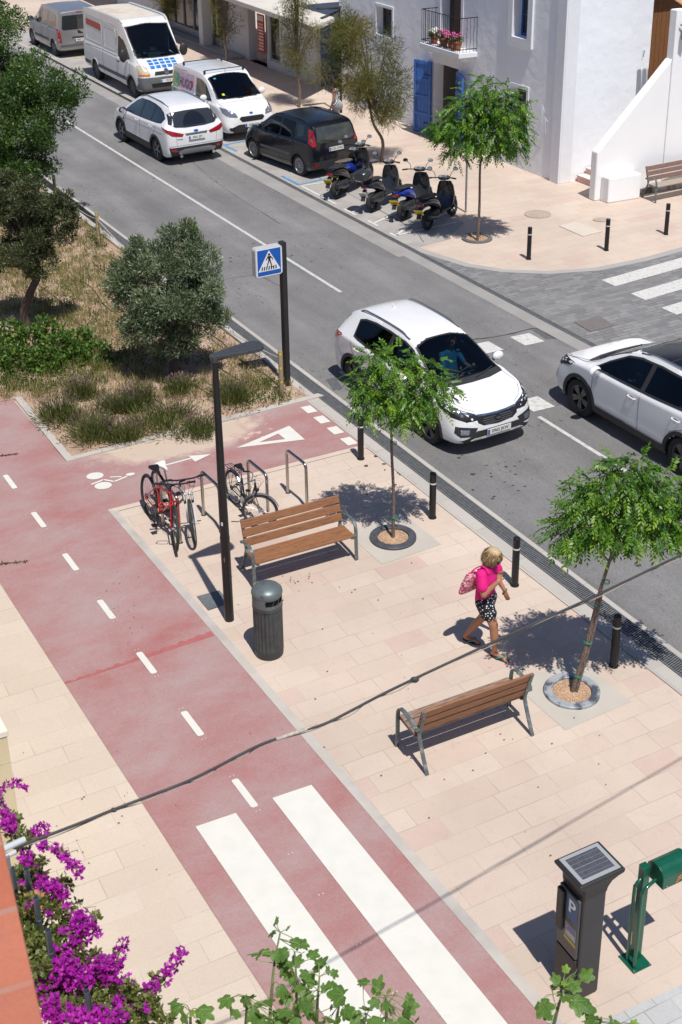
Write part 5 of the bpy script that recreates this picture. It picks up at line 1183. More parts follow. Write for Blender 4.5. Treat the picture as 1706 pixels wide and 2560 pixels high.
    patch(b, [(2.2,math.cos(a)*.075,.665+math.sin(a)*.038) for a in np.linspace(0,2*math.pi,20)[:-1]], plate_k, g, 'badge', d=(1,0,0), off=.022)
    vs, fs = text_mesh(badge, .052, bold=.001); h0, n0 = b.hit(Vector((5,0,.665)), Vector((-1,0,0))); 
    if h0: mb = MB(); mb.add([Vector((h0.x+.030, v[0], .665+v[1])) for v in vs], fs); mb.build('badge_letters', chr_m, g)
    patch(b, [(2.2,-.76,.34),(2.2,-.60,.40),(2.2,-.45,.50),(2.2,.45,.50),(2.2,.60,.40),(2.2,.76,.34),(2.2,.6,.27),(2.2,-.6,.27)], plast, t, 'lower_bumper', d=(1,0,0), off=.010)
    patch(b, [(2.2,-.50,.37),(2.2,.50,.37),(2.2,.58,.335),(2.2,-.58,.335)], paint, t, 'bumper_lip', d=(1,0,0), off=.016)
    patch(b, [(-2.2,-.80,.50),(-2.2,.80,.50),(-2.2,.7,.27),(-2.2,-.7,.27)], plast, t, 'rear_bumper', d=(-1,0,0), off=.010)
    plate(t, (2.262,0,.445), 0, 0, plate_txt); plate(t, (-2.16,0,.86), math.pi, R_(-8), plate_txt)
    for s in (-1,1): seam(b, [(1.25,s*.74,0),(1.7,s*.78,0),(2.0,s*.62,0),(2.10,s*.44,0)], (.3,s*.2,1), t, 'bonnet_gap')
    if glass_roof:
        patch(b, [(.30,-.50,0),(.34,0,0),(.30,.50,0),(-1.35,.50,0),(-1.38,0,0),(-1.35,-.50,0)], mat('roof_glass', (.006,.010,.018), .16, spec=.18), t, 'glass_roof', d=(0,0,1), off=.005)
        seam(b, [(-.45,-.5,0),(-.45,.5,0)], (0,0,1), t, 'roof_gap', .008)
    else:
        mb = MB(); pr_ = Proj(b, (0,0,1)); p3 = pr_.surf(Vector(pr_.to2((-1.25,0,0))), 0); mb.ball(p3, (.07,.025,.03), 10, 6); mb.tube([p3, p3+Vector((-.05,0,.07))], .008, 6); mb.build('antenna', paint, t)
    cabin(t, -1.7, 1.15, .80, 1.0, 1.0); seats(t, (.18,-.75))
    for x in (WB,-WB):
        for s in (1,-1): make_wheel(t, x, s*.80, Rw, .225, 'double', mat('grey_alloy', (.13,.125,.125), .4, .6))
    finish_body(b, paint, t, [(WB,Rw,.40),(-WB,Rw,.40)], .5)
    return t
wp1 = car_paint('white_car_paint', (.80,.80,.80))
c1 = make_crossover(wp1, 'white crossover driving toward the camera in the near lane, behind the small street tree', 'moving white crossovers')
place(c1, (1074,1109), (869,966), -1, .90, 2.64, sc=.895, shift=.09)
c2 = make_crossover(wp1, 'white crossover with a black glass roof driving away, cut off by the right border', 'moving white crossovers', glass_roof=True)
place(c2, (1448,1040), (1698,1191), 1, .90, 2.64, sc=.955)
def arc(cx_, cz, r, a0, a1, n=8): return [(cx_+math.cos(t)*r, 0, cz+math.sin(t)*r) for t in np.linspace(R_(a0), R_(a1), n)]
# ---------------------------------------------------------------- white crossover seen from behind
def make_suv():
    t = empty('car', (0,0,0), 0, 'white SUV driving away in the far lane, passing the white van', 'car')
    rows = [(-2.25,.46,.72,.82,.50,.56,.50),(-2.235,.38,.86,.95,.72,.76,.66),(-2.18,.31,1.0,1.09,.84,.87,.76),(-2.10,.27,1.08,1.28,.89,.905,.69),(-1.99,.25,1.12,1.48,.905,.92,.645),(-1.84,.24,1.13,1.62,.915,.925,.62),(-1.55,.24,1.12,1.67,.92,.928,.615),(-1.1,.24,1.10,1.695,.92,.928,.61),(-.5,.24,1.075,1.70,.92,.925,.605),(0,.24,1.055,1.68,.92,.925,.60),(.35,.24,1.04,1.61,.92,.925,.60),(.65,.24,1.03,1.49,.92,.924,.63),(.95,.24,1.02,1.33,.92,.92,.69),(1.22,.24,1.01,1.16,.92,.918,.75),(1.42,.24,.99,1.085,.915,.908,.77),(1.7,.24,.955,1.04,.905,.885,.75),(1.95,.25,.88,.97,.88,.83,.70),(2.12,.27,.76,.87,.82,.74,.62),(2.22,.30,.60,.72,.7,.6,.5),(2.27,.36,.48,.58,.46,.4,.3)]
    b = CarBody(rows); WB, Rw = 1.345, .355
    both(lambda s: [well(t, x, .41, .52, .90, s) for x in (WB,-WB)])
    patch(b, [(1.24,-.75,0),(1.32,0,0),(1.24,.75,0),(.95,.68,0),(.62,.62,0),(.42,.58,0),(.33,0,0),(.42,-.58,0),(.62,-.62,0),(.95,-.68,0)], g_clear, t, 'windscreen', d=(.25,0,1), off=.003, cut=True)
    rg = [(-2,-.70,1.56),(-2,-.30,1.585),(-2,.30,1.585),(-2,.70,1.56),(-2,.79,1.22),(-2,.62,1.13),(-2,.30,1.095),(-2,-.30,1.095),(-2,-.62,1.13),(-2,-.79,1.22)]
    patch(b, rg, mat('rear_glass', (.030,.034,.038), .06, coat=1), t, 'rear_window', d=(-1,0,.45), off=.006)
    patch(b, [(-2,math.cos(a)*.36,1.15+max(0,math.sin(a))*.36) for a in np.linspace(0,math.pi,16)], mat('wiper_sweep', (.008,.01,.013), .05, coat=1), t, 'wiper_sweep', d=(-1,0,.45), off=.009, skirt=.002)
    patch(b, [(-2,-.05,1.135),(-2,.30,1.165),(-2,.30,1.15),(-2,-.05,1.12)], plast, t, 'rear_wiper', d=(-1,0,.45), off=.02)
    patch(b, [(-1.80,-.22,0),(-1.80,.22,0),(-1.87,.20,0),(-1.87,-.20,0)], lens_r, t, 'brake_light', d=(-.3,0,1), off=.010)
    patch(b, [(-1.93,-.62,0),(-1.93,.62,0),(-1.70,.60,0),(-1.70,-.60,0)], wp1, t, 'spoiler', d=(-.2,0,1), off=.012, skirt=.05)
    def side(s):
        d_ = (0,s,0)
        win = [(1.02,0,1.07),(.78,0,1.26),(.45,0,1.45),(.15,0,1.56),(-.4,0,1.60),(-.9,0,1.59),(-1.3,0,1.55),(-1.60,0,1.47),(-1.83,0,1.34),(-1.72,0,1.20),(-1.45,0,1.165),(-.5,0,1.11),(.2,0,1.085)]
        patch(b, win, plast, t, 'window_seal', d=d_, off=.006, skirt=.01)
        patch(b, [(.98,0,1.085),(.76,0,1.24),(.45,0,1.425),(.15,0,1.535),(-.18,0,1.565),(-.18,0,1.115),(.2,0,1.105)], mat('car_glass', (.012,.018,.02), .04, coat=1), t, 'side_window', d=d_, off=.010)
        patch(b, [(-.26,0,1.57),(-.4,0,1.575),(-.98,0,1.56),(-.98,0,1.15),(-.26,0,1.12)], MATS['car_glass'], t, 'side_window', d=d_, off=.010)
        patch(b, [(-1.06,0,1.55),(-1.3,0,1.525),(-1.57,0,1.45),(-1.78,0,1.335),(-1.69,0,1.22),(-1.45,0,1.19),(-1.06,0,1.16)], MATS['car_glass'], t, 'side_window', d=d_, off=.010)
        for x in (WB,-WB): arch_ring(b, x, Rw, .39, .455, -12, 192, plast, t, sgn=s)
        patch(b, [(-.93,0,.46),(.93,0,.46),(.93,0,.26),(-.93,0,.26)], plast, t, 'sill', d=d_, off=.014, skirt=.03)
        seam(b, [(1.0,0,1.06),(.98,0,.46)], d_, t); seam(b, [(-.22,0,1.08),(-.22,0,.46)], d_, t); seam(b, [(-1.42,0,1.13),(-1.30,0,.88),(-1.05,0,.72),(-.93,0,.46)], d_, t)
        seam(b, [(.95,0,.90),(-1.9,0,.96)], d_, t, 'crease', .006, mat('crease_grey', (.45,.46,.48), .4))
        handle(b, t, -.02, .985, s, wp1, 0); handle(b, t, -1.05, 1.005, s, wp1, 0); mirror_part(t, .82, s*.93, 1.13, plast if s > 0 else wp1, s)
        pr_ = Proj(b, (0,0,1)); w3 = [pr_.surf(pr_.to2((x, s*.58, 0)), .03 if -1.5 < x < .15 else .0) for x in (.30,.15,-.1,-.5,-.9,-1.2,-1.5,-1.68)]; mb = MB(); mb.tube(bezier(w3, 4), .018, 8); mb.build('roof_rail', mat('rail_silver', (.3,.32,.34), .3, .8), t, smooth=True)
        patch(b, [(-2.2,s*.40,.93),(-2.18,s*.45,.86),(-2.12,s*.76,.90),(-1.95,s*.91,1.02),(-1.82,s*.925,1.14),(-2.0,s*.90,1.10),(-2.15,s*.72,1.03)], lens_r, t, 'tail_light', d=(-1,s*.8,.2), off=.008)
        patch(b, [(-2.2,s*.62,.50),(-2.2,s*.82,.53),(-2.2,s*.80,.46),(-2.2,s*.64,.43)], lens_r, t, 'rear_reflector', d=(-1,s*.3,0), off=.016)
        patch(b, [(2.15,s*.42,.72),(2.1,s*.50,.80),(1.8,s*.84,.94),(1.62,s*.88,.96),(1.85,s*.86,.85),(2.08,s*.70,.73)], lens_c, t, 'headlight', d=(1,s*.75,.4), off=.006)
        mb = MB(); mb.tube([(-2.10,s*.52,.30),(-2.27,s*.52,.29)], .045, 14); mb.build('exhaust', chr_m, t)
        patch(b, [(1.12,0,.80),(1.02,0,.86),(1.02,0,.80),(1.1,0,.77)], plast, t, 'fender_vent', d=d_, off=.006)
    both(side)
    patch(b, [(-2.2,-.86,.56),(-2.2,.86,.56),(-2.2,.80,.30),(-2.2,-.80,.30)], plast, t, 'rear_bumper', d=(-1,0,0), off=.010)
    patch(b, [(-2.2,-.60,.44),(-2.2,-.40,.49),(-2.2,.40,.49),(-2.2,.60,.44),(-2.2,.56,.35),(-2.2,-.56,.35)], mat('bumper_silver', (.30,.31,.33), .4, .6), t, 'skid_plate', d=(-1,0,0), off=.018)
    seam(b, [(-2.2,-.86,.60),(-2.2,.86,.60)], (-1,0,0), t); seam(b, [(-2.2,.62,.60),(-2.2,.66,.95)], (-1,0,0), t); seam(b, [(-2.2,-.62,.60),(-2.2,-.66,.95)], (-1,0,0), t)
    patch(b, [(-2.2,-.36,.94),(-2.2,.36,.94),(-2.2,.32,.885),(-2.2,-.32,.885)], chr_m, t, 'boot_strip', d=(-1,0,0), off=.012)
    patch(b, [(-2.2,math.cos(a)*.075,.985+math.sin(a)*.03) for a in np.linspace(0,2*math.pi,18)[:-1]], plate_b, t, 'badge', d=(-1,0,.2), off=.012)
    patch(b, [(-2.2,.44,.80),(-2.2,.62,.81),(-2.2,.62,.785),(-2.2,.44,.775)], chr_m, t, 'model_badge', d=(-1,0,0), off=.006); patch(b, [(-2.2,-.60,.93),(-2.2,-.52,.93),(-2.2,-.52,.91),(-2.2,-.60,.91)], chr_m, t, 'trim_badge', d=(-1,0,0), off=.006)
    plate(t, (-2.275,0,.80), math.pi, R_(-6), '3451 JST')
    for x in (WB,-WB):
        for s in (1,-1): make_wheel(t, x, s*.80, Rw, .225, 'five', mat('silver_alloy', (.26,.26,.265), .35, .7))
    finish_body(b, wp1, t, [(WB,Rw,.405),(-WB,Rw,.405)], .5); return t
k = make_suv(); place(k, (306,353), (396,403), 1, .90, 2.69, sc=.95)
carg = mat('car_glass')if False else MATS['car_glass']
# ---------------------------------------------------------------- small dark hatchback
def make_hatch():
    pm_ = mat('black_blue_paint', (.004,.006,.012), .25, 0, coat=.5, var=.15, vscale=3, col2=(.02,.022,.027), c2amt=.08, c2scale=2)
    t = empty('car', (0,0,0), 0, 'small black hatchback parked at the kerb next to the scooters', 'car')
    rows = [(-1.80,.42,.75,.90,.55,.58,.52),(-1.785,.34,.86,1.08,.74,.75,.66),(-1.74,.28,.95,1.28,.80,.80,.66),(-1.66,.25,1.0,1.45,.81,.815,.65),(-1.5,.23,1.0,1.53,.82,.82,.64),(-1.1,.22,1.0,1.56,.82,.82,.63),(-.3,.2,.97,1.565,.82,.82,.62),(.15,.2,.96,1.53,.82,.82,.61),(.45,.2,.955,1.41,.82,.815,.62),(.8,.2,.95,1.17,.82,.81,.67),(1.0,.2,.93,1.05,.815,.80,.69),(1.25,.2,.89,.99,.81,.77,.67),(1.5,.22,.81,.91,.78,.71,.61),(1.66,.24,.69,.8,.72,.63,.54),(1.75,.28,.55,.66,.6,.52,.44),(1.78,.34,.46,.54,.42,.38,.3)]
    b = CarBody(rows); WB, Rw = 1.15, .30
    both(lambda s: [well(t, x, .35, .45, .80, s) for x in (WB,-WB)])
    patch(b, [(.98,-.66,0),(1.02,0,0),(.98,.66,0),(.72,.62,0),(.40,.57,0),(.30,0,0),(.40,-.57,0),(.72,-.62,0)], g_clear, t, 'windscreen', d=(.25,0,1), off=.003, cut=True)
    patch(b, [(-2,-.58,1.42),(-2,.58,1.42),(-2,.64,1.06),(-2,.5,1.0),(-2,-.5,1.0),(-2,-.64,1.06)], mat('dusty_glass', (.05,.055,.05), .15, coat=.8, var=.4, vscale=5), t, 'rear_window', d=(-1,0,.15), off=.006)
    patch(b, [(-2,-.02,1.03),(-2,.34,1.07),(-2,.34,1.05),(-2,-.02,1.01)], plast, t, 'rear_wiper', d=(-1,0,.2), off=.02)
    def side(s):
        d_ = (0,s,0)
        patch(b, [(.72,0,1.03),(.50,0,1.20),(.28,0,1.40),(.10,0,1.445),(-.18,0,1.46),(-.18,0,1.0),(.3,0,.985)], g_dark, t, 'side_window', d=d_, off=.004, cut=True)
        patch(b, [(-.26,0,1.46),(-.85,0,1.45),(-.92,0,1.05),(-.26,0,1.01)], g_dark, t, 'side_window', d=d_, off=.004, cut=True)
        patch(b, [(-1.02,0,1.44),(-1.30,0,1.41),(-1.34,0,1.16),(-1.06,0,1.08)], carg, t, 'side_window', d=d_, off=.006)
        for x in (WB,-WB): arch_ring(b, x, Rw, .335, .39, -8, 188, mat('dark_arch', (.018,.019,.022), .5), t, sgn=s)
        seam(b, [(.72,0,.98),(.74,0,.32)], d_, t, m=plate_k); seam(b, [(-.22,0,.98),(-.22,0,.30)], d_, t, m=plate_k); seam(b, [(-.98,0,1.0),(-.95,0,.7),(-.82,0,.5)], d_, t, m=plate_k)
        patch(b, [(.70,0,.55),(-.75,0,.58),(-.75,0,.52),(.70,0,.49)], plast2, t, 'door_strip', d=d_, off=.016)
        handle(b, t, -.05, .90, s, pm_, 0); handle(b, t, -.78, .92, s, pm_, 0); mirror_part(t, .62, s*.82, 1.08, pm_, s, (.09,.17,.13))
        patch(b, [(-1.72,s*.70,1.36),(-1.55,s*.72,1.37),(-1.60,s*.80,1.02),(-1.78,s*.74,.92),(-1.80,s*.64,.94)], lens_r, t, 'tail_light', d=(-1,s*.85,0), off=.010)
        patch(b, [(-1.76,s*.73,1.16),(-1.70,s*.76,1.16),(-1.72,s*.77,1.06),(-1.78,s*.73,1.06)], lens_c, t, 'reversing_lamp', d=(-1,s*.85,0), off=.014)
        patch(b, [(-2,s*.60,.44),(-2,s*.74,.46),(-2,s*.73,.38),(-2,s*.62,.37)], lens_r, t, 'rear_reflector', d=(-1,s*.3,0), off=.012)
        patch(b, [(1.70,s*.42,.68),(1.62,s*.48,.80),(1.36,s*.73,.90),(1.30,s*.77,.84),(1.5,s*.75,.72)], lens_c, t, 'headlight', d=(1,s*.7,.4), off=.006)
        mb = MB(); pr_ = Proj(b, (0,0,1)); mb.tube(bezier([pr_.surf(pr_.to2((x, s*.585, 0)), .03 if -1.3 < x < .1 else 0) for x in (.22,.1,-.3,-.8,-1.3,-1.42)], 4), .014, 8); mb.build('roof_rail', plast, t, smooth=True)
    both(side)
    patch(b, [(-2,-.76,.50),(-2,.76,.50),(-2,.72,.28),(-2,-.72,.28)], plast, t, 'rear_bumper', d=(-1,0,0), off=.008)
    plate(t, (-1.835,0,.80), math.pi, R_(-5), '5226 GWD', w=.5)
    patch(b, [(1.9,-.45,.62),(1.9,.45,.62),(1.9,.5,.42),(1.9,-.5,.42)], plast, t, 'grille', d=(1,0,0), off=.008)
    cabin(t, -1.4, .95, .70, .93, .80, zf=.34, dash_h=.90); seats(t, (.05,-.70), zf=.36, w=.22)
    mb = MB(); mb.box((-.55,.50,.98), (.34,.06,.22)); mb.build('green_bag', mat('green_fabric', (.02,.38,.12), .6), t, bevel=.03)
    for x in (WB,-WB):
        for s in (1,-1): make_wheel(t, x, s*.71, Rw, .19, 'cover', mat('cover_silver', (.30,.31,.32), .4, .5), rr=.70)
    finish_body(b, pm_, t, [(WB,Rw,.345),(-WB,Rw,.345)], .42); return t
h = make_hatch(); place(h, (634,397), (749,440), 1, .80, 2.3, sc=.97)
# ---------------------------------------------------------------- vans
def van(name, label, rows, WB, Rw, tw, paint, style='steel', rimm=None):
    t = empty(name, (0,0,0), 0, label, 'van'); b = CarBody(rows); both(lambda s: [well(t, x, Rw+.055, tw-.35, tw+.10, s) for x in WB])
    for x in WB:
        for s in (1,-1): make_wheel(t, x, s*tw, Rw, .21, style, rimm or mat('steel_rim', (.10,.10,.105), .5, .5), rr=.66)
    return t, b
# small white delivery van with printed rear
rows = [(-2.12,.42,.85,1.45,.70,.72,.62),(-2.10,.36,1.0,1.62,.83,.84,.73),(-2.0,.3,1.05,1.72,.87,.875,.76),(-1.2,.27,1.05,1.76,.88,.88,.76),(-.3,.26,1.05,1.78,.88,.88,.755),(.12,.26,1.04,1.76,.88,.88,.75),(.36,.26,1.03,1.69,.88,.88,.735),(.65,.26,1.02,1.53,.88,.875,.72),(.95,.26,1.01,1.36,.88,.87,.73),(1.22,.26,1.0,1.19,.878,.865,.75),(1.38,.26,.98,1.105,.875,.855,.75),(1.6,.26,.93,1.05,.87,.83,.72),(1.85,.27,.84,.96,.84,.77,.67),(1.98,.28,.72,.85,.78,.70,.60),(2.05,.31,.58,.70,.67,.58,.48),(2.08,.36,.48,.58,.47,.42,.34)]
v1, b = van('delivery_van', 'small white van with roof bars and a colourful printed side, parked facing the camera', rows, (1.25,-1.25), .325, .77, wp1, 'cover', mat('cover_silver', (.30,.31,.32), .4, .5))
WSm = [(1.20,-.74,0),(1.27,-.40,0),(1.29,0,0),(1.27,.40,0),(1.20,.74,0),(.9,.70,0),(.55,.67,0),(.36,.65,0),(.27,.30,0),(.26,0,0),(.27,-.30,0),(.36,-.65,0),(.55,-.67,0),(.9,-.70,0)]
patch(b, WSm, plast, v1, 'windscreen_seal', d=(.3,0,1), off=.006, inner=.03); patch(b, WSm, g_clear, v1, 'windscreen', d=(.3,0,1), off=.003, cut=True, skirt=0)
patch(b, [(1.05,-.52,0),(1.05,-.44,0),(1.12,-.44,0),(1.12,-.52,0)], mat('yellow_sticker', (.55,.65,.05), .5), v1, 'sticker', d=(.3,0,1), off=.007, skirt=.002)
patch(b, [(.42,-.50,0),(.42,-.42,0),(.47,-.42,0),(.47,-.50,0)], mat('teal_sticker', (.05,.35,.35), .5), v1, 'sticker', d=(.3,0,1), off=.007, skirt=.002)
def side(s):
    d_ = (0,s,0)
    patch(b, [(.95,0,1.08),(.70,0,1.28),(.45,0,1.50),(.20,0,1.60),(-.18,0,1.61),(-.18,0,1.02),(.4,0,1.04)], carg, v1, 'side_window', d=d_, off=.006)
    seam(b, [(.98,0,1.04),(.96,0,.36)], d_, v1); seam(b, [(-.24,0,1.64),(-.24,0,.34)], d_, v1); seam(b, [(-1.9,0,1.62),(-.95,0,1.66)], d_, v1)
    patch(b, [(-.34,0,.98),(-.34,0,1.62),(-1.6,0,1.60),(-1.95,0,1.55),(-2.02,0,1.40),(-1.98,0,.50),(-1.72,0,.45),(-1.65,0,.72),(-1.25,0,.82),(-.9,0,.75),(-.70,0,.55)], mat('print_pink', (.60,.38,.50), .35, coat=.6, var=.15, vscale=4, col2=(.42,.50,.68), c2amt=.5, c2scale=2.0), v1, 'printed_wrap', d=d_, off=.004, skirt=.003)
    patch(b, [(-1.55,0,.95),(-1.50,0,1.5),(-1.95,0,1.50),(-2.0,0,.9)], mat('print_green', (.03,.32,.20), .4, coat=.5, var=.4, vscale=6, col2=(.50,.45,.05), c2amt=.5, c2scale=4), v1, 'printed_wrap', d=d_, off=.007, skirt=.003)
    patch(b, [(-1.05,0,.84),(-1.62,0,.90),(-2.0,0,.86),(-1.98,0,.52),(-1.72,0,.47),(-1.65,0,.74),(-1.25,0,.84)], mat('print_blue', (.10,.33,.50), .4, coat=.5), v1, 'printed_wrap', d=d_, off=.008, skirt=.003)
    vs, fs = text_mesh('HUGO', .40, bold=.012); mb = MB(); pr_ = Proj(b, d_)
    q = [Vector((-.98, 0, 1.26)) + Vector((-s*v[0]*.85, 0, v[1])) for v in vs]; w3 = [pr_.surf(pr_.to2(a), .010) for a in q]
    if all(x is not None for x in w3): mb.add(w3, fs); mb.build('lettering', mat('print_letter', (.16,.10,.16), .4), v1)
    patch(b, [(-.50,0,1.20),(-.42,0,1.30),(-.44,0,1.42),(-.54,0,1.44),(-.60,0,1.30),(-.56,0,1.18)], mat('print_red', (.5,.02,.06), .4), v1, 'printed_dot', d=d_, off=.012, skirt=.003)
    arch_ring(b, 1.25, .325, .37, .41, 0, 180, wp1, v1, off=.008, sgn=s); arch_ring(b, -1.25, .325, .37, .41, 0, 180, wp1, v1, off=.008, sgn=s)
    mirror_part(v1, .74, s*.90, 1.16, wp1, s, (.10,.19,.17)); handle(b, v1, -.05, .92, s, plast, 0)
    hl = [(2.02,s*.46,.74),(1.93,s*.50,.86),(1.72,s*.70,.97),(1.55,s*.81,1.00),(1.68,s*.82,.88),(1.90,s*.74,.76)]
    patch(b, hl, lens_c, v1, 'headlight', d=(1,s*.75,.45), off=.007)
    patch(b, [(2.05,s*.55,.44),(2.0,s*.74,.46),(2.0,s*.72,.36),(2.05,s*.58,.35)], plate_k, v1, 'fog_lamp', d=(1,s*.4,0), off=.016)
both(side)
g = patch(b, [(2.1,-.36,.75),(2.1,.36,.75),(2.1,.42,.69),(2.1,.34,.60),(2.1,-.34,.60),(2.1,-.42,.69)], plate_k, v1, 'grille', d=(1,0,0), off=.008)
patch(b, [(2.1,-.76,.42),(2.1,-.45,.53),(2.1,.45,.53),(2.1,.76,.42),(2.1,.6,.29),(2.1,-.6,.29)], plast, v1, 'front_bumper', d=(1,0,0), off=.010)
patch(b, [(2.1,math.cos(a)*.06,.83+math.sin(a)*.03) for a in np.linspace(0,2*math.pi,16)[:-1]], plate_b, v1, 'badge', d=(1,0,.4), off=.010)
plate(v1, (2.125,0,.50), 0, R_(-4), '0749 JDV')
for x in (.15,-1.45):
    mb = MB(); mb.tube([(x,-.66,1.80),(x,-.66,1.85),(x,.66,1.85),(x,.66,1.80)], .014, 8)
    for s in (1,-1): mb.box((x,s*.66,1.80), (.07,.05,.10))
    mb.build('roof_bar', plast, v1)
mb = MB(); mb.tube([(.28,0,1.72),(.22,0,1.88)], .005, 5); mb.build('antenna', plast, v1)
seam(b, [(1.40,-.74,0),(1.42,.0,0),(1.40,.74,0)], (.2,0,1), v1, 'bonnet_gap')
cabin(v1, -.3, 1.15, .74, 1.0, 1.0); seats(v1, (.15,), hh=1.1)
finish_body(b, wp1, v1, [(1.25,.325,.375),(-1.25,.325,.375)], .45)
# wheel contacts on the visible (right) side are hidden behind the SUV, so it is set from its front corner
fr = rd(23.35, 6.95); v1.location = fr; yaw = ra-math.pi; v1.rotation_euler = (0,0,yaw); v1.scale = (.97,)*3
# tall white van with a blue check bonnet
wp2 = car_paint('old_white_paint', (.70,.70,.68), .35, .05)
rows = [(-2.85,.45,1.0,2.15,.88,.90,.80),(-2.83,.40,1.1,2.36,.96,.97,.88),(-2.7,.38,1.2,2.46,.985,.99,.90),(-1,.36,1.2,2.49,.995,.995,.90),(.35,.36,1.2,2.49,.995,.995,.89),(.72,.35,1.2,2.44,.995,.99,.88),(1.0,.34,1.2,2.28,.995,.98,.85),(1.3,.34,1.2,1.99,.99,.97,.84),(1.65,.33,1.2,1.67,.985,.96,.83),(1.95,.32,1.17,1.41,.98,.95,.82),(2.15,.32,1.12,1.30,.97,.93,.82),(2.4,.32,1.02,1.16,.95,.89,.79),(2.55,.34,.9,1.02,.91,.84,.73),(2.63,.36,.74,.87,.83,.75,.65),(2.67,.42,.6,.7,.62,.56,.48)]
v2, b = van('delivery_van', 'tall white panel van with a blue check bonnet and a red side stripe', rows, (1.79,-1.79), .355, .86, wp2, 'steel')
WSm = [(1.98,-.80,0),(2.05,-.4,0),(2.07,0,0),(2.05,.4,0),(1.98,.80,0),(1.6,.80,0),(1.2,.80,0),(.98,.78,0),(.93,0,0),(.98,-.78,0),(1.2,-.80,0),(1.6,-.80,0)]
patch(b, WSm, plast, v2, 'windscreen_seal', d=(.5,0,1), off=.006, inner=.035); patch(b, WSm, g_clear, v2, 'windscreen', d=(.5,0,1), off=.003, cut=True, skirt=0)
ck = mat('check_blue', (.01,.17,.50), .3, coat=.6)
for i in range(3):
    for j in range(5):
        x0 = 2.14+i*.135; y0 = -.52+j*.212
        patch(b, [(x0,y0,0),(x0,y0+.165,0),(x0+.10,y0+.165,0),(x0+.10,y0,0)], ck, v2, 'check_square', d=(.45,0,1), off=.004, skirt=.002, step=.1)
def side(s):
    d_ = (0,s,0)
    patch(b, [(1.62,0,1.30),(1.30,0,1.62),(1.05,0,1.86),(.66,0,1.93),(.62,0,1.28),(1.2,0,1.22)], g_dark, v2, 'side_window', d=d_, off=.005, cut=True)
    seam(b, [(.55,0,2.1),(.52,0,.45)], d_, v2); seam(b, [(1.70,0,1.25),(1.68,0,.75)], d_, v2); seam(b, [(-.85,0,2.3),(-.85,0,.42)], d_, v2); seam(b, [(-2.65,0,1.20),(-.85,0,1.22),(.5,0,1.22)], d_, v2, r=.012, m=plast2)
    for (x0, x1) in ((-2.6,-.95),(-.72,.42)):
        for z0, z1 in ((1.36,2.12),):
            q = [(x0+.06,0,z0),(x1-.06,0,z0),(x1,0,z0+.08),(x1-.02,0,z1-.08),(x1-.1,0,z1),(x0+.1,0,z1),(x0,0,z1-.08),(x0,0,z0+.08)]; patch(b, q, mat('panel_shade', (.60,.60,.58), .35, coat=.5), v2, 'side_panel', d=d_, off=.006, inner=.035, skirt=.01)
        q = [(x0+.08,0,2.18),(x1-.08,0,2.18),(x1-.06,0,2.28),(x0+.06,0,2.28)]; patch(b, q, MATS['panel_shade'], v2, 'side_panel', d=d_, off=.006, inner=.025, skirt=.01)
    patch(b, [(-2.56,0,1.90),(-1.0,0,1.86),(-1.0,0,2.10),(-2.54,0,2.12)], mat('faded_red', (.45,.07,.04), .5), v2, 'red_stripe', d=d_, off=.009, skirt=.003)
    patch(b, [(-2.8,0,.62),(-2.2,0,.62),(-2.2,0,.50),(-2.8,0,.50)], plast2, v2, 'side_strip', d=d_, off=.018); patch(b, [(-1.38,0,.66),(1.38,0,.66),(1.38,0,.54),(-1.38,0,.54)], plast2, v2, 'side_strip', d=d_, off=.018)
    arch_ring(b, 1.79, .355, .405, .455, 0, 180, plast2, v2, off=.012, sgn=s); arch_ring(b, -1.79, .355, .405, .44, 0, 180, wp2, v2, off=.008, sgn=s)
    mirror_part(v2, 1.55, s*1.02, 1.42, plast, s, (.14,.24,.36)); handle(b, v2, .70, 1.08, s, plast, 0)
    hl = [(2.62,s*.60,.92),(2.48,s*.64,1.10),(2.30,s*.78,1.18),(2.16,s*.90,1.16),(2.22,s*.93,.92),(2.45,s*.88,.84)]
    patch(b, hl, mat('cloudy_lens', (.50,.44,.32), .35, coat=.3), v2, 'headlight', d=(1,s*.8,.3), off=.008); patch(b, [(2.62,s*.60,.915),(2.24,s*.935,.90),(2.26,s*.93,.84),(2.60,s*.62,.85)], lens_o, v2, 'indicator', d=(1,s*.8,.1), off=.010)
both(side)
patch(b, [(2.7,-.92,.80),(2.7,.92,.80),(2.7,.88,.36),(2.7,-.88,.36)], mat('bumper_grey', (.115,.12,.125), .55, var=.15, vscale=5), v2, 'front_bumper', d=(1,0,0), off=.014, skirt=.03)
both(lambda s: patch(b, [(2.45,s*.84,.80),(2.25,s*.95,.80),(2.19,s*.96,.60),(2.2,s*.96,.38),(2.5,s*.84,.38)], MATS['bumper_grey'], v2, 'bumper_end', d=(.7,s*1,0), off=.013, skirt=.03))
patch(b, [(2.7,-.40,.97),(2.7,.40,.97),(2.7,.44,.86),(2.7,-.44,.86)], plate_k, v2, 'grille', d=(1,0,.1), off=.010); patch(b, [(2.7,-.6,.60),(2.7,.6,.60),(2.7,.56,.46),(2.7,-.56,.46)], plate_k, v2, 'air_intake', d=(1,0,0), off=.02)
patch(b, [(2.7,math.cos(a)*.085,.95+math.sin(a)*.10) for a in np.linspace(0,2*math.pi,16)[:-1]], chr_m, v2, 'badge', d=(1,0,.3), off=.022)
plate(v2, (2.715,0,.67), 0, R_(-3), '3313')
for s in (1,-1):
    pr_ = Proj(b, (0,s*.25,1)); w3 = [pr_.surf(pr_.to2((x, s*.80, 2.3)), .006) for x in np.linspace(-2.6,.85,14)]; w3 = [w for w in w3 if w is not None]; mb = MB(); mb.tube(w3, .016, 6); mb.build('roof_gutter', plast, v2)
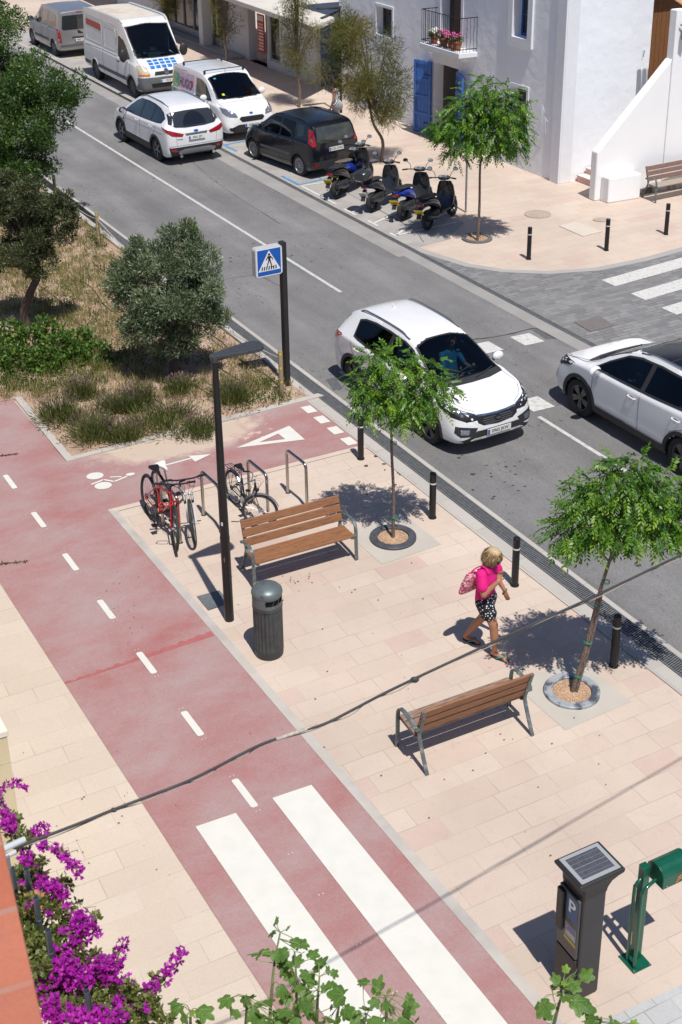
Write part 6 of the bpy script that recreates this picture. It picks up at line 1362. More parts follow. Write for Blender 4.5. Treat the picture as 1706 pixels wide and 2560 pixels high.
patch(b, [(.5,-.70,0),(.5,.70,0),(-2.6,.72,0),(-2.6,-.72,0)], mat('dusty_roof', (.60,.54,.46), .7, var=.08, vscale=2, col2=(.52,.42,.33), c2amt=.3, c2scale=1.2), v2, 'roof_dust', d=(0,0,1), off=.003, skirt=.003, step=.2)
cabin(v2, .2, 1.85, .85, 1.15, 1.62, zf=.55, dash_h=1.22); seats(v2, (.95,), zf=.6)
finish_body(b, wp2, v2, [(1.79,.355,.41),(-1.79,.355,.41)], .5)
z3_ = lambda u, v: (u/3.6465, v/3.6465)
place(v2, z3_(1215,892), z3_(888,722), -1, .965, 3.58, sc=.97)
# silver people carrier seen from behind
slv = mat('silver_paint', (.34,.34,.35), .28, .55, coat=.6, var=.04)
rows = [(-2.05,.42,.9,1.55,.75,.76,.66),(-2.03,.34,1.0,1.70,.87,.88,.75),(-1.93,.3,1.06,1.79,.905,.91,.76),(-1.2,.27,1.06,1.83,.915,.915,.755),(-.3,.26,1.06,1.84,.915,.915,.75),(.15,.26,1.05,1.81,.915,.915,.74),(.42,.26,1.04,1.71,.915,.91,.72),(.75,.26,1.03,1.52,.91,.905,.71),(1.1,.26,1.02,1.29,.91,.895,.73),(1.38,.26,1.0,1.14,.905,.88,.74),(1.7,.26,.93,1.04,.89,.84,.70),(1.95,.28,.8,.9,.84,.76,.63),(2.1,.3,.65,.76,.72,.63,.52),(2.16,.36,.5,.6,.5,.45,.35)]
v3, b = van('people_carrier', 'silver people carrier parked behind the tall white van at the top left', rows, (1.35,-1.35), .325, .80, slv, 'six', mat('silver_alloy', (.26,.26,.265), .35, .7))
v3['category'] = 'car'
patch(b, [(1.30,-.70,0),(1.34,0,0),(1.30,.70,0),(.9,.68,0),(.48,.66,0),(.38,0,0),(.48,-.66,0),(.9,-.68,0)], g_clear, v3, 'windscreen', d=(.3,0,1), off=.004, cut=True)
def side(s):
    d_ = (0,s,0)
    patch(b, [(1.05,0,1.08),(.75,0,1.36),(.45,0,1.60),(.22,0,1.66),(.05,0,1.66),(.05,0,1.08)], carg, v3, 'side_window', d=d_, off=.006)
    patch(b, [(-.10,0,1.66),(-.72,0,1.66),(-.72,0,1.12),(-.10,0,1.10)], carg, v3, 'side_window', d=d_, off=.006); patch(b, [(-.92,0,1.65),(-1.60,0,1.60),(-1.66,0,1.18),(-.92,0,1.12)], carg, v3, 'side_window', d=d_, off=.006)
    seam(b, [(1.02,0,1.04),(1.0,0,.36)], d_, v3); seam(b, [(-.03,0,1.7),(-.03,0,.34)], d_, v3); seam(b, [(-.84,0,1.7),(-.84,0,.5)], d_, v3); seam(b, [(-.84,0,1.08),(-1.8,0,1.10)], d_, v3, r=.010, m=plast)
    patch(b, [(.85,0,.62),(-.85,0,.64),(-.85,0,.54),(.85,0,.52)], plast2, v3, 'side_strip', d=d_, off=.016); mirror_part(v3, .90, s*.93, 1.16, plast, s, (.11,.2,.18)); handle(b, v3, .10, .95, s, slv, 0); handle(b, v3, -.15, .97, s, slv, 0)
    arch_ring(b, 1.35, .325, .37, .41, 0, 180, slv, v3, off=.008, sgn=s); arch_ring(b, -1.35, .325, .37, .41, 0, 180, slv, v3, off=.008, sgn=s)
    patch(b, [(-1.98,s*.82,1.12),(-1.86,s*.90,1.12),(-1.88,s*.91,.62),(-2.0,s*.84,.60),(-2.04,s*.78,.62)], lens_r, v3, 'tail_light', d=(-1,s*.85,0), off=.010)
both(side)
rwp = [(-2.1,-.68,1.62),(-2.1,.68,1.62),(-2.1,.74,1.14),(-2.1,.66,1.08),(-2.1,-.66,1.08),(-2.1,-.74,1.14)]
patch(b, rwp, carg, v3, 'rear_window', d=(-1,0,.1), off=.008); patch(b, [(-2.1,-.84,.40),(-2.1,.84,.40),(-2.1,.80,.30),(-2.1,-.80,.30)], slv, v3, 'rear_bumper', d=(-1,0,0), off=.03, skirt=.05); patch(b, [(-2.1,-.86,.52),(-2.1,.86,.52),(-2.1,.86,.44),(-2.1,-.86,.44)], plast2, v3, 'bumper_strip', d=(-1,0,0), off=.02)
patch(b, [(-2.1,-.02,.98),(-2.1,.12,1.06),(-2.1,.10,.92),(-2.1,-.12,.90)], plate_k, v3, 'badge', d=(-1,0,0), off=.012); patch(b, [(-2.1,.12,1.74),(-2.1,-.12,1.74),(-2.1,-.12,1.71),(-2.1,.12,1.71)], lens_r, v3, 'brake_light', d=(-1,0,.3), off=.012)
seam(b, [(-2.1,-.15,1.6),(-2.1,-.15,.55)], (-1,0,0), v3); patch(b, [(-2.1,-.33,.80),(-2.1,.36,.80),(-2.1,.36,.75),(-2.1,-.33,.75)], plast, v3, 'plate_holder', d=(-1,0,0), off=.012)
plate(v3, (-2.09,.02,.68), math.pi, 0, '0583 HVX')
cabin(v3, -1.6, 1.25, .78, 1.0, 1.1); seats(v3, (.3,-.6)); finish_body(b, slv, v3, [(1.35,.325,.375),(-1.35,.325,.375)], .45)
place(v3, z3_(300,408), z3_(508,515), 1, .90, 2.697, sc=.98)
# ================================================================ PLANTS
def leaf_mat(name, stops, rough=.5, trans=.25, spec=.4):
    m = bpy.data.materials.new(name); m.use_nodes = True; N, L = nodes_of(m); b = N['Principled BSDF']; out = N['Material Output']
    at_ = N.new('ShaderNodeAttribute'); at_.attribute_name = 'rnd'; r = ramp(N, stops); L.new(at_.outputs['Fac'], r.inputs[0]); L.new(r.outputs[0], b.inputs['Base Color'])
    b.inputs['Roughness'].default_value = rough; b.inputs['Specular IOR Level'].default_value = spec
    tl = N.new('ShaderNodeBsdfTranslucent'); sc = N.new('ShaderNodeVectorMath'); sc.operation = 'MULTIPLY'; L.new(r.outputs[0], sc.inputs[0]); sc.inputs[1].default_value = (1.5,1.7,.7); L.new(sc.outputs[0], tl.inputs[0])
    mx = N.new('ShaderNodeMixShader'); mx.inputs[0].default_value = trans; L.new(b.outputs[0], mx.inputs[1]); L.new(tl.outputs[0], mx.inputs[2]); L.new(mx.outputs[0], out.inputs[0]); MATS[name] = m; return m
def quads(name, P0, P1, P2, P3, m, parent=None, rnd=None, per=1):
    """N leaves as four-corner blades; arrays Nx3"""
    n = len(P0); co = np.stack([P0, P1, P2, P3], 1).reshape(-1, 3).astype(np.float32); me = bpy.data.meshes.new(name)
    me.vertices.add(4*n); me.vertices.foreach_set('co', co.ravel()); me.loops.add(4*n); me.loops.foreach_set('vertex_index', np.arange(4*n, dtype=np.int32))
    me.polygons.add(n); me.polygons.foreach_set('loop_start', np.arange(0, 4*n, 4, dtype=np.int32)); me.update(calc_edges=True)
    a = me.attributes.new('rnd', 'FLOAT', 'POINT'); r = rng.random(n) if rnd is None else rnd; a.data.foreach_set('value', np.repeat(r, 4).astype(np.float32))
    me.materials.append(m); o = bpy.data.objects.new(name, me); COL.objects.link(o)
    if parent: o.parent = parent
    return o
def unit(v): return v/np.maximum(np.linalg.norm(v, axis=-1, keepdims=True), 1e-9)
def blades(base, direc, length, width, flat=None, fold=.0):
    """leaf rhombi from base along direc"""
    n = len(base); d = unit(direc); r = rng.normal(size=(n,3)) if flat is None else flat; s = unit(np.cross(d, r)); L_ = np.asarray(length).reshape(-1,1)*np.ones((n,1)); W_ = np.asarray(width).reshape(-1,1)*np.ones((n,1))
    mid = base + d*L_*.45; return base, mid + s*W_*.5, base + d*L_, mid - s*W_*.5
def clump_points(clumps, n, shell=.55):
    """random points near the surfaces of ragged lumps; returns points, outward dirs"""
    c = np.array([q[:3] for q in clumps], float); r = np.array([q[3:] if len(q) > 4 else [q[3]]*3 for q in clumps], float); w = (r.prod(1))**(2/3); idx = rng.choice(len(c), n, p=w/w.sum())
    d = unit(rng.normal(size=(n,3))); rad = shell + (1-shell)*rng.random(n)**.6
    # sub-lumps make the surface bumpy
    bump = 1 + .16*np.sin(d[:,0]*7+idx*1.7)*np.cos(d[:,1]*6+idx)*1.0 + .10*np.sin(d[:,2]*9+idx*2.3+d[:,0]*5)
    p = c[idx] + d*r[idx]*(rad*bump)[:,None]; return p, d, idx
def trunk_mb(mb, pts, r0, r1, seg=10, jitter=.0):
    pts = bezier(pts, 5); n = len(pts); mb.tube(pts, [r0+(r1-r0)*(i/(n-1))**.8*(1) + (jitter*math.sin(i*2.1)) for i in range(n)], seg)
bark = mat('young_bark', (.16,.11,.085), .85, var=.3, vscale=12, stretch=(6,6,1.5), bump=.6, bscale=25, col2=(.26,.20,.16), c2amt=.4, c2scale=10); bark2 = mat('old_bark', (.10,.075,.06), .9, var=.3, vscale=9, stretch=(5,5,1.2), bump=1, bscale=14)
green1 = leaf_mat('bright_leaf', [(0,(.022,.062,.010)),(.4,(.058,.15,.016)),(.75,(.13,.26,.02)),(1,(.27,.37,.04))], .42, .33)
tie = mat('green_tie', (.0,.28,.16), .6)
def frond_crown(clumps, nf, seed_len=.17, droop=.5, m=green1, parent=None, leaflet=(.042,.017)):
    p, d, idx = clump_points(clumps, nf, .35); d = unit(d*np.array([1,1,.35]) + np.array([0,0,-droop])*rng.random((nf,1)) + rng.normal(size=(nf,3))*.35); k = 13
    side = unit(np.cross(d, np.array([0,0,1.0])+rng.normal(size=(nf,3))*.25)); upn = np.cross(side, d)
    P0=[];P1=[];P2=[];P3=[];Rn=[]; fr = rng.random(nf)
    for j in range(k):
        t = (j//2+1)/(k//2+1.0); sgn = 1 if j % 2 else -1
        L_ = seed_len*(.75+.5*fr)[:,None]; base = p + d*L_*t - np.array([0,0,1])*(L_*t*t*.35)
        ld = (side*sgn*.8 + d*.55 - upn*.15 - np.array([0,0,.35])) if j < k-1 else d
        sz = leaflet[0]*(.8+.5*rng.random(nf)); a, b, c, e = blades(base, ld + rng.normal(size=(nf,3))*.12, sz, sz*leaflet[1]/leaflet[0], flat=upn)
        P0.append(a);P1.append(b);P2.append(c);P3.append(e); Rn.append(np.clip(fr*.6+rng.random(nf)*.45,0,1))
    return quads('crown', np.concatenate(P0), np.concatenate(P1), np.concatenate(P2), np.concatenate(P3), m, parent, np.concatenate(Rn))
def street_tree(base, label, top, crown, nf, stems=1, ties=(), r=.028, leaflet=(.042,.017), seedl=.17, group='young leafy street trees'):
    t = empty('street_tree', base, 0, label, 'tree', group)
    mb = MB(); top = Vector(top); pts = [Vector((0,0,-.02)), top*.35+Vector((.012,0,0)), top*.7+Vector((-.01,.01,0)), top]
    trunk_mb(mb, pts, r, r*.62, 10)
    if stems > 1: trunk_mb(mb, [Vector((.045,-.01,-.02)), top*.4+Vector((.05,0,0)), top*.72+Vector((.015,0,0))], r*.7, r*.5, 8)
    cc = np.array([c[:3] for c in crown])
    for k, c in enumerate(crown):
        c3 = Vector(c[:3]); st = top*.93 if k % 2 else top*.98; trunk_mb(mb, [st, (st*.5+c3*.5)+Vector((0,0,.06)), c3+Vector((0,0,.05))], r*.42, .006, 6)
        for q in range(3): a = Vector(rng.normal(size=3))*c[3]*.6; mb.tube([c3*.6+st*.4, c3*.8+st*.2+a*.4, c3+a], [.008,.006,.003], 5)
    mb.build('trunk', bark, t, smooth=True)
    for z in ties:
        f = z/top.z; c = top*f + Vector((.018,0,0)); mb = MB()
        for dz in (-.008, .008): mb.tube([c+Vector((math.cos(a)*(r+.018), math.sin(a)*(r+.006), dz+.006*math.sin(a*2))) for a in np.linspace(0,2*math.pi,14)], .004, 5, cap=False)
        mb.build('tie', tie, t)
    frond_crown(crown, nf, seedl, .7, green1, t, leaflet); return t
S1 = (.0,.0)
street_tree(D_((.745,18.548,0)), 'small street tree in the dark ring, in front of the white crossover', (-.02,.0,2.10),
    [(-.10,0,2.32,.32,.32,.26),(.30,.0,2.38,.34,.34,.26),(-.34,.05,2.50,.30,.30,.22),(.02,.1,2.70,.34,.34,.24),(.55,-.02,2.28,.28,.28,.2),(.45,.1,2.60,.26,.26,.2),(-.36,-.05,2.22,.22,.22,.18),(.70,0,2.40,.14,.14,.10),(.15,-.15,2.15,.26,.24,.2),(-.25,.1,2.80,.2,.2,.14)], 780, ties=(1.55,.35), r=.026, leaflet=(.052,.023))
street_tree(D_((2.74,14.578,0)), 'leaning street tree with green ties, at the right border behind the rear bench', (.36,.03,1.95),
    [(.28,0,2.42,.42,.4,.28),(.70,.0,2.42,.42,.4,.28),(.02,.02,2.42,.34,.34,.30),(.48,.1,2.78,.40,.4,.30),(.12,.1,2.66,.34,.32,.26),(.92,.05,2.62,.36,.36,.3),(1.15,0,2.42,.34,.34,.24),(-.16,-.05,2.30,.26,.26,.18),(.50,.05,3.02,.26,.24,.2),(.88,0,2.86,.22,.22,.16),(1.35,0,2.5,.26,.26,.2)], 1080, stems=2, ties=(1.55,1.22,.72,.24), r=.030, leaflet=(.058,.025), seedl=.19)
street_tree(at(1194,603), 'leafy street tree across the road, between the scooters and the white house', (.03,.0,2.35),
    [(0,0,2.60,.6,.6,.48),(.52,0,2.75,.55,.55,.5),(-.50,0,2.60,.5,.5,.38),(.2,.1,3.25,.62,.55,.46),(-.3,.1,3.05,.5,.5,.4),(.68,0,3.10,.42,.42,.4),(-.85,0,2.72,.32,.32,.22),(.05,.1,3.60,.42,.4,.28),(.80,0,2.35,.3,.3,.3),(-.55,-.05,2.15,.26,.26,.24),(.35,0,2.20,.32,.32,.24)], 1200, r=.035, leaflet=(.075,.032), seedl=.24)
# feathery trees along the shop
feath = leaf_mat('feathery_leaf', [(0,(.045,.060,.018)),(.4,(.11,.125,.035)),(.75,(.19,.185,.06)),(1,(.25,.16,.055))], .7, .25, .2)
def feathery(base, h0, h1, rad, label, n=9000, lean=0.0, bare=False):
    t = empty('feathery_tree', base, 0, label, 'tree', 'feathery olive-brown trees by the shops')
    mb = MB(); trunk_mb(mb, [(0,0,-.03),(.03,0,h0*.5),(-.03+lean*.3,0,h0),(lean*.6,0,(h0+h1)/2)], .055, .03, 9)
    cl = []; K = 26
    for k in range(K):
        f = k/(K-1); z = h0 + (h1-h0)*(.05+.9*f); rr = rad*(.22+.78*math.sin(math.pi*f**.8))*(.3+.7*rng.random()); a = rng.random()*6.28; c = (math.cos(a)*rr*.75+lean*f, math.sin(a)*rr*.75, z); cl.append((*c, .22+.2*rad*rng.random(), .22+.2*rad*rng.random(), .30+.25*rng.random()))
        mb.tube([Vector((lean*.4*f,0,h0*.8+(z-h0)*.35)), Vector(c)*.6+Vector((0,0,z*.35)), Vector(c)+Vector((0,0,.15))], [.018,.011,.004], 5)
    if bare:
        for k in range(46):
            a = rng.random()*6.28; rr = rad*.55*rng.random()**.5; mb.tube([Vector((0,0,h0+.2*rng.random())), Vector((math.cos(a)*rr*.5,math.sin(a)*rr*.5,h0+(h1-h0)*.5)), Vector((math.cos(a)*rr,math.sin(a)*rr,h0+(h1-h0)*(.8+.25*rng.random())))], [.010,.006,.003], 4)
    mb.build('trunk', bark if not bare else mat('grey_bark', (.30,.26,.23), .85, var=.2, vscale=10), t, smooth=True)
    p, d, i = clump_points(cl, n, .1); dd_ = unit(d*.5 + np.array([0,0,.25]) + rng.normal(size=(n,3))*.45 - np.array([0,0,.6])*(rng.random((n,1)) > .55)); ln = .12+.16*rng.random(n)
    patchy = .5+.5*np.sin(i*2.7); quads('crown', *blades(p, dd_, ln, .008+.009*rng.random(n)), feath, t, np.clip(.55*patchy+.5*rng.random(n),0,1)); return t
feathery(at(954,404), 1.2, 4.0, 1.7, 'large feathery tree behind the scooters, nearest of the feathery trees', 17000, -.75)
feathery(at(748,268), 1.15, 4.2, .80, 'slim feathery tree rising behind the small white van, near the blue shop door', 6200)
feathery(at(566,158), .85, 3.6, .75, 'half bare feathery tree with grey branches in front of the shop entrance', 4200, bare=True)
feathery(at(418,92), .8, 3.4, .9, 'feathery tree behind the tall white van at the top edge', 8000)
# olives and the big dark tree on the bed
olive = leaf_mat('olive_leaf', [(0,(.055,.08,.038)),(.5,(.14,.185,.10)),(.85,(.23,.28,.16)),(1,(.38,.42,.28))], .45, .15)
olived = leaf_mat('dark_olive_leaf', [(0,(.028,.038,.016)),(.5,(.075,.09,.036)),(.85,(.13,.15,.065)),(1,(.22,.23,.13))], .45, .15)
darkg = leaf_mat('dark_green_leaf', [(0,(.02,.045,.012)),(.5,(.055,.115,.022)),(.85,(.10,.18,.038)),(1,(.18,.24,.08))], .42, .2)
def bushy(base, label, clumps, n, m, leaf, trunk, r0=.11, upb=.4, cat='tree', name='tree', group=None, bm_=None, sub=7, frac=.42):
    t = empty(name, base, 0, label, cat, group); mb = MB(); trunk_mb(mb, trunk, r0, r0*.5, 10, r0*.05); tt = Vector(trunk[-1]); big = []
    for c in clumps:
        c3 = Vector(c[:3]); st = tt if c3.z > tt.z-.3 else Vector(trunk[-2]); mb.tube([st, st.lerp(c3,.5)+Vector((0,0,.05)), c3], [r0*.4, r0*.25, .012], 6)
        R3 = np.array([c[3]]*3 if len(c) == 4 else c[3:])
        for k in range(sub):
            d = unit(rng.normal(size=3)); q = np.array(c[:3]) + d*R3*.72; s = frac*R3*(.75+.5*rng.random()); big.append((*q, *s))
    mb.build('trunk', bm_ or bark2, t, smooth=True)
    p, d, i = clump_points(big, n, .3); dd_ = unit(d*.9 + np.array([0,0,upb]) + rng.normal(size=(n,3))*.55); ln = leaf[0]*(.7+.6*rng.random(n))
    tw = .5+.5*np.sin(i*1.9); quads('crown', *blades(p, dd_, ln, ln*leaf[1]/leaf[0]), m, t, np.clip(.35*tw+.65*rng.random(n),0,1)); return t
b2_ = at(434,950)
bushy(b2_, 'rounded grey-green olive tree on the bed, left of the crossing sign', [(0,0,1.65,.66),(-.45,0,1.05,.42),(.1,-.1,.95,.42),(.55,0,1.15,.42),(.50,0,1.85,.60),(-.50,0,1.65,.62),(.0,-.3,1.6,.55),(-.35,-.2,1.15,.45),(.10,.1,2.45,.55),(-.28,.1,2.25,.5),(.55,.05,2.3,.45),(.68,0,1.45,.45),(-.05,-.1,1.25,.5),(-.72,0,1.75,.38),(.30,.0,2.72,.32),(.35,-.2,1.2,.42),(-.45,0,2.5,.25),(-.80,.1,2.1,.2)], 62000, olive, (.075,.018), [(0,0,-.03),(.04,0,.5),(.0,.05,1.1),(0,0,1.6)], .10, .5, 'tree', 'olive_tree', sub=9, frac=.36)
b1_ = at(75,825)
bushy(b1_, 'dark olive tree with a bent trunk at the left border', [(0.1,0,1.85,.62),(-.5,0,1.75,.6),(.60,0,1.95,.5),(.0,.1,2.5,.55),(-.6,.1,2.45,.55),(.5,.1,2.55,.45),(.85,0,2.25,.38),(-.2,0,2.9,.4),(.35,0,1.45,.4),(-.85,0,1.4,.5),(.95,0,2.7,.25),(.3,0,3.0,.25)], 46000, olived, (.070,.018), [(0,0,-.03),(-.08,0,.35),(.10,0,.8),(.30,0,1.25),(.15,0,1.8)], .11, .5, 'tree', 'olive_tree', sub=9, frac=.36)
B3 = at(50,560)
def rel(px, py, z): q = at(px, py, z) - B3; return (q.x, q.y, q.z)
cl = [(*rel(110,190,3.5),.78),(*rel(170,215,3.3),.52),(*rel(60,170,3.6),.7),(*rel(20,100,4.2),.75),(*rel(-20,60,4.6),.8),(*rel(70,260,2.9),.8),(*rel(140,270,2.8),.55),(*rel(20,270,2.9),.8),(*rel(95,340,2.2),.62),(*rel(30,370,2.0),.75),(*rel(60,430,1.4),.62),(*rel(105,400,1.6),.42),(*rel(-20,330,2.3),.9),(*rel(0,440,1.3),.5),(*rel(-40,200,3.4),.9)]
bushy(B3, 'big dense dark green tree at the left border, overhanging the road', cl, 60000, darkg, (.075,.03), [(-.3,.1,-.05),(-.2,0,.8),(-.1,0,1.6),(0,0,2.5)], .16, .2, 'tree', 'tree', sub=10, frac=.38)
# bright leafy bush
B4 = at(115,925)
gl = leaf_mat('bramble_leaf', [(0,(.03,.065,.014)),(.45,(.07,.145,.024)),(.8,(.13,.24,.035)),(1,(.30,.30,.10))], .5, .25)
def low_bush(base, label, clumps, n, m, leaf, name='shrub', upb=.6, group=None):
    t = empty(name, base, 0, label, 'shrub', group); mb = MB()
    for c in clumps: mb.tube([(c[0]*.3, c[1]*.3, -.02), (c[0]*.7,c[1]*.7,c[2]*.6), (c[0],c[1],c[2])], [.012,.009,.004], 5)
    mb.build('stems', bark, t); p, d, i = clump_points(clumps, n, .45); d[:,2] = np.abs(d[:,2])*.8; p[:,2] = np.maximum(p[:,2], .03); dd_ = unit(d + np.array([0,0,upb]) + rng.normal(size=(n,3))*.5); ln = leaf[0]*(.6+.7*rng.random(n))
    quads('leaves', *blades(p, dd_, ln, ln*leaf[1]/leaf[0]), m, t); return t
low_bush(B4, 'bright green leafy bush below the dark olive tree at the left border', [(0,0,.2,.42,.3,.24),(.55,.15,.16,.35,.3,.2),(-.5,0,.22,.45,.35,.26),(.25,.4,.3,.4,.3,.26),(-.35,.5,.36,.4,.35,.3),(.85,.42,.16,.3,.3,.2),(-1.0,.2,.3,.45,.4,.32),(.15,-.25,.1,.25,.15,.12),(.5,.75,.28,.3,.25,.22),(-.1,.9,.4,.3,.25,.3),(1.1,.1,.1,.25,.2,.12),(-.75,.75,.4,.3,.3,.3)], 7500, gl, (.07,.05))
# lavender-like shrubs
lav = leaf_mat('heath_leaf', [(0,(.045,.065,.018)),(.5,(.10,.13,.035)),(.85,(.18,.19,.06)),(1,(.28,.23,.10))], .7, .2, .2)
tipm = leaf_mat('seed_head', [(0,(.09,.055,.065)),(.6,(.17,.11,.12)),(1,(.27,.20,.16))], .8, .1, .1)
def heath(px, py, rx, h, label, n=1350, tips=200):
    t = empty('lavender_shrub', at(px, py), 0, label, 'shrub', 'low lavender shrubs along the red crossing lane')
    a = rng.random(n)*6.28; rr = rng.random(n)**.5*rx; sc_ = rng.normal(size=(6,2))*rx*.42; hh_ = (.55+.6*rng.random(6))[rng.integers(6,size=n)]; si = rng.integers(6,size=n); base = np.c_[np.cos(a)*rr*.45+sc_[si,0], np.sin(a)*rr*.40+sc_[si,1], np.zeros(n)+.01]; d = np.c_[np.cos(a)*rr/rx*.75, np.sin(a)*rr/rx*.75, np.ones(n)*(.7+.5*(si%3)/2)] + rng.normal(size=(n,3))*.28
    s0 = rng.random((n,1))*.75; base = base + unit(d)*s0*h; quads('leaves', *blades(base, d, h*(.25+.35*rng.random(n)), .014), lav, t)
    a = rng.random(tips)*6.28; rr = rng.random(tips)**.5*rx; base = np.c_[np.cos(a)*rr*.8, np.sin(a)*rr*.7, h*(.55+.2*rng.random(tips))]; d = np.c_[np.cos(a)*rr/rx*.6, np.sin(a)*rr/rx*.6, np.ones(tips)] + rng.normal(size=(tips,3))*.15
    st = quads('stalks', *blades(base, d, .16+.10*rng.random(tips), .006), lav, t); tp_ = base+unit(d)*.17; quads('seed_heads', *blades(tp_, d, .055, .017), tipm, t); return t
for px, py, rx, h, lab in ((150,1050,.34,.34,'lavender shrub nearest the red lane kerb on the left'),(236,1100,.36,.36,'lavender shrub just above the ribbed square cover'),(205,1000,.26,.28,'small lavender shrub between the leafy bush and the left kerb'),(300,1045,.36,.34,'dull purple-grey lavender shrub left of the middle of the planting bed'),(318,1105,.28,.24,'low brownish lavender shrub right of the ribbed cover'),(345,1020,.30,.32,'yellowish lavender shrub left of the shadow of the round olive'),(428,1065,.40,.36,'large lavender shrub in the middle of the row by the red crossing lane'),(505,1085,.26,.22,'small lavender shrub just left of the street lamp pole'),(575,1010,.30,.32,'lavender shrub just right of the street lamp pole'),(455,985,.22,.22,'small lavender shrub at the edge of the olive shadow')): heath(px, py, rx, h, lab)
# soil of the planting bed
def soil_mat():
    m = bpy.data.materials.new('soil'); m.use_nodes = True; N, L = nodes_of(m); b = N['Principled BSDF']; b.inputs['Roughness'].default_value = .95; b.inputs['Specular IOR Level'].default_value = .1
    tc = N.new('ShaderNodeTexCoord'); a = noise(N, L, tc.outputs['Object'], 2.2, 8, .7); r = ramp(N, [(.28,(.27,.175,.12)),(.42,(.42,.29,.205)),(.56,(.53,.385,.285)),(.72,(.58,.45,.345))]); L.new(a.outputs['Fac'], r.inputs[0])
    f = noise(N, L, tc.outputs['Object'], 28, 5, .8); g = maprange(N, L, f.outputs['Fac'], .56, .66, 0, .7); c = mixc(N, L, g, r.outputs[0], (.13,.095,.055)); L.new(c, b.inputs['Base Color'])
    bp = N.new('ShaderNodeBump'); bp.inputs['Strength'].default_value = .9; bp.inputs['Distance'].default_value = .03; L.new(f.outputs['Fac'], bp.inputs['Height']); L.new(bp.outputs[0], b.inputs['Normal']); return m
poly = [bk(6.12,.13), bk(6.49,4.70), rd(2.75,-.21), rd(60,-.21), rd(60,-30), bk(9.25,-10), bk(9.05,-1.5), bk(8.95,.05), bk(8.9,.17)]
P2_ = [Vector((p.x, p.y)) for p in poly]; loop = densify(P2_, .4); verts = list(loop); x = -30
while x < 4:
    y = 18
    while y < 70:
        q = Vector((x+rng.random()*.1, y+rng.random()*.1)); 
        if inside(q, P2_) and (q.y < 36 or (int(x/.3) % 3 == 0 and int(y/.3) % 3 == 0)) and min((q-p).length_squared for p in loop[::3]) > .02: verts.append(q)
        y += .3
    x += .3
V2, E2, F2, *_ = delaunay_2d_cdt(verts, [(i, (i+1) % len(loop)) for i in range(len(loop))], [], 0, 1e-4)
def soil_h(q): return .030 + .035*(math.sin(q.x*1.7+q.y*.9)*math.sin(q.y*1.3-q.x*.6)+.6)
mb = MB(); mb.v = [(q.x, q.y, .014 if i < len(loop) else soil_h(q)) for i, q in enumerate(V2)]; mb.f = [tuple(f) for f in F2 if inside(sum((V2[i] for i in f), Vector((0,0)))/3, P2_)]
o = mb.build('soil_bed', soil_mat(), smooth=False); shade(o, 60); structure(o)
# dry grass and weeds over the bed: nobody could count it
def scatter(n, fn):
    out = []
    while len(out) < n:
        u, v = rng.random(2); q = fn(u, v)
        if inside(q, P2_): out.append(q)
    return np.array([[q.x, q.y, soil_h(q)-.01] for q in out])
def tuftcloud(n, per, spread, regions):
    cs = []
    for (px, py, rx, ry, k) in regions:
        for _ in range(int(n*k)):
            q = at(px+rng.normal()*rx, py+rng.normal()*ry); 
            if inside(Vector((q.x, q.y)), P2_): cs.append((q.x, q.y, soil_h(Vector((q.x,q.y)))-.01))
    c = np.array(cs); i = np.repeat(np.arange(len(c)), per); b = c[i] + np.c_[rng.normal(size=(len(i),2))*spread, np.zeros(len(i))]; return b, i
grass = leaf_mat('dry_grass', [(0,(.09,.12,.03)),(.35,(.20,.20,.06)),(.7,(.40,.32,.16)),(1,(.52,.43,.27))], .8, .2, .1)
b_, i_ = tuftcloud(1, 17, .06, [(250,820,90,60,150),(260,700,60,60,150),(400,980,130,25,60),(560,930,60,40,80),(120,760,70,60,120),(100,700,80,60,140),(640,980,50,20,50),(60,980,50,15,60),(300,940,80,30,120),(450,1090,120,12,60),(240,560,25,50,90),(20,600,40,70,160),(230,900,60,30,70),(60,640,60,60,130),(330,620,20,40,60)])
n = len(b_); d = np.c_[rng.normal(size=(n,2))*.35, np.ones(n)]; hgt_s = np.repeat(.10+.16*rng.random(i_.max()+1), np.bincount(i_)); tone = np.repeat(rng.random(i_.max()+1), np.bincount(i_))
o = quads('dry_grass', *blades(b_, d, hgt_s*(.6+.6*rng.random(n)), .010), grass, None, np.clip(tone*.7+.3*rng.random(n),0,1)); o['kind'] = 'stuff'; o['label'] = 'dry yellow and green weeds growing over the planting bed'; o['category'] = 'weeds'
weed = leaf_mat('weed_leaf', [(0,(.03,.055,.012)),(.5,(.07,.12,.025)),(1,(.15,.20,.06))], .6, .2, .2)
b_, i_ = tuftcloud(1, 22, .09, [(250,820,80,70,110),(240,590,20,40,50),(160,960,90,20,60),(370,900,110,20,50),(640,1010,50,12,26),(400,1095,150,10,40),(140,720,60,60,70),(40,960,30,15,50),(330,700,40,80,60),(590,1070,60,8,22),(670,975,20,10,16),(430,800,60,40,30)])
n = len(b_); b_[:,2] += .18*rng.random(n)*rng.random(n); d = rng.normal(size=(n,3))*.6+np.array([0,0,.8]); o = quads('weeds', *blades(b_, d, .03+.04*rng.random(n), .024), weed); o['kind'] = 'stuff'; o['label'] = 'small green leafy weeds scattered over the planting bed'; o['category'] = 'weeds'
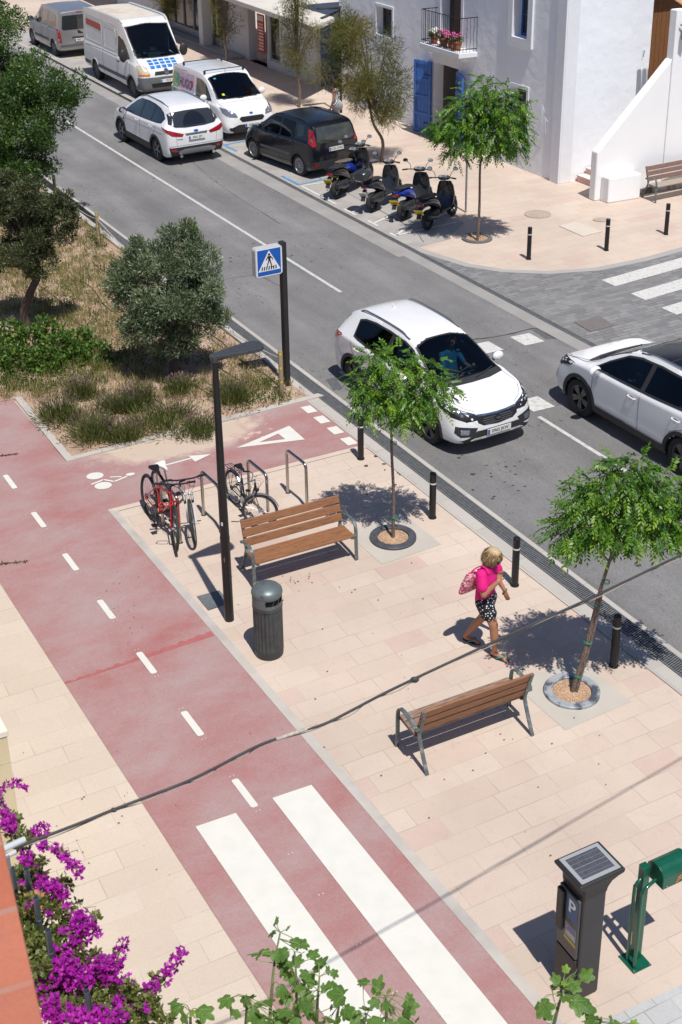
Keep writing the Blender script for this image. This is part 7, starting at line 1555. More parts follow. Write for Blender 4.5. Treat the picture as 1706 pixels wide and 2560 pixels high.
# dead leaves and twigs on the soil
b_, i_ = tuftcloud(1, 16, .12, [(600,930,70,40,90),(450,900,140,40,160),(250,880,120,60,130),(300,740,80,60,90),(220,1075,60,25,60),(560,1050,90,20,60),(120,860,60,80,60)])
n = len(b_); b_[:,2] += .014; d = rng.normal(size=(n,3))*np.array([1,1,.15]); o = quads('leaf_litter', *blades(b_, d, .03+.04*rng.random(n), .012, flat=np.tile([0,0,1.0],(n,1))+rng.normal(size=(n,3))*.3), leaf_mat('litter', [(0,(.05,.032,.02)),(.6,(.12,.08,.045)),(1,(.25,.18,.11))], .9, .0, .1)); o['kind'] = 'stuff'; o['label'] = 'dark dry leaf litter on the sandy bed'; o['category'] = 'leaf litter'
hose = mat('hose_black', (.03,.026,.024), .6)
for k, (v, u0, u1, lab) in enumerate(((-.55,2.9,12,'drip hose nearest the road kerb'),(-1.05,3.1,12,'second drip hose from the road kerb'),(-1.75,3.3,12,'third drip hose from the road kerb'),(-2.6,3.5,12,'fourth drip hose, passing under the round olive'))):
    pts = [rd(u0+(u1-u0)*i/26, v+.05*math.sin(i*.9+k), 0)+Vector((0,0,.05)) for i in range(27)]; 
    for p in pts: p.z = soil_h(p)+.012
    mb = MB(); mb.tube(bezier(pts, 3), .009, 6); tag(mb.build('drip_hose', hose), lab+', lying on the sandy soil', 'hose', 'drip hoses on the bed')
# twig debris on the cycle lane at the left border
for (px, py, w, lab) in ((20,1140,46,'dark twig with dry leaves on the red lane at the left border, upper one'),(30,1410,60,'dark twig with dry leaves on the red lane at the left border, lower one')):
    a0 = at(px-w*.9, py+4); b0_ = at(px+w*.6, py-4); mb = MB(); mb.tube([a0+Vector((0,0,.02)), b0_+Vector((0,0,.02))], .004, 5); k = 46; t_ = rng.random(k)[:,None]; base = np.array(a0)*(1-t_)+np.array(b0_)*t_; base[:,2] = .018
    t = empty('fallen_twig', (0,0,0), 0, lab, 'twig'); mb.build('stem', bark2, t); quads('leaves', *blades(base, rng.normal(size=(k,3))*np.array([1,1,.2]), .05, .02, flat=np.tile([0,0,1.0],(k,1))), MATS['litter'], t)

# ---------------------------------------------------------------- bougainvillea
mag = leaf_mat('magenta_bract', [(0,(.16,.004,.16)),(.35,(.34,.012,.34)),(.75,(.46,.025,.44)),(1,(.58,.10,.45))], .55, .30, .2)
bl_ = leaf_mat('bougainvillea_leaf', [(0,(.06,.085,.02)),(.45,(.13,.16,.035)),(.8,(.22,.22,.07)),(1,(.45,.24,.09))], .5, .25)
zb = lambda x, y, z=4.05: np.array(at(x/3.2667, 1900+y/3.2667, z))
fl = [(0,300,22),(20,240,20),(60,200,22),(110,185,24),(160,195,26),(200,235,22),(20,340,25),(15,400,38),(55,450,42),(80,500,40),(110,560,38),(60,540,40),(330,570,48),(280,590,36),(350,620,30),(345,700,34),(370,735,12),(450,720,30),(500,770,30),(540,810,34),(590,850,36),(640,880,34),(650,925,26),(210,790,44),(240,850,30),(290,870,24),(190,1010,26),(250,1170,26),(330,1000,44),(390,1030,40),(440,990,14),(480,1090,46),(460,1060,36),(520,1120,30),(610,1270,34),(690,1245,22),(640,1350,54),(700,1360,56),(760,1400,44),(760,1340,30),(590,1470,30),(690,1470,36),(620,1520,34),(545,1195,12),(520,1385,16),(400,1260,16),(500,1600,66),(430,1680,64),(560,1700,70),(480,1760,70),(620,1800,60),(800,1670,66),(860,1680,60),(760,1740,50),(900,1760,50),(930,1720,34),(690,1780,50),(1010,1480,22),(1020,1540,20),(955,1560,18),(1000,1610,18),(925,1620,18),(985,1680,14),(1480,1555,22),(1500,1600,20),(1430,1610,22),(1460,1650,26),(1380,1680,20),(1420,1710,22),(1350,1720,20),(1380,1790,24),(1270,1780,14),(1250,1830,14),(1190,1865,12),(1280,1860,12),(1050,1830,40),(1000,1820,30),(350,1860,60),(420,1980,50),(400,2060,54),(520,1850,46),(650,2050,70),(600,2100,60),(800,2090,54),(720,2140,60),(980,2000,56),(1040,1950,44),(900,2060,60),(1090,2000,40),(950,2130,60),(1210,2030,20),(480,2120,50),(330,1760,40)]
bg_ = empty('bougainvillea', at(60,2500,0), 0, 'magenta bougainvillea climbing over the bottom left corner', 'flowering shrub'); ob_ = np.array(bg_.location)
cl = []; nn = []
for (x, y, r_) in fl: q = zb(x, y, 4.0+.25*rng.random()); rr = r_/3.2667/390.*1.30; cl.append((*q, rr, rr, rr*.9))
def bracts(cl, per_area):
    P=[[],[],[],[]]; Rn=[]
    for c in cl:
        n = max(8, int(per_area*(c[3]/.03)**2)); d = unit(rng.normal(size=(n,3))); p = np.array(c[:3]) + d*np.array(c[3:])*(.35+.75*rng.random((n,1))); f = rng.random(n)
        ax = unit(d*.7+np.array([0,0,.7])+rng.normal(size=(n,3))*.5)
        for j in range(3):
            o1 = unit(np.cross(ax, rng.normal(size=(n,3)))); dr = unit(o1*.8+ax*.6); q = blades(p, dr, .022+.008*rng.random(n), .020, flat=ax)
            for a_, b3 in zip(P, q): a_.append(b3)
            Rn.append(np.clip(.25+f*.6+.2*rng.random(n)-.1,0,1))
    return [np.concatenate(a_) for a_ in P], np.concatenate(Rn)
Pq, Rn = bracts(cl, 14); quads('flowers', *[a_-ob_ for a_ in Pq], mag, bg_, Rn)
lf = [(60,470,50),(120,600,50),(180,640,50),(120,480,30),(230,640,30),(170,720,30),(200,900,50),(160,960,50),(260,830,44),(340,830,24),(360,810,18),(300,960,60),(240,1060,60),(350,1100,60),(420,1130,50),(470,1000,24),(520,1000,26),(560,1020,26),(590,1010,14),(200,1150,50),(300,1180,60),(430,1220,50),(520,1240,40),(600,1200,20),(640,1170,14),(250,1330,60),(320,1400,70),(240,1450,70),(300,1540,80),(360,1620,60),(430,1460,40),(480,1400,40),(540,1340,40),(590,1400,40),(640,1440,30),(770,1270,14),(790,1290,12),(550,1530,40),(640,1590,40),(700,1610,40),(780,1600,24),(820,1610,12),(860,1740,60),(940,1600,14),(960,1680,14),(900,1850,50),(1000,1890,50),(1060,1880,40),(1110,1950,50),(1180,1990,50),(1160,2080,60),(1240,1960,30),(1270,2030,24),(1220,1900,24),(1290,1840,18),(1330,1830,16),(1250,1770,16),(1300,2100,40),(1370,2140,30),(700,1950,60),(640,1900,60),(500,1950,60),(560,2040,60),(420,1900,50),(800,1990,50),(340,1700,50),(300,1640,50),(760,1850,50),(620,1650,50),(450,1560,50),(1000,2110,60),(870,1980,50),(380,1800,60),(330,1960,50),(400,700,12),(520,760,12),(480,740,12)]
cl2 = [(*zb(x, y, 3.85+.35*rng.random()), r_/3.2667/390.*1.5, r_/3.2667/390.*1.5, r_/3.2667/390.*1.3) for x, y, r_ in lf]
n = 8000; p, d, i = clump_points(cl2, n, .1); rn = rng.random(n)*.8; wx = np.array([math.exp(-((lf[k][0]-340)**2+(lf[k][1]-1130)**2)/9000.) for k in range(len(lf))])[i]; rn = np.clip(rn + wx*rng.random(n)*.9, 0, 1)
ln = .022+.022*rng.random(n); quads('leaves', *[a_-ob_ for a_ in blades(p, d*.5+rng.normal(size=(n,3))*.7+np.array([0,0,.2]), ln, ln*.62)], bl_, bg_, rn)
mb = MB(); root = Vector((0,0,0)); hub = Vector(zb(380,1900,3.3)-ob_); trunk_mb(mb, [root, root.lerp(hub,.5)+Vector((.05,.05,0)), hub], .04, .02, 8)
for k, path in enumerate((((380,1900,3.3),(300,1500,3.7),(250,1150,3.9),(200,880,4.0),(120,560,4.05),(20,380,4.1),(40,230,4.15),(190,225,4.15)), ((380,1900,3.3),(600,1750,3.8),(900,1800,3.9),(1180,1960,3.9),(1260,1830,4.0),(1400,1720,4.05),(1500,1540,4.1)), ((600,1750,3.8),(900,1760,3.9),(950,1650,4.0),(1010,1470,4.1)), ((250,1150,3.9),(420,1020,4.0),(600,1010,4.0)), ((300,1500,3.7),(520,1440,4.0),(700,1300,4.05),(790,1270,4.1)), ((200,880,4.0),(280,640,4.05),(400,710,4.08),(520,770,4.1),(660,930,4.1)), ((350,1250,3.9),(480,1190,4.0),(640,1170,4.1)), ((380,1900,3.3),(620,2050,3.8),(1000,2050,3.9),(1280,2130,3.9)))):
    pts = [Vector(zb(*q)-ob_) for q in path]; bz = bezier(pts, 5); mb.tube(bz, [.011-.008*i/len(bz) for i in range(len(bz))], 5)
for k in range(60):
    c = cl2[rng.integers(len(cl2))]; a_ = Vector(np.array(c[:3])-ob_); mb.tube([a_, a_+Vector(rng.normal(size=3))*.03, a_+Vector(rng.normal(size=3))*.05], .002, 4)
mb.build('branches', mat('vine_bark', (.17,.13,.10), .85, var=.2), bg_)
# ---------------------------------------------------------------- fig tree tops along the bottom border
def fig_mat(name, a, b):
    m = mat(name, a, .45, 0, spec=.35, var=.10, vscale=30, bump=.25, bscale=60, col2=b, c2amt=.3, c2scale=18); N, L = nodes_of(m); pb_ = N['Principled BSDF']; out = N['Material Output']
    tl = N.new('ShaderNodeBsdfTranslucent'); tl.inputs[0].default_value = (b[0]*2.2, b[1]*2.0, b[2]*.8, 1); mx = N.new('ShaderNodeMixShader'); mx.inputs[0].default_value = .28; L.new(pb_.outputs[0], mx.inputs[1]); L.new(tl.outputs[0], mx.inputs[2]); L.new(mx.outputs[0], out.inputs[0]); return m
figA = fig_mat('fig_leaf', (.070,.155,.030), (.115,.215,.042)); figB = fig_mat('fig_leaf_young', (.14,.26,.03), (.20,.32,.04)); veinm = mat('fig_vein', (.15,.24,.075), .6)
lobes = [(0,1.0,.22),(52,.88,.20),(-52,.88,.20),(108,.60,.17),(-108,.60,.17)]
def fig_leaf(mb, vb, base, tipd, nrm, size):
    tipd = Vector(tipd); nrm = Vector(nrm); tipd = (tipd - nrm*tipd.dot(nrm)).normalized(); nrm.normalize(); sd = tipd.cross(nrm); N_ = 44; cen = Vector(base)+tipd*size*.38; pts = []
    ph = rng.random()*6
    for k in range(N_):
        th = 2*math.pi*k/N_ - math.pi; deg = math.degrees(th); r = .30
        for a, R_l, w in lobes:
            dd2 = abs((deg-a+180) % 360 - 180); r = max(r, .30 + (R_l*.66-.30)*math.exp(-(dd2/(17+w*30))**2.4))
        if abs(abs(deg)-180) < 14: r = .17
        r *= 1+.035*math.sin(k*2.9+ph); q = tipd*math.cos(th)*r*size + sd*math.sin(th)*r*size; curl = -.20*(r**2)*size + .05*size*math.sin(th*3+ph)*r; pts.append(cen + q + nrm*curl)
    n0 = len(mb.v); mid = [cen + (p-cen)*.5 + nrm*.035*size for p in pts]; vs = [cen] + mid + pts; fs = [(0,1+k,1+(k+1)%N_) for k in range(N_)] + [(1+k,1+N_+k,1+N_+(k+1)%N_,1+(k+1)%N_) for k in range(N_)]; mb.add(vs, fs)
    for a, R_l, w in lobes: e = cen + (tipd*math.cos(R_(a)) + sd*math.sin(R_(a)))*size*R_l*.50 - nrm*.03*size; m0 = cen + (e-cen)*.5 + nrm*.042*size; vb.tube([cen - tipd*size*.14 + nrm*.01*size, m0, e], [.0026*size/.15, .002*size/.15, .001], 4)
def fig(base_px, label, stems, leaves_, zf=3.0):
    leaves_ = leaves_ + [(x+rng.normal()*16, y+abs(rng.normal())*16, sz*(.55+.4*rng.random())) for x, y, sz, *yy in leaves_ if not yy and sz > 26]
    o0 = at(*base_px, 0.0); t = empty('fig_tree', o0, 0, label, 'tree', 'fig branches along the bottom border'); mb = MB()
    S_ = []
    for st in stems:
        pts = [at(x, y, z)-o0 for x, y, z in st]; bz = bezier(pts, 5); mb.tube(bz, [.013-.008*i/len(bz) for i in range(len(bz))], 7); S_.append(bz)
        mb.tube([Vector((0,0,0)), Vector((pts[0].x*.5, pts[0].y*.5, pts[0].z*.5)), pts[0]], [.04,.03,.013], 7)
    mb.build('branch', mat('fig_bark', (.13,.17,.06), .7, var=.25, vscale=14), t, smooth=True)
    allp = [p for s in S_ for p in s]
    for young in (0, 1):
        ml = MB(); vb = MB(); mp_ = MB()
        for (x, y, sz, *yy) in leaves_:
            if (1 if yy else 0) != young: continue
            s = sz/340.*1.14; c = at(x, y, zf+.25*(rng.random()-.5))-o0; near = min(allp, key=lambda p: (p-c).length); out = (c-near); 
            if out.length < .01: out = Vector((.1,0,.1))
            nrm = Vector((sdir.x*.3, sdir.y*.5, .9)) + Vector(rng.normal(size=3))*.52; td = out.normalized() + Vector((0,0,-.15)) + Vector(rng.normal(size=3))*.25
            td_ = (td - nrm.normalized()*td.dot(nrm.normalized())).normalized(); base = c - td_*s*.38; fig_leaf(ml, vb, base, td, nrm, s); mp_.tube([near, near.lerp(base,.6)+Vector((0,0,.01)), base+td_*s*.2], .0028, 5)
        if ml.v:
            lo = ml.build('leaves', figB if young else figA, t, smooth=True, angle=60); vb.build('veins', veinm, lo); mp_.build('stalks', mat('fig_stalk', (.22,.27,.10), .6), t)
zf_ = lambda L_: [(400+x/2.376, 2240+y/2.376, s/2.376, *yy) for x, y, s, *yy in L_]
st = lambda L_: [(400+x/2.376, 2240+y/2.376, z) for x, y, z in L_]
fig((680,2700), 'largest fig branches at the bottom centre over the white crossing bars', [st([(650,780,2.6),(665,560,2.9),(680,400,3.0),(715,215,3.1)]), st([(800,790,2.6),(812,560,2.9),(800,330,3.1)]), st([(930,790,2.6),(937,620,2.9),(948,480,3.0)]), st([(1040,790,2.7),(1065,650,2.9)]), st([(510,790,2.7),(518,600,3.0)])],
    zf_([(715,150,70),(665,210,50),(755,190,40,1),(795,270,80),(845,285,70),(585,325,80),(645,350,60),(740,330,80),(825,320,40,1),(810,410,80),(720,400,80),(745,470,90),(900,370,80),(950,420,105),(1015,445,70),(780,500,80),(880,510,90),(830,540,80),(1065,590,120),(1000,560,80),(410,630,95),(525,575,90),(620,650,150),(560,700,80),(720,700,100),(790,640,110),(850,690,100),(935,735,130),(890,590,80),(1005,670,70),(1105,680,80),(760,600,80),(840,620,80),(690,760,90),(800,750,90),(590,760,90),(1010,740,80),(460,700,60)]))
fig((970,2700), 'smaller fig branch at the bottom, right of the white crossing bars', [st([(1345,790,2.7),(1345,680,2.9),(1340,590,3.0)]), st([(1200,800,2.7),(1230,700,2.9)])], zf_([(1170,725,90),(1240,640,95),(1270,555,105),(1220,515,70),(1355,570,40,1),(1420,600,80),(1480,640,85),(1395,680,95),(1295,745,90),(1450,745,90),(1330,640,60),(1200,760,90),(1380,760,80),(1540,755,60)]))
fig((470,2700), 'single fig sprig at the bottom, beside the bougainvillea', [st([(180,800,2.7),(183,690,2.95)])], zf_([(110,640,90),(250,680,95),(80,620,50),(140,725,90),(190,690,35,1),(215,720,60)]))
f5 = lambda L_: [(1340+x/4.284, 2060+y/4.284, s/4.284, *yy) for x, y, s, *yy in L_]
s5 = lambda L_: [(1340+x/4.284, 2060+y/4.284, z) for x, y, z in L_]
fig((1380,2700), 'fig branch rising in front of the parking machine', [s5([(180,2200,2.7),(230,2000,2.9),(270,1850,3.0),(300,1650,3.1)]), s5([(800,2250,2.7),(850,2150,2.9)])], f5([(60,1930,190),(150,1690,150),(235,1690,120),(320,1570,80,1),(425,1590,75,1),(530,1650,150),(385,1750,150),(320,1850,110),(440,1910,200),(580,1960,170),(640,2080,150),(790,2120,100),(870,2130,90),(1040,2140,80,1),(300,1690,60,1),(130,2060,120)]))
# ================================================================ PEOPLE
skin = mat('skin', (.40,.185,.11), .5, var=.06, vscale=12, spec=.35); skin2 = mat('skin_tan', (.36,.17,.10), .5, var=.06, vscale=12)
def capsules(segs, name, m, parent, voxel=.008, smooth_it=4, seg=14):
    mb = MB()
    for p0, r0, p1, r1 in segs:
        p0, p1 = Vector(p0), Vector(p1); d = p1-p0
        if d.length < 1e-5: mb.ball(p0, r0, seg, 8); continue
        mb.tube([p0, p0.lerp(p1,.5), p1], [r0, (r0+r1)/2, r1], seg); mb.ball(p0, r0*.998, seg, 8); mb.ball(p1, r1*.998, seg, 8)
    o = mb.build(name, m, parent); r = o.modifiers.new('r', 'REMESH'); r.mode = 'VOXEL'; r.voxel_size = voxel; r.use_smooth_shade = True
    if smooth_it: s = o.modifiers.new('s', 'SMOOTH'); s.iterations = smooth_it; s.factor = .5
    bake(o); o.data.shade_smooth(); return o
def oval(c, rx, ry, rz, n=3, ax=None):
    """cluster of balls making an ellipsoid"""
    return [((c[0],c[1],c[2]), min(rx,ry,rz), (c[0],c[1],c[2]), min(rx,ry,rz))]
def torso(pts, sides=5):
    """pts: (centre, half depth x, half width y) from hip to shoulders; returns capsules across the width"""
    out = []
    for i in range(len(pts)-1):
        (c0, d0, w0), (c1, d1, w1) = pts[i], pts[i+1]
        for k in range(sides):
            t = -1+2*k/(sides-1); f = math.sqrt(max(.0, 1-(abs(t)*.78)**2)); out.append(((c0[0], c0[1]+t*(w0-d0*.8), c0[2]), d0*f*.95+.008, (c1[0], c1[1]+t*(w1-d1*.8), c1[2]), d1*f*.95+.008))
    return out
def hand(wrist, palm_dir, nrm, side, curl=.6, s=1.0):
    """palm plus five fingers; side=+1 thumb toward nrm x palm_dir"""
    w = Vector(wrist); d = Vector(palm_dir).normalized(); n = (Vector(nrm) - d*Vector(nrm).dot(d)).normalized(); a = d.cross(n)*side; out = []
    for k in range(4): t = (k-1.5)*.019*s; out.append((w+a*t*.5, .014*s, w+d*.078*s+a*t, .0115*s))
    for k, L_ in enumerate((.068,.076,.070,.054)):
        t = (k-1.5)*.019*s; b0_ = w+d*.08*s+a*t; p = b0_; dirv_ = d.copy()
        for j in range(3):
            c_ = curl*(.45+.35*j); dirv_ = (d*math.cos(c_) - n*math.sin(c_)).normalized(); q = p + dirv_*L_*s*(.45,.32,.25)[j]; out.append((p, .0092*s, q, .0082*s)); p = q
    t0 = w + d*.022*s - a*.022*s; t1 = t0 + (d*.5-a*.75-n*.3).normalized()*.035*s; t2 = t1 + (d*.85-a*.2-n*.5).normalized()*.03*s; out += [(t0,.0125*s,t1,.0105*s),(t1,.0105*s,t2,.009*s)]
    return out
def head_segs(c, fwd, s=1.0):
    c = Vector(c); f = Vector(fwd).normalized(); side = Vector((0,0,1)).cross(f).normalized(); u = f.cross(side)
    g = lambda a, b, h: c + f*a*s + side*b*s + u*h*s
    return [(g(-.02,0,.025), .082*s, g(.02,0,.02), .078*s), (g(.03,-.012,-.055), .045*s, g(.03,.012,-.055), .045*s), (g(.055,0,-.085), .026*s, g(.045,0,-.07), .034*s), (g(.090,0,.0), .010*s, g(.108,0,-.028), .013*s), (g(.086,-.02,-.055), .010*s, g(.086,.02,-.055), .010*s),
            (g(-.01,.080,-.005), .012*s, g(-.005,.082,-.035), .009*s), (g(-.01,-.080,-.005), .012*s, g(-.005,-.082,-.035), .009*s), (g(.075,-.03,.028), .014*s, g(.075,.03,.028), .014*s)], g
def face_bits(g, s, parent, glasses=False):
    for b in (-.031,.031): mb = MB(); mb.ball(g(.084,b,.006), .0095*s, 10, 7); mb.build('eye', mat('eye_dark', (.03,.02,.015), .2), parent)
    mb = MB(); mb.tube([g(.094,-.02,-.055), g(.098,0,-.054), g(.094,.02,-.055)], .0045*s, 6); mb.build('mouth', mat('lips', (.42,.10,.09), .5), parent)
    if glasses:
        mb = MB()
        for b in (-.034,.034): mb.ball(g(.098,b,.006), (.008*s,.030*s,.024*s), 12, 8)
        mb.tube([g(.104,-.01,.012), g(.104,.01,.012)], .003, 5); mb.tube([g(.09,.062,.012), g(-.01,.084,.012)], .003, 5); mb.tube([g(.09,-.062,.012), g(-.01,-.084,.012)], .003, 5); mb.build('sunglasses', mat('shades', (.012,.008,.008), .1), parent)
def hair_part(g, s, m, parent, vol=1.0, n=2600, back=.0, curly=True, low=-.09):
    segs = [(g(-.035,0,.035), .092*vol*s, g(.0,0,.045), .088*vol*s), (g(-.06,0,-.03), .075*vol*s, g(-.05,0,.02), .085*vol*s), (g(-.03,.055,-.02), .048*vol*s, g(-.03,.06,.03), .045*s), (g(-.03,-.055,-.02), .048*vol*s, g(-.03,-.06,.03), .045*s), (g(.045,-.03,.075), .035*s, g(.045,.03,.075), .035*s)]
    h = capsules(segs, 'hair', m, parent, .010, 3); vs = np.array([v.co[:] for v in h.data.vertices]); nr = np.array([v.normal[:] for v in h.data.vertices]); i = rng.choice(len(vs), n)
    d = nr[i]*.6 + rng.normal(size=(n,3))*.7 - np.array([0,0,.35]); quads('strands', *blades(vs[i]-nr[i]*.004, d, (.022+.025*rng.random(n))*s*vol, .007), leaf_mat(m.name+'_strand', m['stops'], .45, .1), h); return h
def hair_mat(name, stops):
    m = mat(name, stops[1][1], .55, var=.3, vscale=40, stretch=(1,1,.3)); m['stops'] = 0; return m
HS = {}
def hm(name, stops):
    m = mat(name, stops[len(stops)//2][1], .55, var=.35, vscale=60); HS[m.name] = stops; return m
def hair(g, s, name, stops, parent, **k):
    m = hm(name, stops); nm = m.name+'_strand'
    segs = [(g(-.035,0,.040), .090*k.get('vol',1)*s, g(.0,0,.048), .084*k.get('vol',1)*s), (g(-.06,0,-.03), .074*k.get('vol',1)*s, g(-.05,0,.02), .082*k.get('vol',1)*s), (g(-.035,.052,-.025), .046*s, g(-.03,.058,.03), .044*s), (g(-.035,-.052,-.025), .046*s, g(-.03,-.058,.03), .044*s), (g(.038,-.03,.078), .032*s, g(.038,.03,.078), .032*s)]
    h = capsules(segs, 'hair', m, parent, .010, 3); n = k.get('n', 2600); vs = np.array([v.co[:] for v in h.data.vertices]); nr = np.array([v.normal[:] for v in h.data.vertices]); i = rng.choice(len(vs), n)
    d = nr[i]*.22 + rng.normal(size=(n,3))*.20 - np.array([.25,0,.9]); quads('strands', *blades(vs[i]+nr[i]*.002, d, (.045+.04*rng.random(n))*s, .0045), MATS.get(nm) or leaf_mat(nm, stops, .45, .1), h); return h
# --- woman in pink crossing the plaza
fa, fb = at(1170,1611), at(1251,1637); wd = (fb-fa); wl_ = wd.length; wyaw = math.atan2(wd.y, wd.x); wc = (fa+fb)/2
W = empty('person', wc, wyaw, 'woman with short blonde hair in a bright pink T-shirt and dotted black shorts', 'person')
hx = wl_/2; Z = 1.0
Lh, Rh = (0,.075,.80), (0.01,-.075,.80)
head, g = head_segs((.085,0,1.395), (1,-.12,-.30), .97)
legs = [(Lh,.088,(-.05,.075,.45),.056),((-.05,.075,.45),.056,(-.16,.072,.28),.050),((-.16,.072,.28),.050,(-hx-.06,.07,.085),.032),((-hx-.07,.07,.06),.034,(-hx-.05,.07,.045),.032),((-hx-.05,.07,.045),.030,(-hx+.11,.075,.030),.024),
        (Rh,.088,(.15,-.075,.46),.058),((.15,-.075,.46),.057,(.165,-.073,.30),.052),((.165,-.073,.30),.052,(hx-.05,-.07,.095),.033),((hx-.07,-.07,.055),.034,(hx-.05,-.07,.045),.032),((hx-.05,-.07,.045),.030,(hx+.12,-.09,.030),.024)]
toes = [((hx+.10,-.09+t,.030),.012,(hx+.145-abs(t+.02)*.5,-.095+t*1.05,.024),.010) for t in (-.028,-.014,0,.013,.026)] + [((-hx+.09,.075+t,.030),.012,(-hx+.135-abs(t)*.5,.075+t,.024),.010) for t in (-.026,-.013,0,.013,.026)]
rs, re, rw_ = (.0,-.165,1.205), (.075,-.235,.985), (.215,-.135,1.165); ls, le, lw = (.0,.165,1.205), (.03,.215,.985), (.155,.225,.80)
arms = [(rs,.052,re,.042),(re,.042,rw_,.026),(ls,.052,le,.040),(le,.040,lw,.025)]
hands = hand(rw_, (.02,.45,.85), (-.4,.6,-.3), 1, .9, .92) + hand(lw, (.35,-.05,-.85), (.1,-.9,.1), -1, .5, .92)
body_seg = legs+toes+arms+hands+head+torso([((0,0,.80),.095,.145),((.0,0,.95),.09,.125),((.0,0,1.10),.10,.145),((.015,0,1.215),.065,.135)])+[((.02,0,1.22),.052,(.07,0,1.31),.045)]
wbody = capsules(body_seg, 'body', skin, W, .0070, 3); face_bits(g, 1.0, wbody, True)
hair(g, .98, 'blonde_hair', [(0,(.13,.075,.035)),(.45,(.30,.19,.09)),(.8,(.50,.36,.20)),(1,(.68,.54,.36))], W, n=8000, vol=.96)
pinkm = mat('pink_cotton', (.68,.004,.19), .8, var=.10, vscale=8, bump=1.0, bscale=9)
capsules(torso([((-.01,0,.775),.118,.180),((-.01,0,.92),.112,.162),((.0,0,1.08),.122,.170),((.01,0,1.20),.085,.155)],7)+[((.015,-.07,1.235),.05,(.015,.07,1.235),.05),(rs,.070,(.045,-.215,1.075),.074),(ls,.070,(.05,.205,1.09),.070)], 't_shirt', pinkm, W, .008, 4)
def dots_mat():
    m = bpy.data.materials.new('dotted_cotton'); m.use_nodes = True; N, L = nodes_of(m); b = N['Principled BSDF']; b.inputs['Roughness'].default_value = .8
    tc = N.new('ShaderNodeTexCoord'); v = N.new('ShaderNodeTexVoronoi'); v.inputs['Scale'].default_value = 30; v.inputs['Randomness'].default_value = .75; L.new(tc.outputs['Object'], v.inputs['Vector'])
    r = ramp(N, [(0,(.75,.75,.75)),(.29,(.75,.75,.75)),(.33,(.008,.009,.016)),(1,(.008,.009,.016))]); L.new(v.outputs['Distance'], r.inputs[0]); L.new(r.outputs[0], b.inputs['Base Color']); return m
capsules(torso([((0,0,.72),.112,.168),((0,0,.84),.112,.165)],7)+[((-.0,.078,.76),.112,(-.03,.080,.615),.106),((.01,-.078,.76),.112,(.075,-.080,.625),.108)], 'shorts', dots_mat(), W, .009, 3)
teal = mat('teal_strap', (.01,.30,.28), .5); sole = mat('sandal_sole', (.03,.022,.018), .7)
for (x, y, s_) in ((hx+.03,-.08,-1),(-hx+.02,.073,1)):
    mb = MB(); mb.prism([(x+.125*math.cos(t)+ (0 if math.cos(t)>0 else 0), y+(.045-.008*(math.cos(t)<0))*math.sin(t)) for t in np.linspace(0,2*math.pi,25)[:-1]], .0, .020); sn = mb.build('sandal', sole, W, bevel=.004)
    mb = MB(); tpt = Vector((x+.075,y,.045))
    for q in (-.044,.044): mb.tube(bezier([tpt, Vector((x+.045,y+q*.65,.060)), Vector((x-.01,y+q,.035)), Vector((x-.03,y+q*.98,.020))], 4), .0075, 6)
    mb.build('strap', teal, sn)
mb = MB(); mb.tube([Vector(lw)+Vector((.005*0,0,.01))+Vector((math.cos(a)*.027, math.sin(a)*.027, .012*math.cos(a))) for a in np.linspace(0,2*math.pi,16)], .006, 6, cap=False); mb.build('wristwatch', mat('watch_grey', (.25,.23,.2), .3, .6), W)
# printed pink shoulder bag: carried, so a thing of its own
def print_mat():
    m = bpy.data.materials.new('bag_print'); m.use_nodes = True; N, L = nodes_of(m); b = N['Principled BSDF']; b.inputs['Roughness'].default_value = .65
    tc = N.new('ShaderNodeTexCoord'); mp = N.new('ShaderNodeMapping'); mp.inputs['Scale'].default_value = (1,1,2.0); L.new(tc.outputs['Object'], mp.inputs[0]); n = noise(N, L, mp.outputs[0], 26, 2.5, .6, 1.2); r = ramp(N, [(0,(.52,.01,.085)),(.52,(.52,.01,.085)),(.55,(.80,.72,.74)),(1,(.80,.72,.74))]); L.new(n.outputs['Fac'], r.inputs[0]); L.new(r.outputs[0], b.inputs['Base Color']); return m
Bg = empty('shoulder_bag', wc, wyaw, 'pink bag with white lettering pattern hanging behind the shoulder of the woman in pink', 'bag')
mb = MB(); cs = Vector((-.175,-.07,1.00)); R2 = Matrix.Rotation(R_(16),3,'Y') @ Matrix.Rotation(R_(-20),3,'Z'); 
vs = []; 
for z, w, d_ in ((-.15,.150,.030),(-.13,.155,.042),(0,.150,.048),(.13,.135,.035),(.17,.130,.016)):
    vs += [cs + R2 @ Vector((math.copysign(abs(math.cos(a))**.6, math.cos(a))*d_, math.copysign(abs(math.sin(a))**.6, math.sin(a))*w, z)) for a in np.linspace(0,2*math.pi,25)[:-1]]
mb.add(vs, [(i*24+k, i*24+(k+1)%24, (i+1)*24+(k+1)%24, (i+1)*24+k) for i in range(4) for k in range(24)] + [tuple(range(24))[::-1], tuple(96+k for k in range(24))]); mb.build('bag', print_mat(), Bg, smooth=True)
mb = MB(); mb.tube(bezier([cs+R2@Vector((.0,-.09,.16)), Vector((-.10,-.12,1.24)), Vector((.0,-.115,1.30)), Vector((.07,-.11,1.21)), Vector((.02,-.02,1.14)), cs+R2@Vector((.03,.09,.16))], 5), .009, 6); mb.build('strap', mat('bag_strap', (.75,.02,.22), .6), Bg)

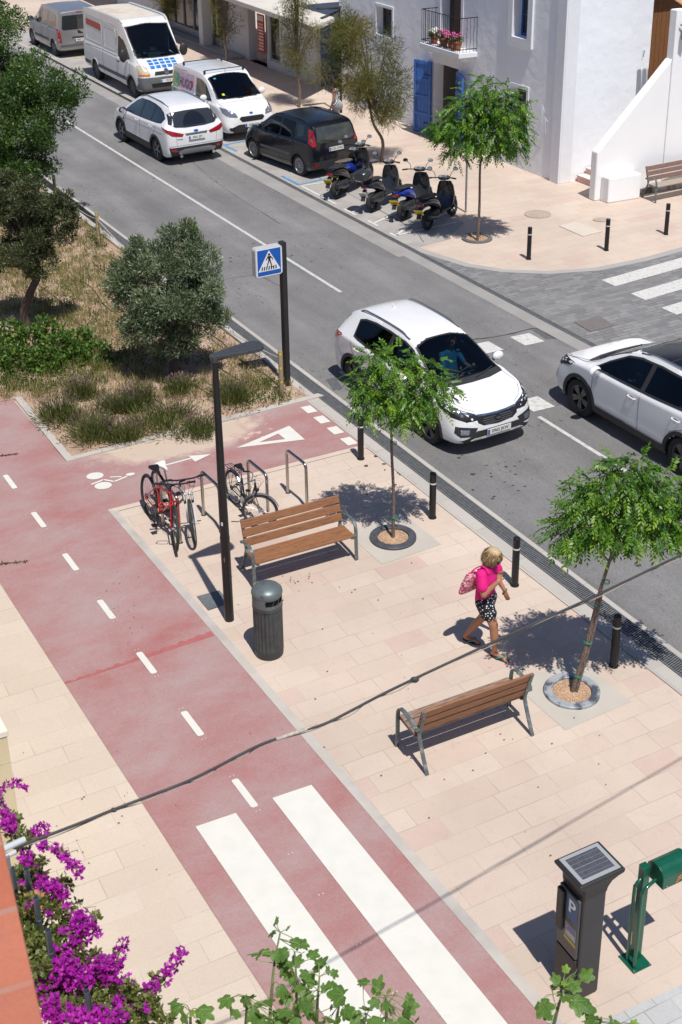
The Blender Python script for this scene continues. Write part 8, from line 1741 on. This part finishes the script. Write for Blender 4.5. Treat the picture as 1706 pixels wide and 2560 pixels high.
# --- simpler standing people
def stander(base, yaw, label, shirt, bottom, hairs, s=1.0, skirt=False, pose='stand', arms_=None, sk=skin2):
    t = empty('person', base, yaw, label, 'person'); hd_, g = head_segs((.03,0,1.56), (1,0,-.15), 1.0)
    if pose == 'walk': lg = [((0,.08,.88),.085,(.05,.08,.48),.055),((.05,.08,.48),.052,(-.12,.08,.09),.032),((-.12,.08,.05),.032,(.04,.08,.03),.024),((0,-.08,.88),.085,(.12,-.08,.50),.055),((.12,-.08,.50),.052,(.16,-.08,.09),.032),((.15,-.08,.05),.032,(.32,-.08,.03),.024)]
    else: lg = [((0,.09,.88),.085,(.02,.10,.48),.055),((.02,.10,.48),.052,(0,.11,.09),.034),((0,.11,.05),.034,(.16,.13,.03),.026),((0,-.09,.88),.085,(.02,-.10,.48),.055),((.02,-.10,.48),.052,(0,-.11,.09),.034),((0,-.11,.05),.034,(.16,-.13,.03),.026)]
    A = arms_ or [((0,.19,1.38),(.02,.25,1.10),(.12,.22,.86)),((0,-.19,1.38),(.02,-.25,1.10),(.12,-.22,.86))]
    am = []
    for k, (a, b, c) in enumerate(A): am += [(a,.05,b,.040),(b,.040,c,.026)]; dd3 = Vector(c)-Vector(b); am += hand(c, dd3, (0,-1 if k == 0 else 1,.1), 1 if k == 0 else -1, .6, .95)
    bd_ = capsules(lg+am+hd_+torso([((0,0,.88),.095,.15),((0,0,1.1),.09,.13),((0,0,1.28),.10,.16),((0,0,1.40),.06,.15)])+[((0,0,1.38),.05,(.02,0,1.50),.045)], 'body', sk, t, .010, 2); face_bits(g, 1, bd_)
    hair(g, 1.0, *hairs, t, n=1500)
    capsules(torso([((0,0,.90),.112,.17),((0,0,1.1),.105,.15),((0,0,1.28),.115,.17),((0,0,1.40),.075,.155)],5)+([(A[0][0],.064,tuple(Vector(A[0][0]).lerp(Vector(A[0][1]),.45)),.062),(A[1][0],.064,tuple(Vector(A[1][0]).lerp(Vector(A[1][1]),.45)),.062)] if not skirt else []), 'shirt', shirt, t, .012, 3)
    if skirt: capsules(torso([((.04,0,.50),.15,.21),((0,0,.86),.11,.165)],5), 'skirt', bottom, t, .014, 2)
    else: capsules(torso([((0,0,.82),.115,.17),((0,0,.92),.112,.165)],5)+[((lg[0][0][0],.09,.82),.105,(lg[0][2][0]*.9,.10,.52),.092),((0,-.09,.82),.105,(lg[3][2][0]*.9,-.10,.52),.092)], 'trousers', bottom, t, .013, 2)
    mb = MB(); 
    for q in lg:
        if q[0][2] < .06: mb.tube([Vector(q[0])+Vector((-.05,0,-.012)), Vector(q[2])+Vector((.05,0,-.005))], [.038,.036], 10)
    mb.build('shoes', mat('dark_shoe', (.02,.02,.022), .6), t); t.scale = (s,s,s); return t
stander(at(604,132), math.radians(-70), 'man in a pale grey shirt and black shorts standing in the shop entrance', mat('grey_shirt', (.42,.43,.48), .8, bump=.3, bscale=8), mat('black_shorts', (.012,.012,.018), .8), ('brown_hair', [(0,(.03,.018,.01)),(.5,(.06,.035,.02)),(1,(.1,.06,.035))]), .96, arms_=[((0,.19,1.38),(.06,.27,1.14),(.16,.12,1.28)),((0,-.19,1.38),(.05,-.26,1.12),(.2,-.14,1.2))])
def stripe_mat():
    m = bpy.data.materials.new('striped_cotton'); m.use_nodes = True; N, L = nodes_of(m); b = N['Principled BSDF']; b.inputs['Roughness'].default_value = .8; tc = N.new('ShaderNodeTexCoord'); w = N.new('ShaderNodeTexWave'); w.bands_direction = 'DIAGONAL'; w.inputs['Scale'].default_value = 9; w.inputs['Distortion'].default_value = 2; L.new(tc.outputs['Object'], w.inputs['Vector']); r = ramp(N, [(0,(.09,.09,.11)),(.5,(.12,.12,.14)),(.55,(.6,.6,.62)),(1,(.62,.62,.64))]); L.new(w.outputs['Fac'], r.inputs[0]); L.new(r.outputs[0], b.inputs['Base Color']); return m
sm_ = stripe_mat(); w2 = at(842,336)
stander(w2, math.radians(165), 'woman in a white sleeveless top walking behind the black hatchback', mat('white_top', (.7,.7,.72), .8), sm_, ('dark_hair', [(0,(.02,.01,.006)),(.5,(.05,.028,.016)),(1,(.10,.05,.03))]), .97, skirt=True, pose='walk')
t = empty('shoulder_bag', w2, math.radians(165), 'grey and white patterned bag on the woman behind the black hatchback', 'bag'); mb = MB(); mb.ball((-.12,.26,.95), (.16,.10,.17), 16, 10); mb.build('bag', sm_, t, smooth=True); mb = MB(); mb.tube(bezier([(-.16,.24,1.08),(-.08,.20,1.38),(.0,.15,1.44),(.02,.22,1.2),(-.06,.25,1.08)],5), .010, 6); mb.build('strap', MATS['black_shorts'], t)
# --- drivers
blue_s = mat('blue_shirt', (.01,.12,.26), .75, bump=.4, bscale=9)
def driver(car, seat, wheel, label, shirt=blue_s):
    t = empty('person', car.matrix_world @ Vector((0,0,0)), 0, label, 'person'); t.location = car.location; t.rotation_euler = car.rotation_euler; t.scale = car.scale
    sx, sy, sz = seat; wx, wy, wz = wheel; hd_, g = head_segs((sx-.02,sy,sz+.80), (1,0,-.05), 1.0); am = []
    for k, s in enumerate((1,-1)):
        sh = (sx-.08,sy+s*.18,sz+.52); el = (sx+.12,sy+s*.25,sz+.30); wr = (wx-.05,wy+s*.16,wz+.02); am += [(sh,.05,el,.042),(el,.040,wr,.026)] + hand(wr, Vector((.3,-s*.2,.5)), (.5,-s*.6,.1), s, 1.2, .95)
    capsules(am+hd_+torso([((sx,sy,sz+.02),.11,.16),((sx-.06,sy,sz+.30),.10,.15),((sx-.08,sy,sz+.52),.07,.16)])+[((sx-.07,sy,sz+.5),.05,(sx-.03,sy,sz+.72),.045),((sx,sy+.09,sz+.02),.085,(sx+.42,sy+.12,sz+.10),.06),((sx,sy-.09,sz+.02),.085,(sx+.42,sy-.12,sz+.10),.06)], 'body', skin2, t, .012, 2)
    hair(g, 1.0, 'brown_hair', [(0,(.03,.018,.01)),(.5,(.06,.035,.02)),(1,(.1,.06,.035))], t, n=600)
    capsules(torso([((sx,sy,sz+.04),.125,.18),((sx-.06,sy,sz+.30),.118,.17),((sx-.08,sy,sz+.53),.085,.17)],5)+[(am[0][0],.066,tuple(Vector(am[0][0]).lerp(Vector(am[0][2]),.8)),.060),((sx-.08,sy-.18,sz+.52),.066,tuple(Vector((sx-.08,sy-.18,sz+.52)).lerp(Vector((sx+.12,sy-.25,sz+.30)),.8)),.060)], 'shirt', shirt, t, .013, 3); return t
bpy.context.view_layer.update()
driver(c1, (.22,.37,.55), (.76,.36,.90), 'driver in a blue shirt inside the white crossover in the near lane')
driver(c2, (.22,.37,.55), (.76,.36,.90), 'driver inside the white crossover with the black glass roof')
# ================================================================ BICYCLES
tyre_b = mat('bike_tyre', (.03,.03,.03), .8); alu = mat('bike_alu', (.42,.43,.45), .3, .85); spoke_m = mat('spoke', (.45,.46,.48), .3, .8); blk = mat('bike_black', (.015,.015,.017), .4, .2)
def bike_wheel(parent, x, R, steer=0, z0=None, rimm=alu, tw=.022, lean=0):
    w = None; rot = Matrix.Rotation(steer, 3, 'Z'); ctr = Vector((x,0,R)); C_ = lambda r, a, y=0: rot @ Vector((r*math.cos(a), y, r*math.sin(a)))
    mb = MB(); N_ = 44; mb.tube([C_(R-tw, 2*math.pi*k/N_) for k in range(N_+1)], tw, 8, cap=False); 
    mh = MB(); mh.tube([rot @ Vector((0,-.045,0)), rot @ Vector((0,.045,0))], .018, 10)
    o = mh.build('wheel', alu, parent, loc=ctr); mb.build('tyre', tyre_b, o, smooth=True)
    mb = MB(); mb.tube([C_(R-tw*2.4, 2*math.pi*k/N_) for k in range(N_+1)], .0085, 6, cap=False); mb.build('rim', rimm, o, smooth=True)
    mb = MB()
    for k in range(28): a = 2*math.pi*k/28; mb.tube([C_(.018, a+.5*(1 if k % 2 else -1), .028*(1 if k % 2 else -1)), C_(R-tw*2.5, a)], .0014, 4)
    mb.build('spokes', spoke_m, o); return o
def bicycle(rear, front, label, frame_m, fork_m, saddle_m, lean=0.0, steer=0.0, city=False, susp=False, R=.335, flat_bar=True, rimm=alu, wbar=.30):
    r_, f_ = at(*rear), at(*front); d = f_-r_; L_ = d.length; yaw = math.atan2(d.y, d.x); WBs = 1.06; s = L_/WBs
    s = .90*min(1.12, max(.88, s)); c = (r_+f_)/2; t = empty('bicycle', c, 0, label, 'bicycle', 'bicycles at the racks'); t.rotation_euler = (lean, 0, yaw); t.scale = (s,s,s)
    xr, xf = -.53, .53; bike_wheel(t, xr, R, 0, rimm=rimm); bike_wheel(t, xf, R, steer, rimm=rimm)
    bb = Vector((-.07,0,.285)); st = Vector((-.20,0,.70)); ht = Vector((.33,0,.80)); hb = Vector((.375,0,.66)); ra_ = Vector((xr,0,R)); fa_ = Vector((xf,0,R))
    mb = MB()
    if city: mb.tube(bezier([ht-Vector((.0,0,.03)), Vector((.20,0,.50)), Vector((.05,0,.36)), bb],6), .019, 10); mb.tube(bezier([hb, Vector((.22,0,.42)), Vector((.06,0,.31)), bb],6), .019, 10)
    else: mb.tube([ht, st-Vector((0,0,.04))], .017, 10); mb.tube([hb, bb], .020, 10)
    mb.tube([bb, st], .016, 10); mb.tube([ht+Vector((-.01,0,.03)), hb-Vector((-.01,0,.03))], .021, 10)
    for y in (-.055,.055): mb.tube([bb+Vector((0,y*.4,0)), ra_+Vector((0,y,0))], .010, 8); mb.tube([st+Vector((0,y*.3,-.05)), ra_+Vector((0,y,0))], .009, 8)
    mb.build('frame', frame_m, t, smooth=True)
    Rs = Matrix.Rotation(steer, 3, 'Z'); piv = fa_; F_ = lambda x, y, z: piv + Rs @ (Vector((x,y,z))-piv)
    mb = MB(); cr_ = (.405,0,.60+.12)
    for y in (-.055,.055): mb.tube(bezier([F_(.40,y*1.0,.735 if susp else .70), F_(.445,y,.55), F_(xf,y,R)],4), .015 if susp else .010, 8)
    mb.tube([F_(.40,-.055,.73 if susp else .70), F_(.40,.055,.73 if susp else .70)], .016, 8); mb.build('fork', fork_m, t, smooth=True)
    if susp: mb = MB(); [mb.tube([F_(.385,y,.735), F_(.43,y,.60)], .019, 8) for y in (-.055,.055)]; mb.build('fork_stanchions', blk, t)
    mb = MB(); stm = F_(.31,0,.90); mb.tube([ht, Vector((.315,0,.90)), F_(.36,0,.94)], .014, 8)
    if city: mb.tube(bezier([F_(.16,-.27,.99), F_(.27,-.27,1.0), F_(.36,-.14,1.01), F_(.36,0,.96), F_(.36,.14,1.01), F_(.27,.27,1.0), F_(.16,.27,.99)],5), .011, 8)
    else: mb.tube([F_(.33,-wbar,.965), F_(.36,-.1,.95), F_(.36,.1,.95), F_(.33,wbar,.965)], .012, 8)
    hbz = mb.build('handlebar', alu if city else blk, t, smooth=True)
    mb = MB()
    for y in (-1,1):
        if city: mb.tube([F_(.27,y*.27,1.0), F_(.14,y*.27,.988)], .017, 8)
        else: mb.tube([F_(.335,y*wbar,.965), F_(.345,y*(wbar-.12),.96)], .017, 8)
        mb.tube([F_(.37,y*(wbar-.13),.955), F_(.41,y*(wbar-.08),.935), F_(.40,y*(wbar-.02),.93)], .005, 6)
    mb.build('grips', blk, hbz)
    mb = MB()
    for k in range(4): y = (-.12,-.05,.06,.13)[k]; mb.tube(bezier([F_(.38,y,.95), F_(.47+.03*k,y*.9,.93), F_(.49,y*.4,.80), F_(.42,y*.3,.66)],5), .0028, 5)
    mb.build('cables', blk, t)
    mb = MB(); mb.tube([st-Vector((0,0,.05)), Vector((-.235,0,.87))], .013, 8); mb.build('seat_post', alu, t)
    mb = MB(); prof = [(-.13,.075),(-.09,.078),(-.03,.055),(.05,.026),(.12,.018),(.14,.0)]; up_, dn = [], []
    top = [(a, w) for a, w in prof] + [(a, -w) for a, w in prof[::-1][1:]]; n = len(top); cx0, cz0 = -.245, .90
    mb.add([Vector((cx0+a, w*.92, cz0+.022)) for a, w in top] + [Vector((cx0+a*1.02, w*1.08, cz0-.008)) for a, w in top] + [Vector((cx0+a, w*.6, cz0-.035)) for a, w in top], [tuple(range(n))[::-1], tuple(range(2*n,3*n))] + [(i,(i+1)%n,(i+1)%n+n,i+n) for i in range(n)] + [(n+i,n+(i+1)%n,(i+1)%n+2*n,i+2*n) for i in range(n)]); mb.build('saddle', saddle_m, t, bevel=.008, seg=2)
    mb = MB(); mb.lathe([(0,-.003),(.088,-.003),(.09,0),(.088,.003),(0,.003)], 28, bb+Vector((0,-.05,0)), Matrix.Rotation(math.pi/2,3,'X')); mb.tube([bb+Vector((0,-.06,0)), bb+Vector((.10,-.075,-.13))], .010, 6); mb.tube([bb+Vector((0,.06,0)), bb+Vector((-.10,.075,.13))], .010, 6); mb.tube([bb+Vector((0,-.06,0)), bb+Vector((0,.06,0))], .018, 8); ck_ = mb.build('crank', blk if not city else alu, t)
    for s_, q in ((-1,Vector((.10,-.12,-.13))),(1,Vector((-.10,.12,.13)))): mb = MB(); mb.box(bb+q, (.09,.08,.018)); mb.build('pedal', blk, ck_, bevel=.004)
    mb = MB(); mb.tube([bb+Vector((0,-.05,.088)), ra_+Vector((0,-.05,.045))], .004, 4); mb.tube([bb+Vector((0,-.05,-.088)), ra_+Vector((0,-.05,-.045))], .004, 4); mb.lathe([(0,-.01),(.05,-.01),(.04,.012),(0,.012)], 18, ra_+Vector((0,-.045,0)), Matrix.Rotation(math.pi/2,3,'X')); mb.build('chain', mat('chain_steel', (.10,.09,.08), .5, .7), t)
    if city:
        for (cx_, rot_) in ((xr,0),(xf,steer)):
            Rq = Matrix.Rotation(rot_,3,'Z'); A = np.linspace(R_(15) if cx_ < 0 else R_(20), R_(200) if cx_ < 0 else R_(150), 22); mb = MB(); vs = [Vector((cx_,0,R)) + Rq @ Vector((math.cos(a)*(R+.022), y, math.sin(a)*(R+.022)-.0+(.010 if y == 0 else 0))) for a in A for y in (-.028,0,.028)]; mb.add(vs, [(3*i+k,3*i+k+1,3*i+k+4,3*i+k+3) for i in range(len(A)-1) for k in range(2)]); mb.build('mudguard', alu, t)
        mb = MB(); zr = .745
        for y in (-.07,-.02,.03,.07): mb.tube([(xr-.22,y,zr), (xr+.20,y,zr)], .006, 5)
        for x in (xr-.22,xr-.05,xr+.1,xr+.2): mb.tube([(x,-.07,zr),(x,.07,zr)], .006, 5)
        for y in (-.07,.07): mb.tube([(xr-.12,y,zr), (xr,y,R)], .006, 5); mb.tube([(xr+.12,y,zr), (xr,y,R)], .006, 5)
        mb.build('luggage_rack', blk, t); mb = MB(); mb.ball(F_(.47,0,.78), (.035,.04,.04), 10, 8); mb.build('head_lamp', blk, t)
        mb = MB(); mb.box(F_(xf-.18,.012,R-.12), (.012,.008,.055)); mb.build('reflector', lens_o, t)
    t2 = None; return t
redp = mat('red_frame', (.42,.012,.014), .3, .1, coat=.6); greyp = mat('grey_frame', (.19,.17,.165), .35, .4, coat=.4); whitef = mat('white_fork', (.70,.70,.70), .35, coat=.4)
bicycle((360,1274), (451,1392), 'red mountain bike leaning on the rack, nearest the cycle lane', redp, redp, blk, lean=R_(-5), steer=R_(-14), rimm=blk)
bicycle((398,1258), (507,1372), 'grey mountain bike with a white saddle and white fork, beside the red bike', greyp, whitef, mat('white_saddle', (.72,.70,.66), .5), lean=R_(6), steer=R_(-24), susp=True)
bicycle((583,1257), (652,1320), 'black city bike with mudguards and luggage rack between the street lamp and the bench', blk, alu, blk, lean=R_(-3), steer=R_(50), city=True, R=.345)
o0 = at(415,1262,.80); mb = MB(); mb.tube([o0+Vector((.09*math.cos(a)+.012*math.sin(5*a), .05*math.sin(a), .015*math.sin(3*a)+.01)) for a in np.linspace(0,4*math.pi,60)], .006, 6); tag(mb.build('cable_lock', mat('red_lock', (.55,.01,.02), .4)), 'red coiled cable lock on the handlebars of the red bike', 'bike lock')

# ================================================================ SCOOTERS
def scooter(rear_px, du, dv, label, body_m, seat_m=None, plate_m='yellow', box=False, mirrors=True, style=0):
    r0_ = at(*rear_px); dirn = (rd(du,dv)-rd(0,0)).normalized(); yaw = math.atan2(dirn.y, dirn.x); t = empty('motor_scooter', r0_, 0, label, 'scooter', 'scooters parked in the marked bays'); t.rotation_euler = (R_(-7), 0, yaw); s = 1.04; t.scale = (s,s*1.12,s)
    seat_m = seat_m or plast; x0, x1, R = 0.0, 1.22, .235
    for x in (x0, x1):
        o = MB(); o.tube([(0,-.05,0),(0,.05,0)], .05, 12); h = o.build('wheel', mat('brake_dark', (.03,.03,.032), .6, .5), t, loc=(x,0,R)); mb = MB(); N_ = 30; mb.tube([Vector((math.cos(2*math.pi*k/N_)*(R-.05), 0, math.sin(2*math.pi*k/N_)*(R-.05))) for k in range(N_+1)], .05, 8, cap=False); mb.build('tyre', tyre_m, h, smooth=True)
        mb = MB(); mb.tube([Vector((math.cos(2*math.pi*k/N_)*(R-.105), 0, math.sin(2*math.pi*k/N_)*(R-.105))) for k in range(N_+1)], .016, 6, cap=False)
        for k in range(6): a = 2*math.pi*k/6; mb.beam((0,0,0), (math.cos(a)*(R-.10),0,math.sin(a)*(R-.10)), .022, .03, (0,1,0))
        mb.build('rim', alloy, h)
    def loft(name, m, secs, seg=14, parent=t, p=2.6):
        mb = MB(); 
        for (x, z, w, hh) in secs:
            n0 = len(mb.v); mb.v += [(x, math.copysign(abs(math.cos(a))**(2/p), math.cos(a))*w, z+math.copysign(abs(math.sin(a))**(2/p), math.sin(a))*hh) for a in np.linspace(0,2*math.pi,seg+1)[:-1]]
        for i in range(len(secs)-1): mb.f += [(i*seg+k, i*seg+(k+1)%seg, (i+1)*seg+(k+1)%seg, (i+1)*seg+k) for k in range(seg)]
        mb.f += [tuple(range(seg))[::-1], tuple((len(secs)-1)*seg+k for k in range(seg))]; o = mb.build(name, m, parent); shade(o, 40); return o
    loft('rear_body', body_m, [(-.28,.70,.035,.03),(-.22,.68,.08,.06),(-.05,.66,.125,.09),(.15,.62,.14,.11),(.35,.55,.14,.14),(.46,.46,.12,.15),(.50,.42,.10,.12)])
    loft('engine', mat('engine_dark', (.035,.035,.036), .5, .4), [(-.10,.30,.06,.07),(.0,.30,.10,.09),(.2,.32,.13,.10),(.38,.34,.12,.09)])
    loft('seat', seat_m, [(-.20,.755,.07,.025),(-.10,.77,.11,.035),(.10,.765,.13,.04),(.20,.745,.125,.04),(.38,.735,.10,.04),(.48,.70,.06,.03)])
    mb = MB(); mb.prism([(.42,-.14),(.86,-.16),(.86,.16),(.42,.14)], .27, .34); mb.build('footboard', plast, t, bevel=.02)
    mb = MB(); vs = []; prof = [(.84,.32,.15),(.90,.42,.19),(.95,.60,.20),(.98,.78,.17),(.985,.88,.12)]
    for off in (0,.05):
        for (x, z, w) in prof: vs += [(x+off+(0 if abs(y) > .5 else .03), y*w, z) for y in (-1,-.5,0,.5,1)]
    n = 25; fs = []
    for o_ in (0, n):
        for i in range(4):
            for k in range(4): q = (o_+i*5+k, o_+i*5+k+1, o_+(i+1)*5+k+1, o_+(i+1)*5+k); fs.append(q if o_ else q[::-1])
    for i in range(4): fs += [(i*5, (i+1)*5, (i+1)*5+n, i*5+n), (i*5+4, i*5+4+n, (i+1)*5+4+n, (i+1)*5+4)]
    for k in range(4): fs += [(20+k, 21+k, 21+k+n, 20+k+n), (k, k+n, k+1+n, k+1)]
    mb.add(vs, fs); ls_ = mb.build('leg_shield', body_m if style != 1 else plast, t, smooth=True, bevel=.01)
    mb = MB(); 
    for y in (-.06,.06): mb.tube([(1.03,y,.62),(1.13,y,.42),(x1,y,R)], .02, 8)
    mb.tube([(.98,0,.90),(1.04,0,.60)], .03, 8); mb.build('fork', plast2, t)
    loft('front_mudguard', body_m, [(.98,.36,.05,.02),(1.05,.46,.07,.03),(1.18,.50,.075,.035),(1.32,.46,.065,.03),(1.42,.38,.04,.02)])
    loft('headset', body_m if style == 2 else plast, [(.86,.97,.06,.03),(.92,.98,.12,.05),(.98,.985,.14,.055),(1.05,.96,.10,.06),(1.09,.93,.05,.04)])
    mb = MB(); mb.sheet([(.87,-.07,1.012),(.87,.07,1.012),(.97,.08,1.040),(.97,-.08,1.040)]); mb.build('dial', mat('dial_grey', (.30,.34,.38), .2), t)
    mb = MB(); mb.tube([(.90,-.10,.99),(.86,-.22,1.00),(.82,-.34,.99)], .013, 8); mb.tube([(.90,.10,.99),(.86,.22,1.00),(.82,.34,.99)], .013, 8); hb_ = mb.build('handlebar', blk, t)
    for y in (-1,1):
        mb = MB(); mb.tube([(.855,y*.23,1.0),(.82,y*.345,.99)], .019, 8); mb.build('grip', blk, hb_)
        if mirrors:
            mb = MB(); mb.tube(bezier([(.90,y*.17,1.0),(.93,y*.20,1.10),(.93,y*.27,1.17)],4), .006, 6); mr = mb.build('mirror_stem', blk, t); mb = MB(); mb.ball((.935,y*.30,1.20), (.016,.062,.046), 14, 8); mb.build('mirror', blk, mr); mb = MB(); mb.add([Vector((.918, y*.30+math.cos(a)*.056, 1.20+math.sin(a)*.040)) for a in np.linspace(0,2*math.pi,17)[:-1]], [tuple(range(16))]); mb.build('mirror_glass', mat('mirror_sky', (.65,.75,.85), .03, 1.0), mr)
    mb = MB(); mb.box((-.27,0,.66), (.05,.15,.06)); mb.build('tail_light', lens_r, t, bevel=.015)
    mb = MB(); mb.add([(-.24,-.05,.60),(-.24,.05,.60),(-.40,.05,.36),(-.40,-.05,.36),(-.26,-.05,.60),(-.26,.05,.60),(-.42,.05,.36),(-.42,-.05,.36)], [(0,1,2,3),(4,7,6,5),(0,3,7,4),(1,5,6,2),(0,4,5,1),(2,6,7,3)]); mb.build('plate_bracket', plast, t)
    plate(t, (-.365,0,.50), math.pi, R_(30), {'yellow':'C4471','white':'8213','yellow2':'C2095'}.get(plate_m,'C1836'), w=.19, hgt_=.15, yellow=plate_m != 'white', blue=False, size=.062)
    mb = MB(); mb.tube([(.30,-.13,.26),(.10,-.15,.27),(-.25,-.16,.36)], [.03,.05,.045], 12); mb.build('exhaust', mat('exhaust_steel', (.08,.08,.085), .35, .8), t, smooth=True)
    mb = MB(); mb.tube([(.02,.09,R),(-.10,.10,.60)], .025, 8); mb.build('shock_absorber', mat('spring', (.25,.26,.27), .4, .7), t); mb = MB(); mb.tube([(.45,.10,.27),(.40,.20,.02)], .012, 6); mb.build('side_stand', blk, t)
    if box: loft('top_case', mat('case_black', (.03,.032,.036), .25, coat=.6), [(-.46,.95,.12,.09),(-.40,.95,.18,.13),(-.22,.96,.19,.14),(-.10,.95,.17,.12),(-.06,.95,.12,.08)])
    else: mb = MB(); mb.tube(bezier([(.0,-.12,.76),(-.25,-.10,.80),(-.33,0,.81),(-.25,.10,.80),(.0,.12,.76)],5), .012, 6); mb.build('grab_rail', blk, t)
    return t
zs_ = lambda u, v: (600+u/2.851, 220+v/2.851)
blue_p = mat('scooter_blue', (.008,.035,.30), .2, coat=.9); blk_p = mat('scooter_black', (.010,.010,.012), .2, coat=.8); slv_p = mat('scooter_silver', (.03,.033,.04), .25, .2, coat=.8); grey_p = mat('scooter_grey', (.16,.16,.165), .35, .4, coat=.4)
scooter(zs_(745,742), .75, 1.1, 'blue scooter with a worn tan seat, the one closest to the black hatchback', blue_p, mat('tan_seat', (.13,.10,.075), .8, var=.3, vscale=9), 'yellow2', style=1)
scooter(zs_(700,785), .75, 1.1, 'black sporty scooter, second from the black hatchback', blk_p, None, 'yellow3')
scooter(zs_(950,880), .75, 1.1, 'black scooter with a rear top case, middle of the row', slv_p, None, 'white', box=True)
scooter(zs_(1170,940), .75, 1.1, 'blue scooter with a silver leg shield, second from the leafy tree', blue_p, None, 'yellow', style=1)
scooter(zs_(1345,1010), .75, 1.1, 'plain black scooter nearest the leafy street tree', blk_p, None, 'yellow4')

o = copy_tree([c for c in bpy.data.objects if c.get('label','').startswith('plain black scooter')][0]); o.location = at(352,14); o.rotation_euler.z += 1.2; o['label'] = 'dark motorbike glimpsed behind the tall white van at the top edge'; del o['group']
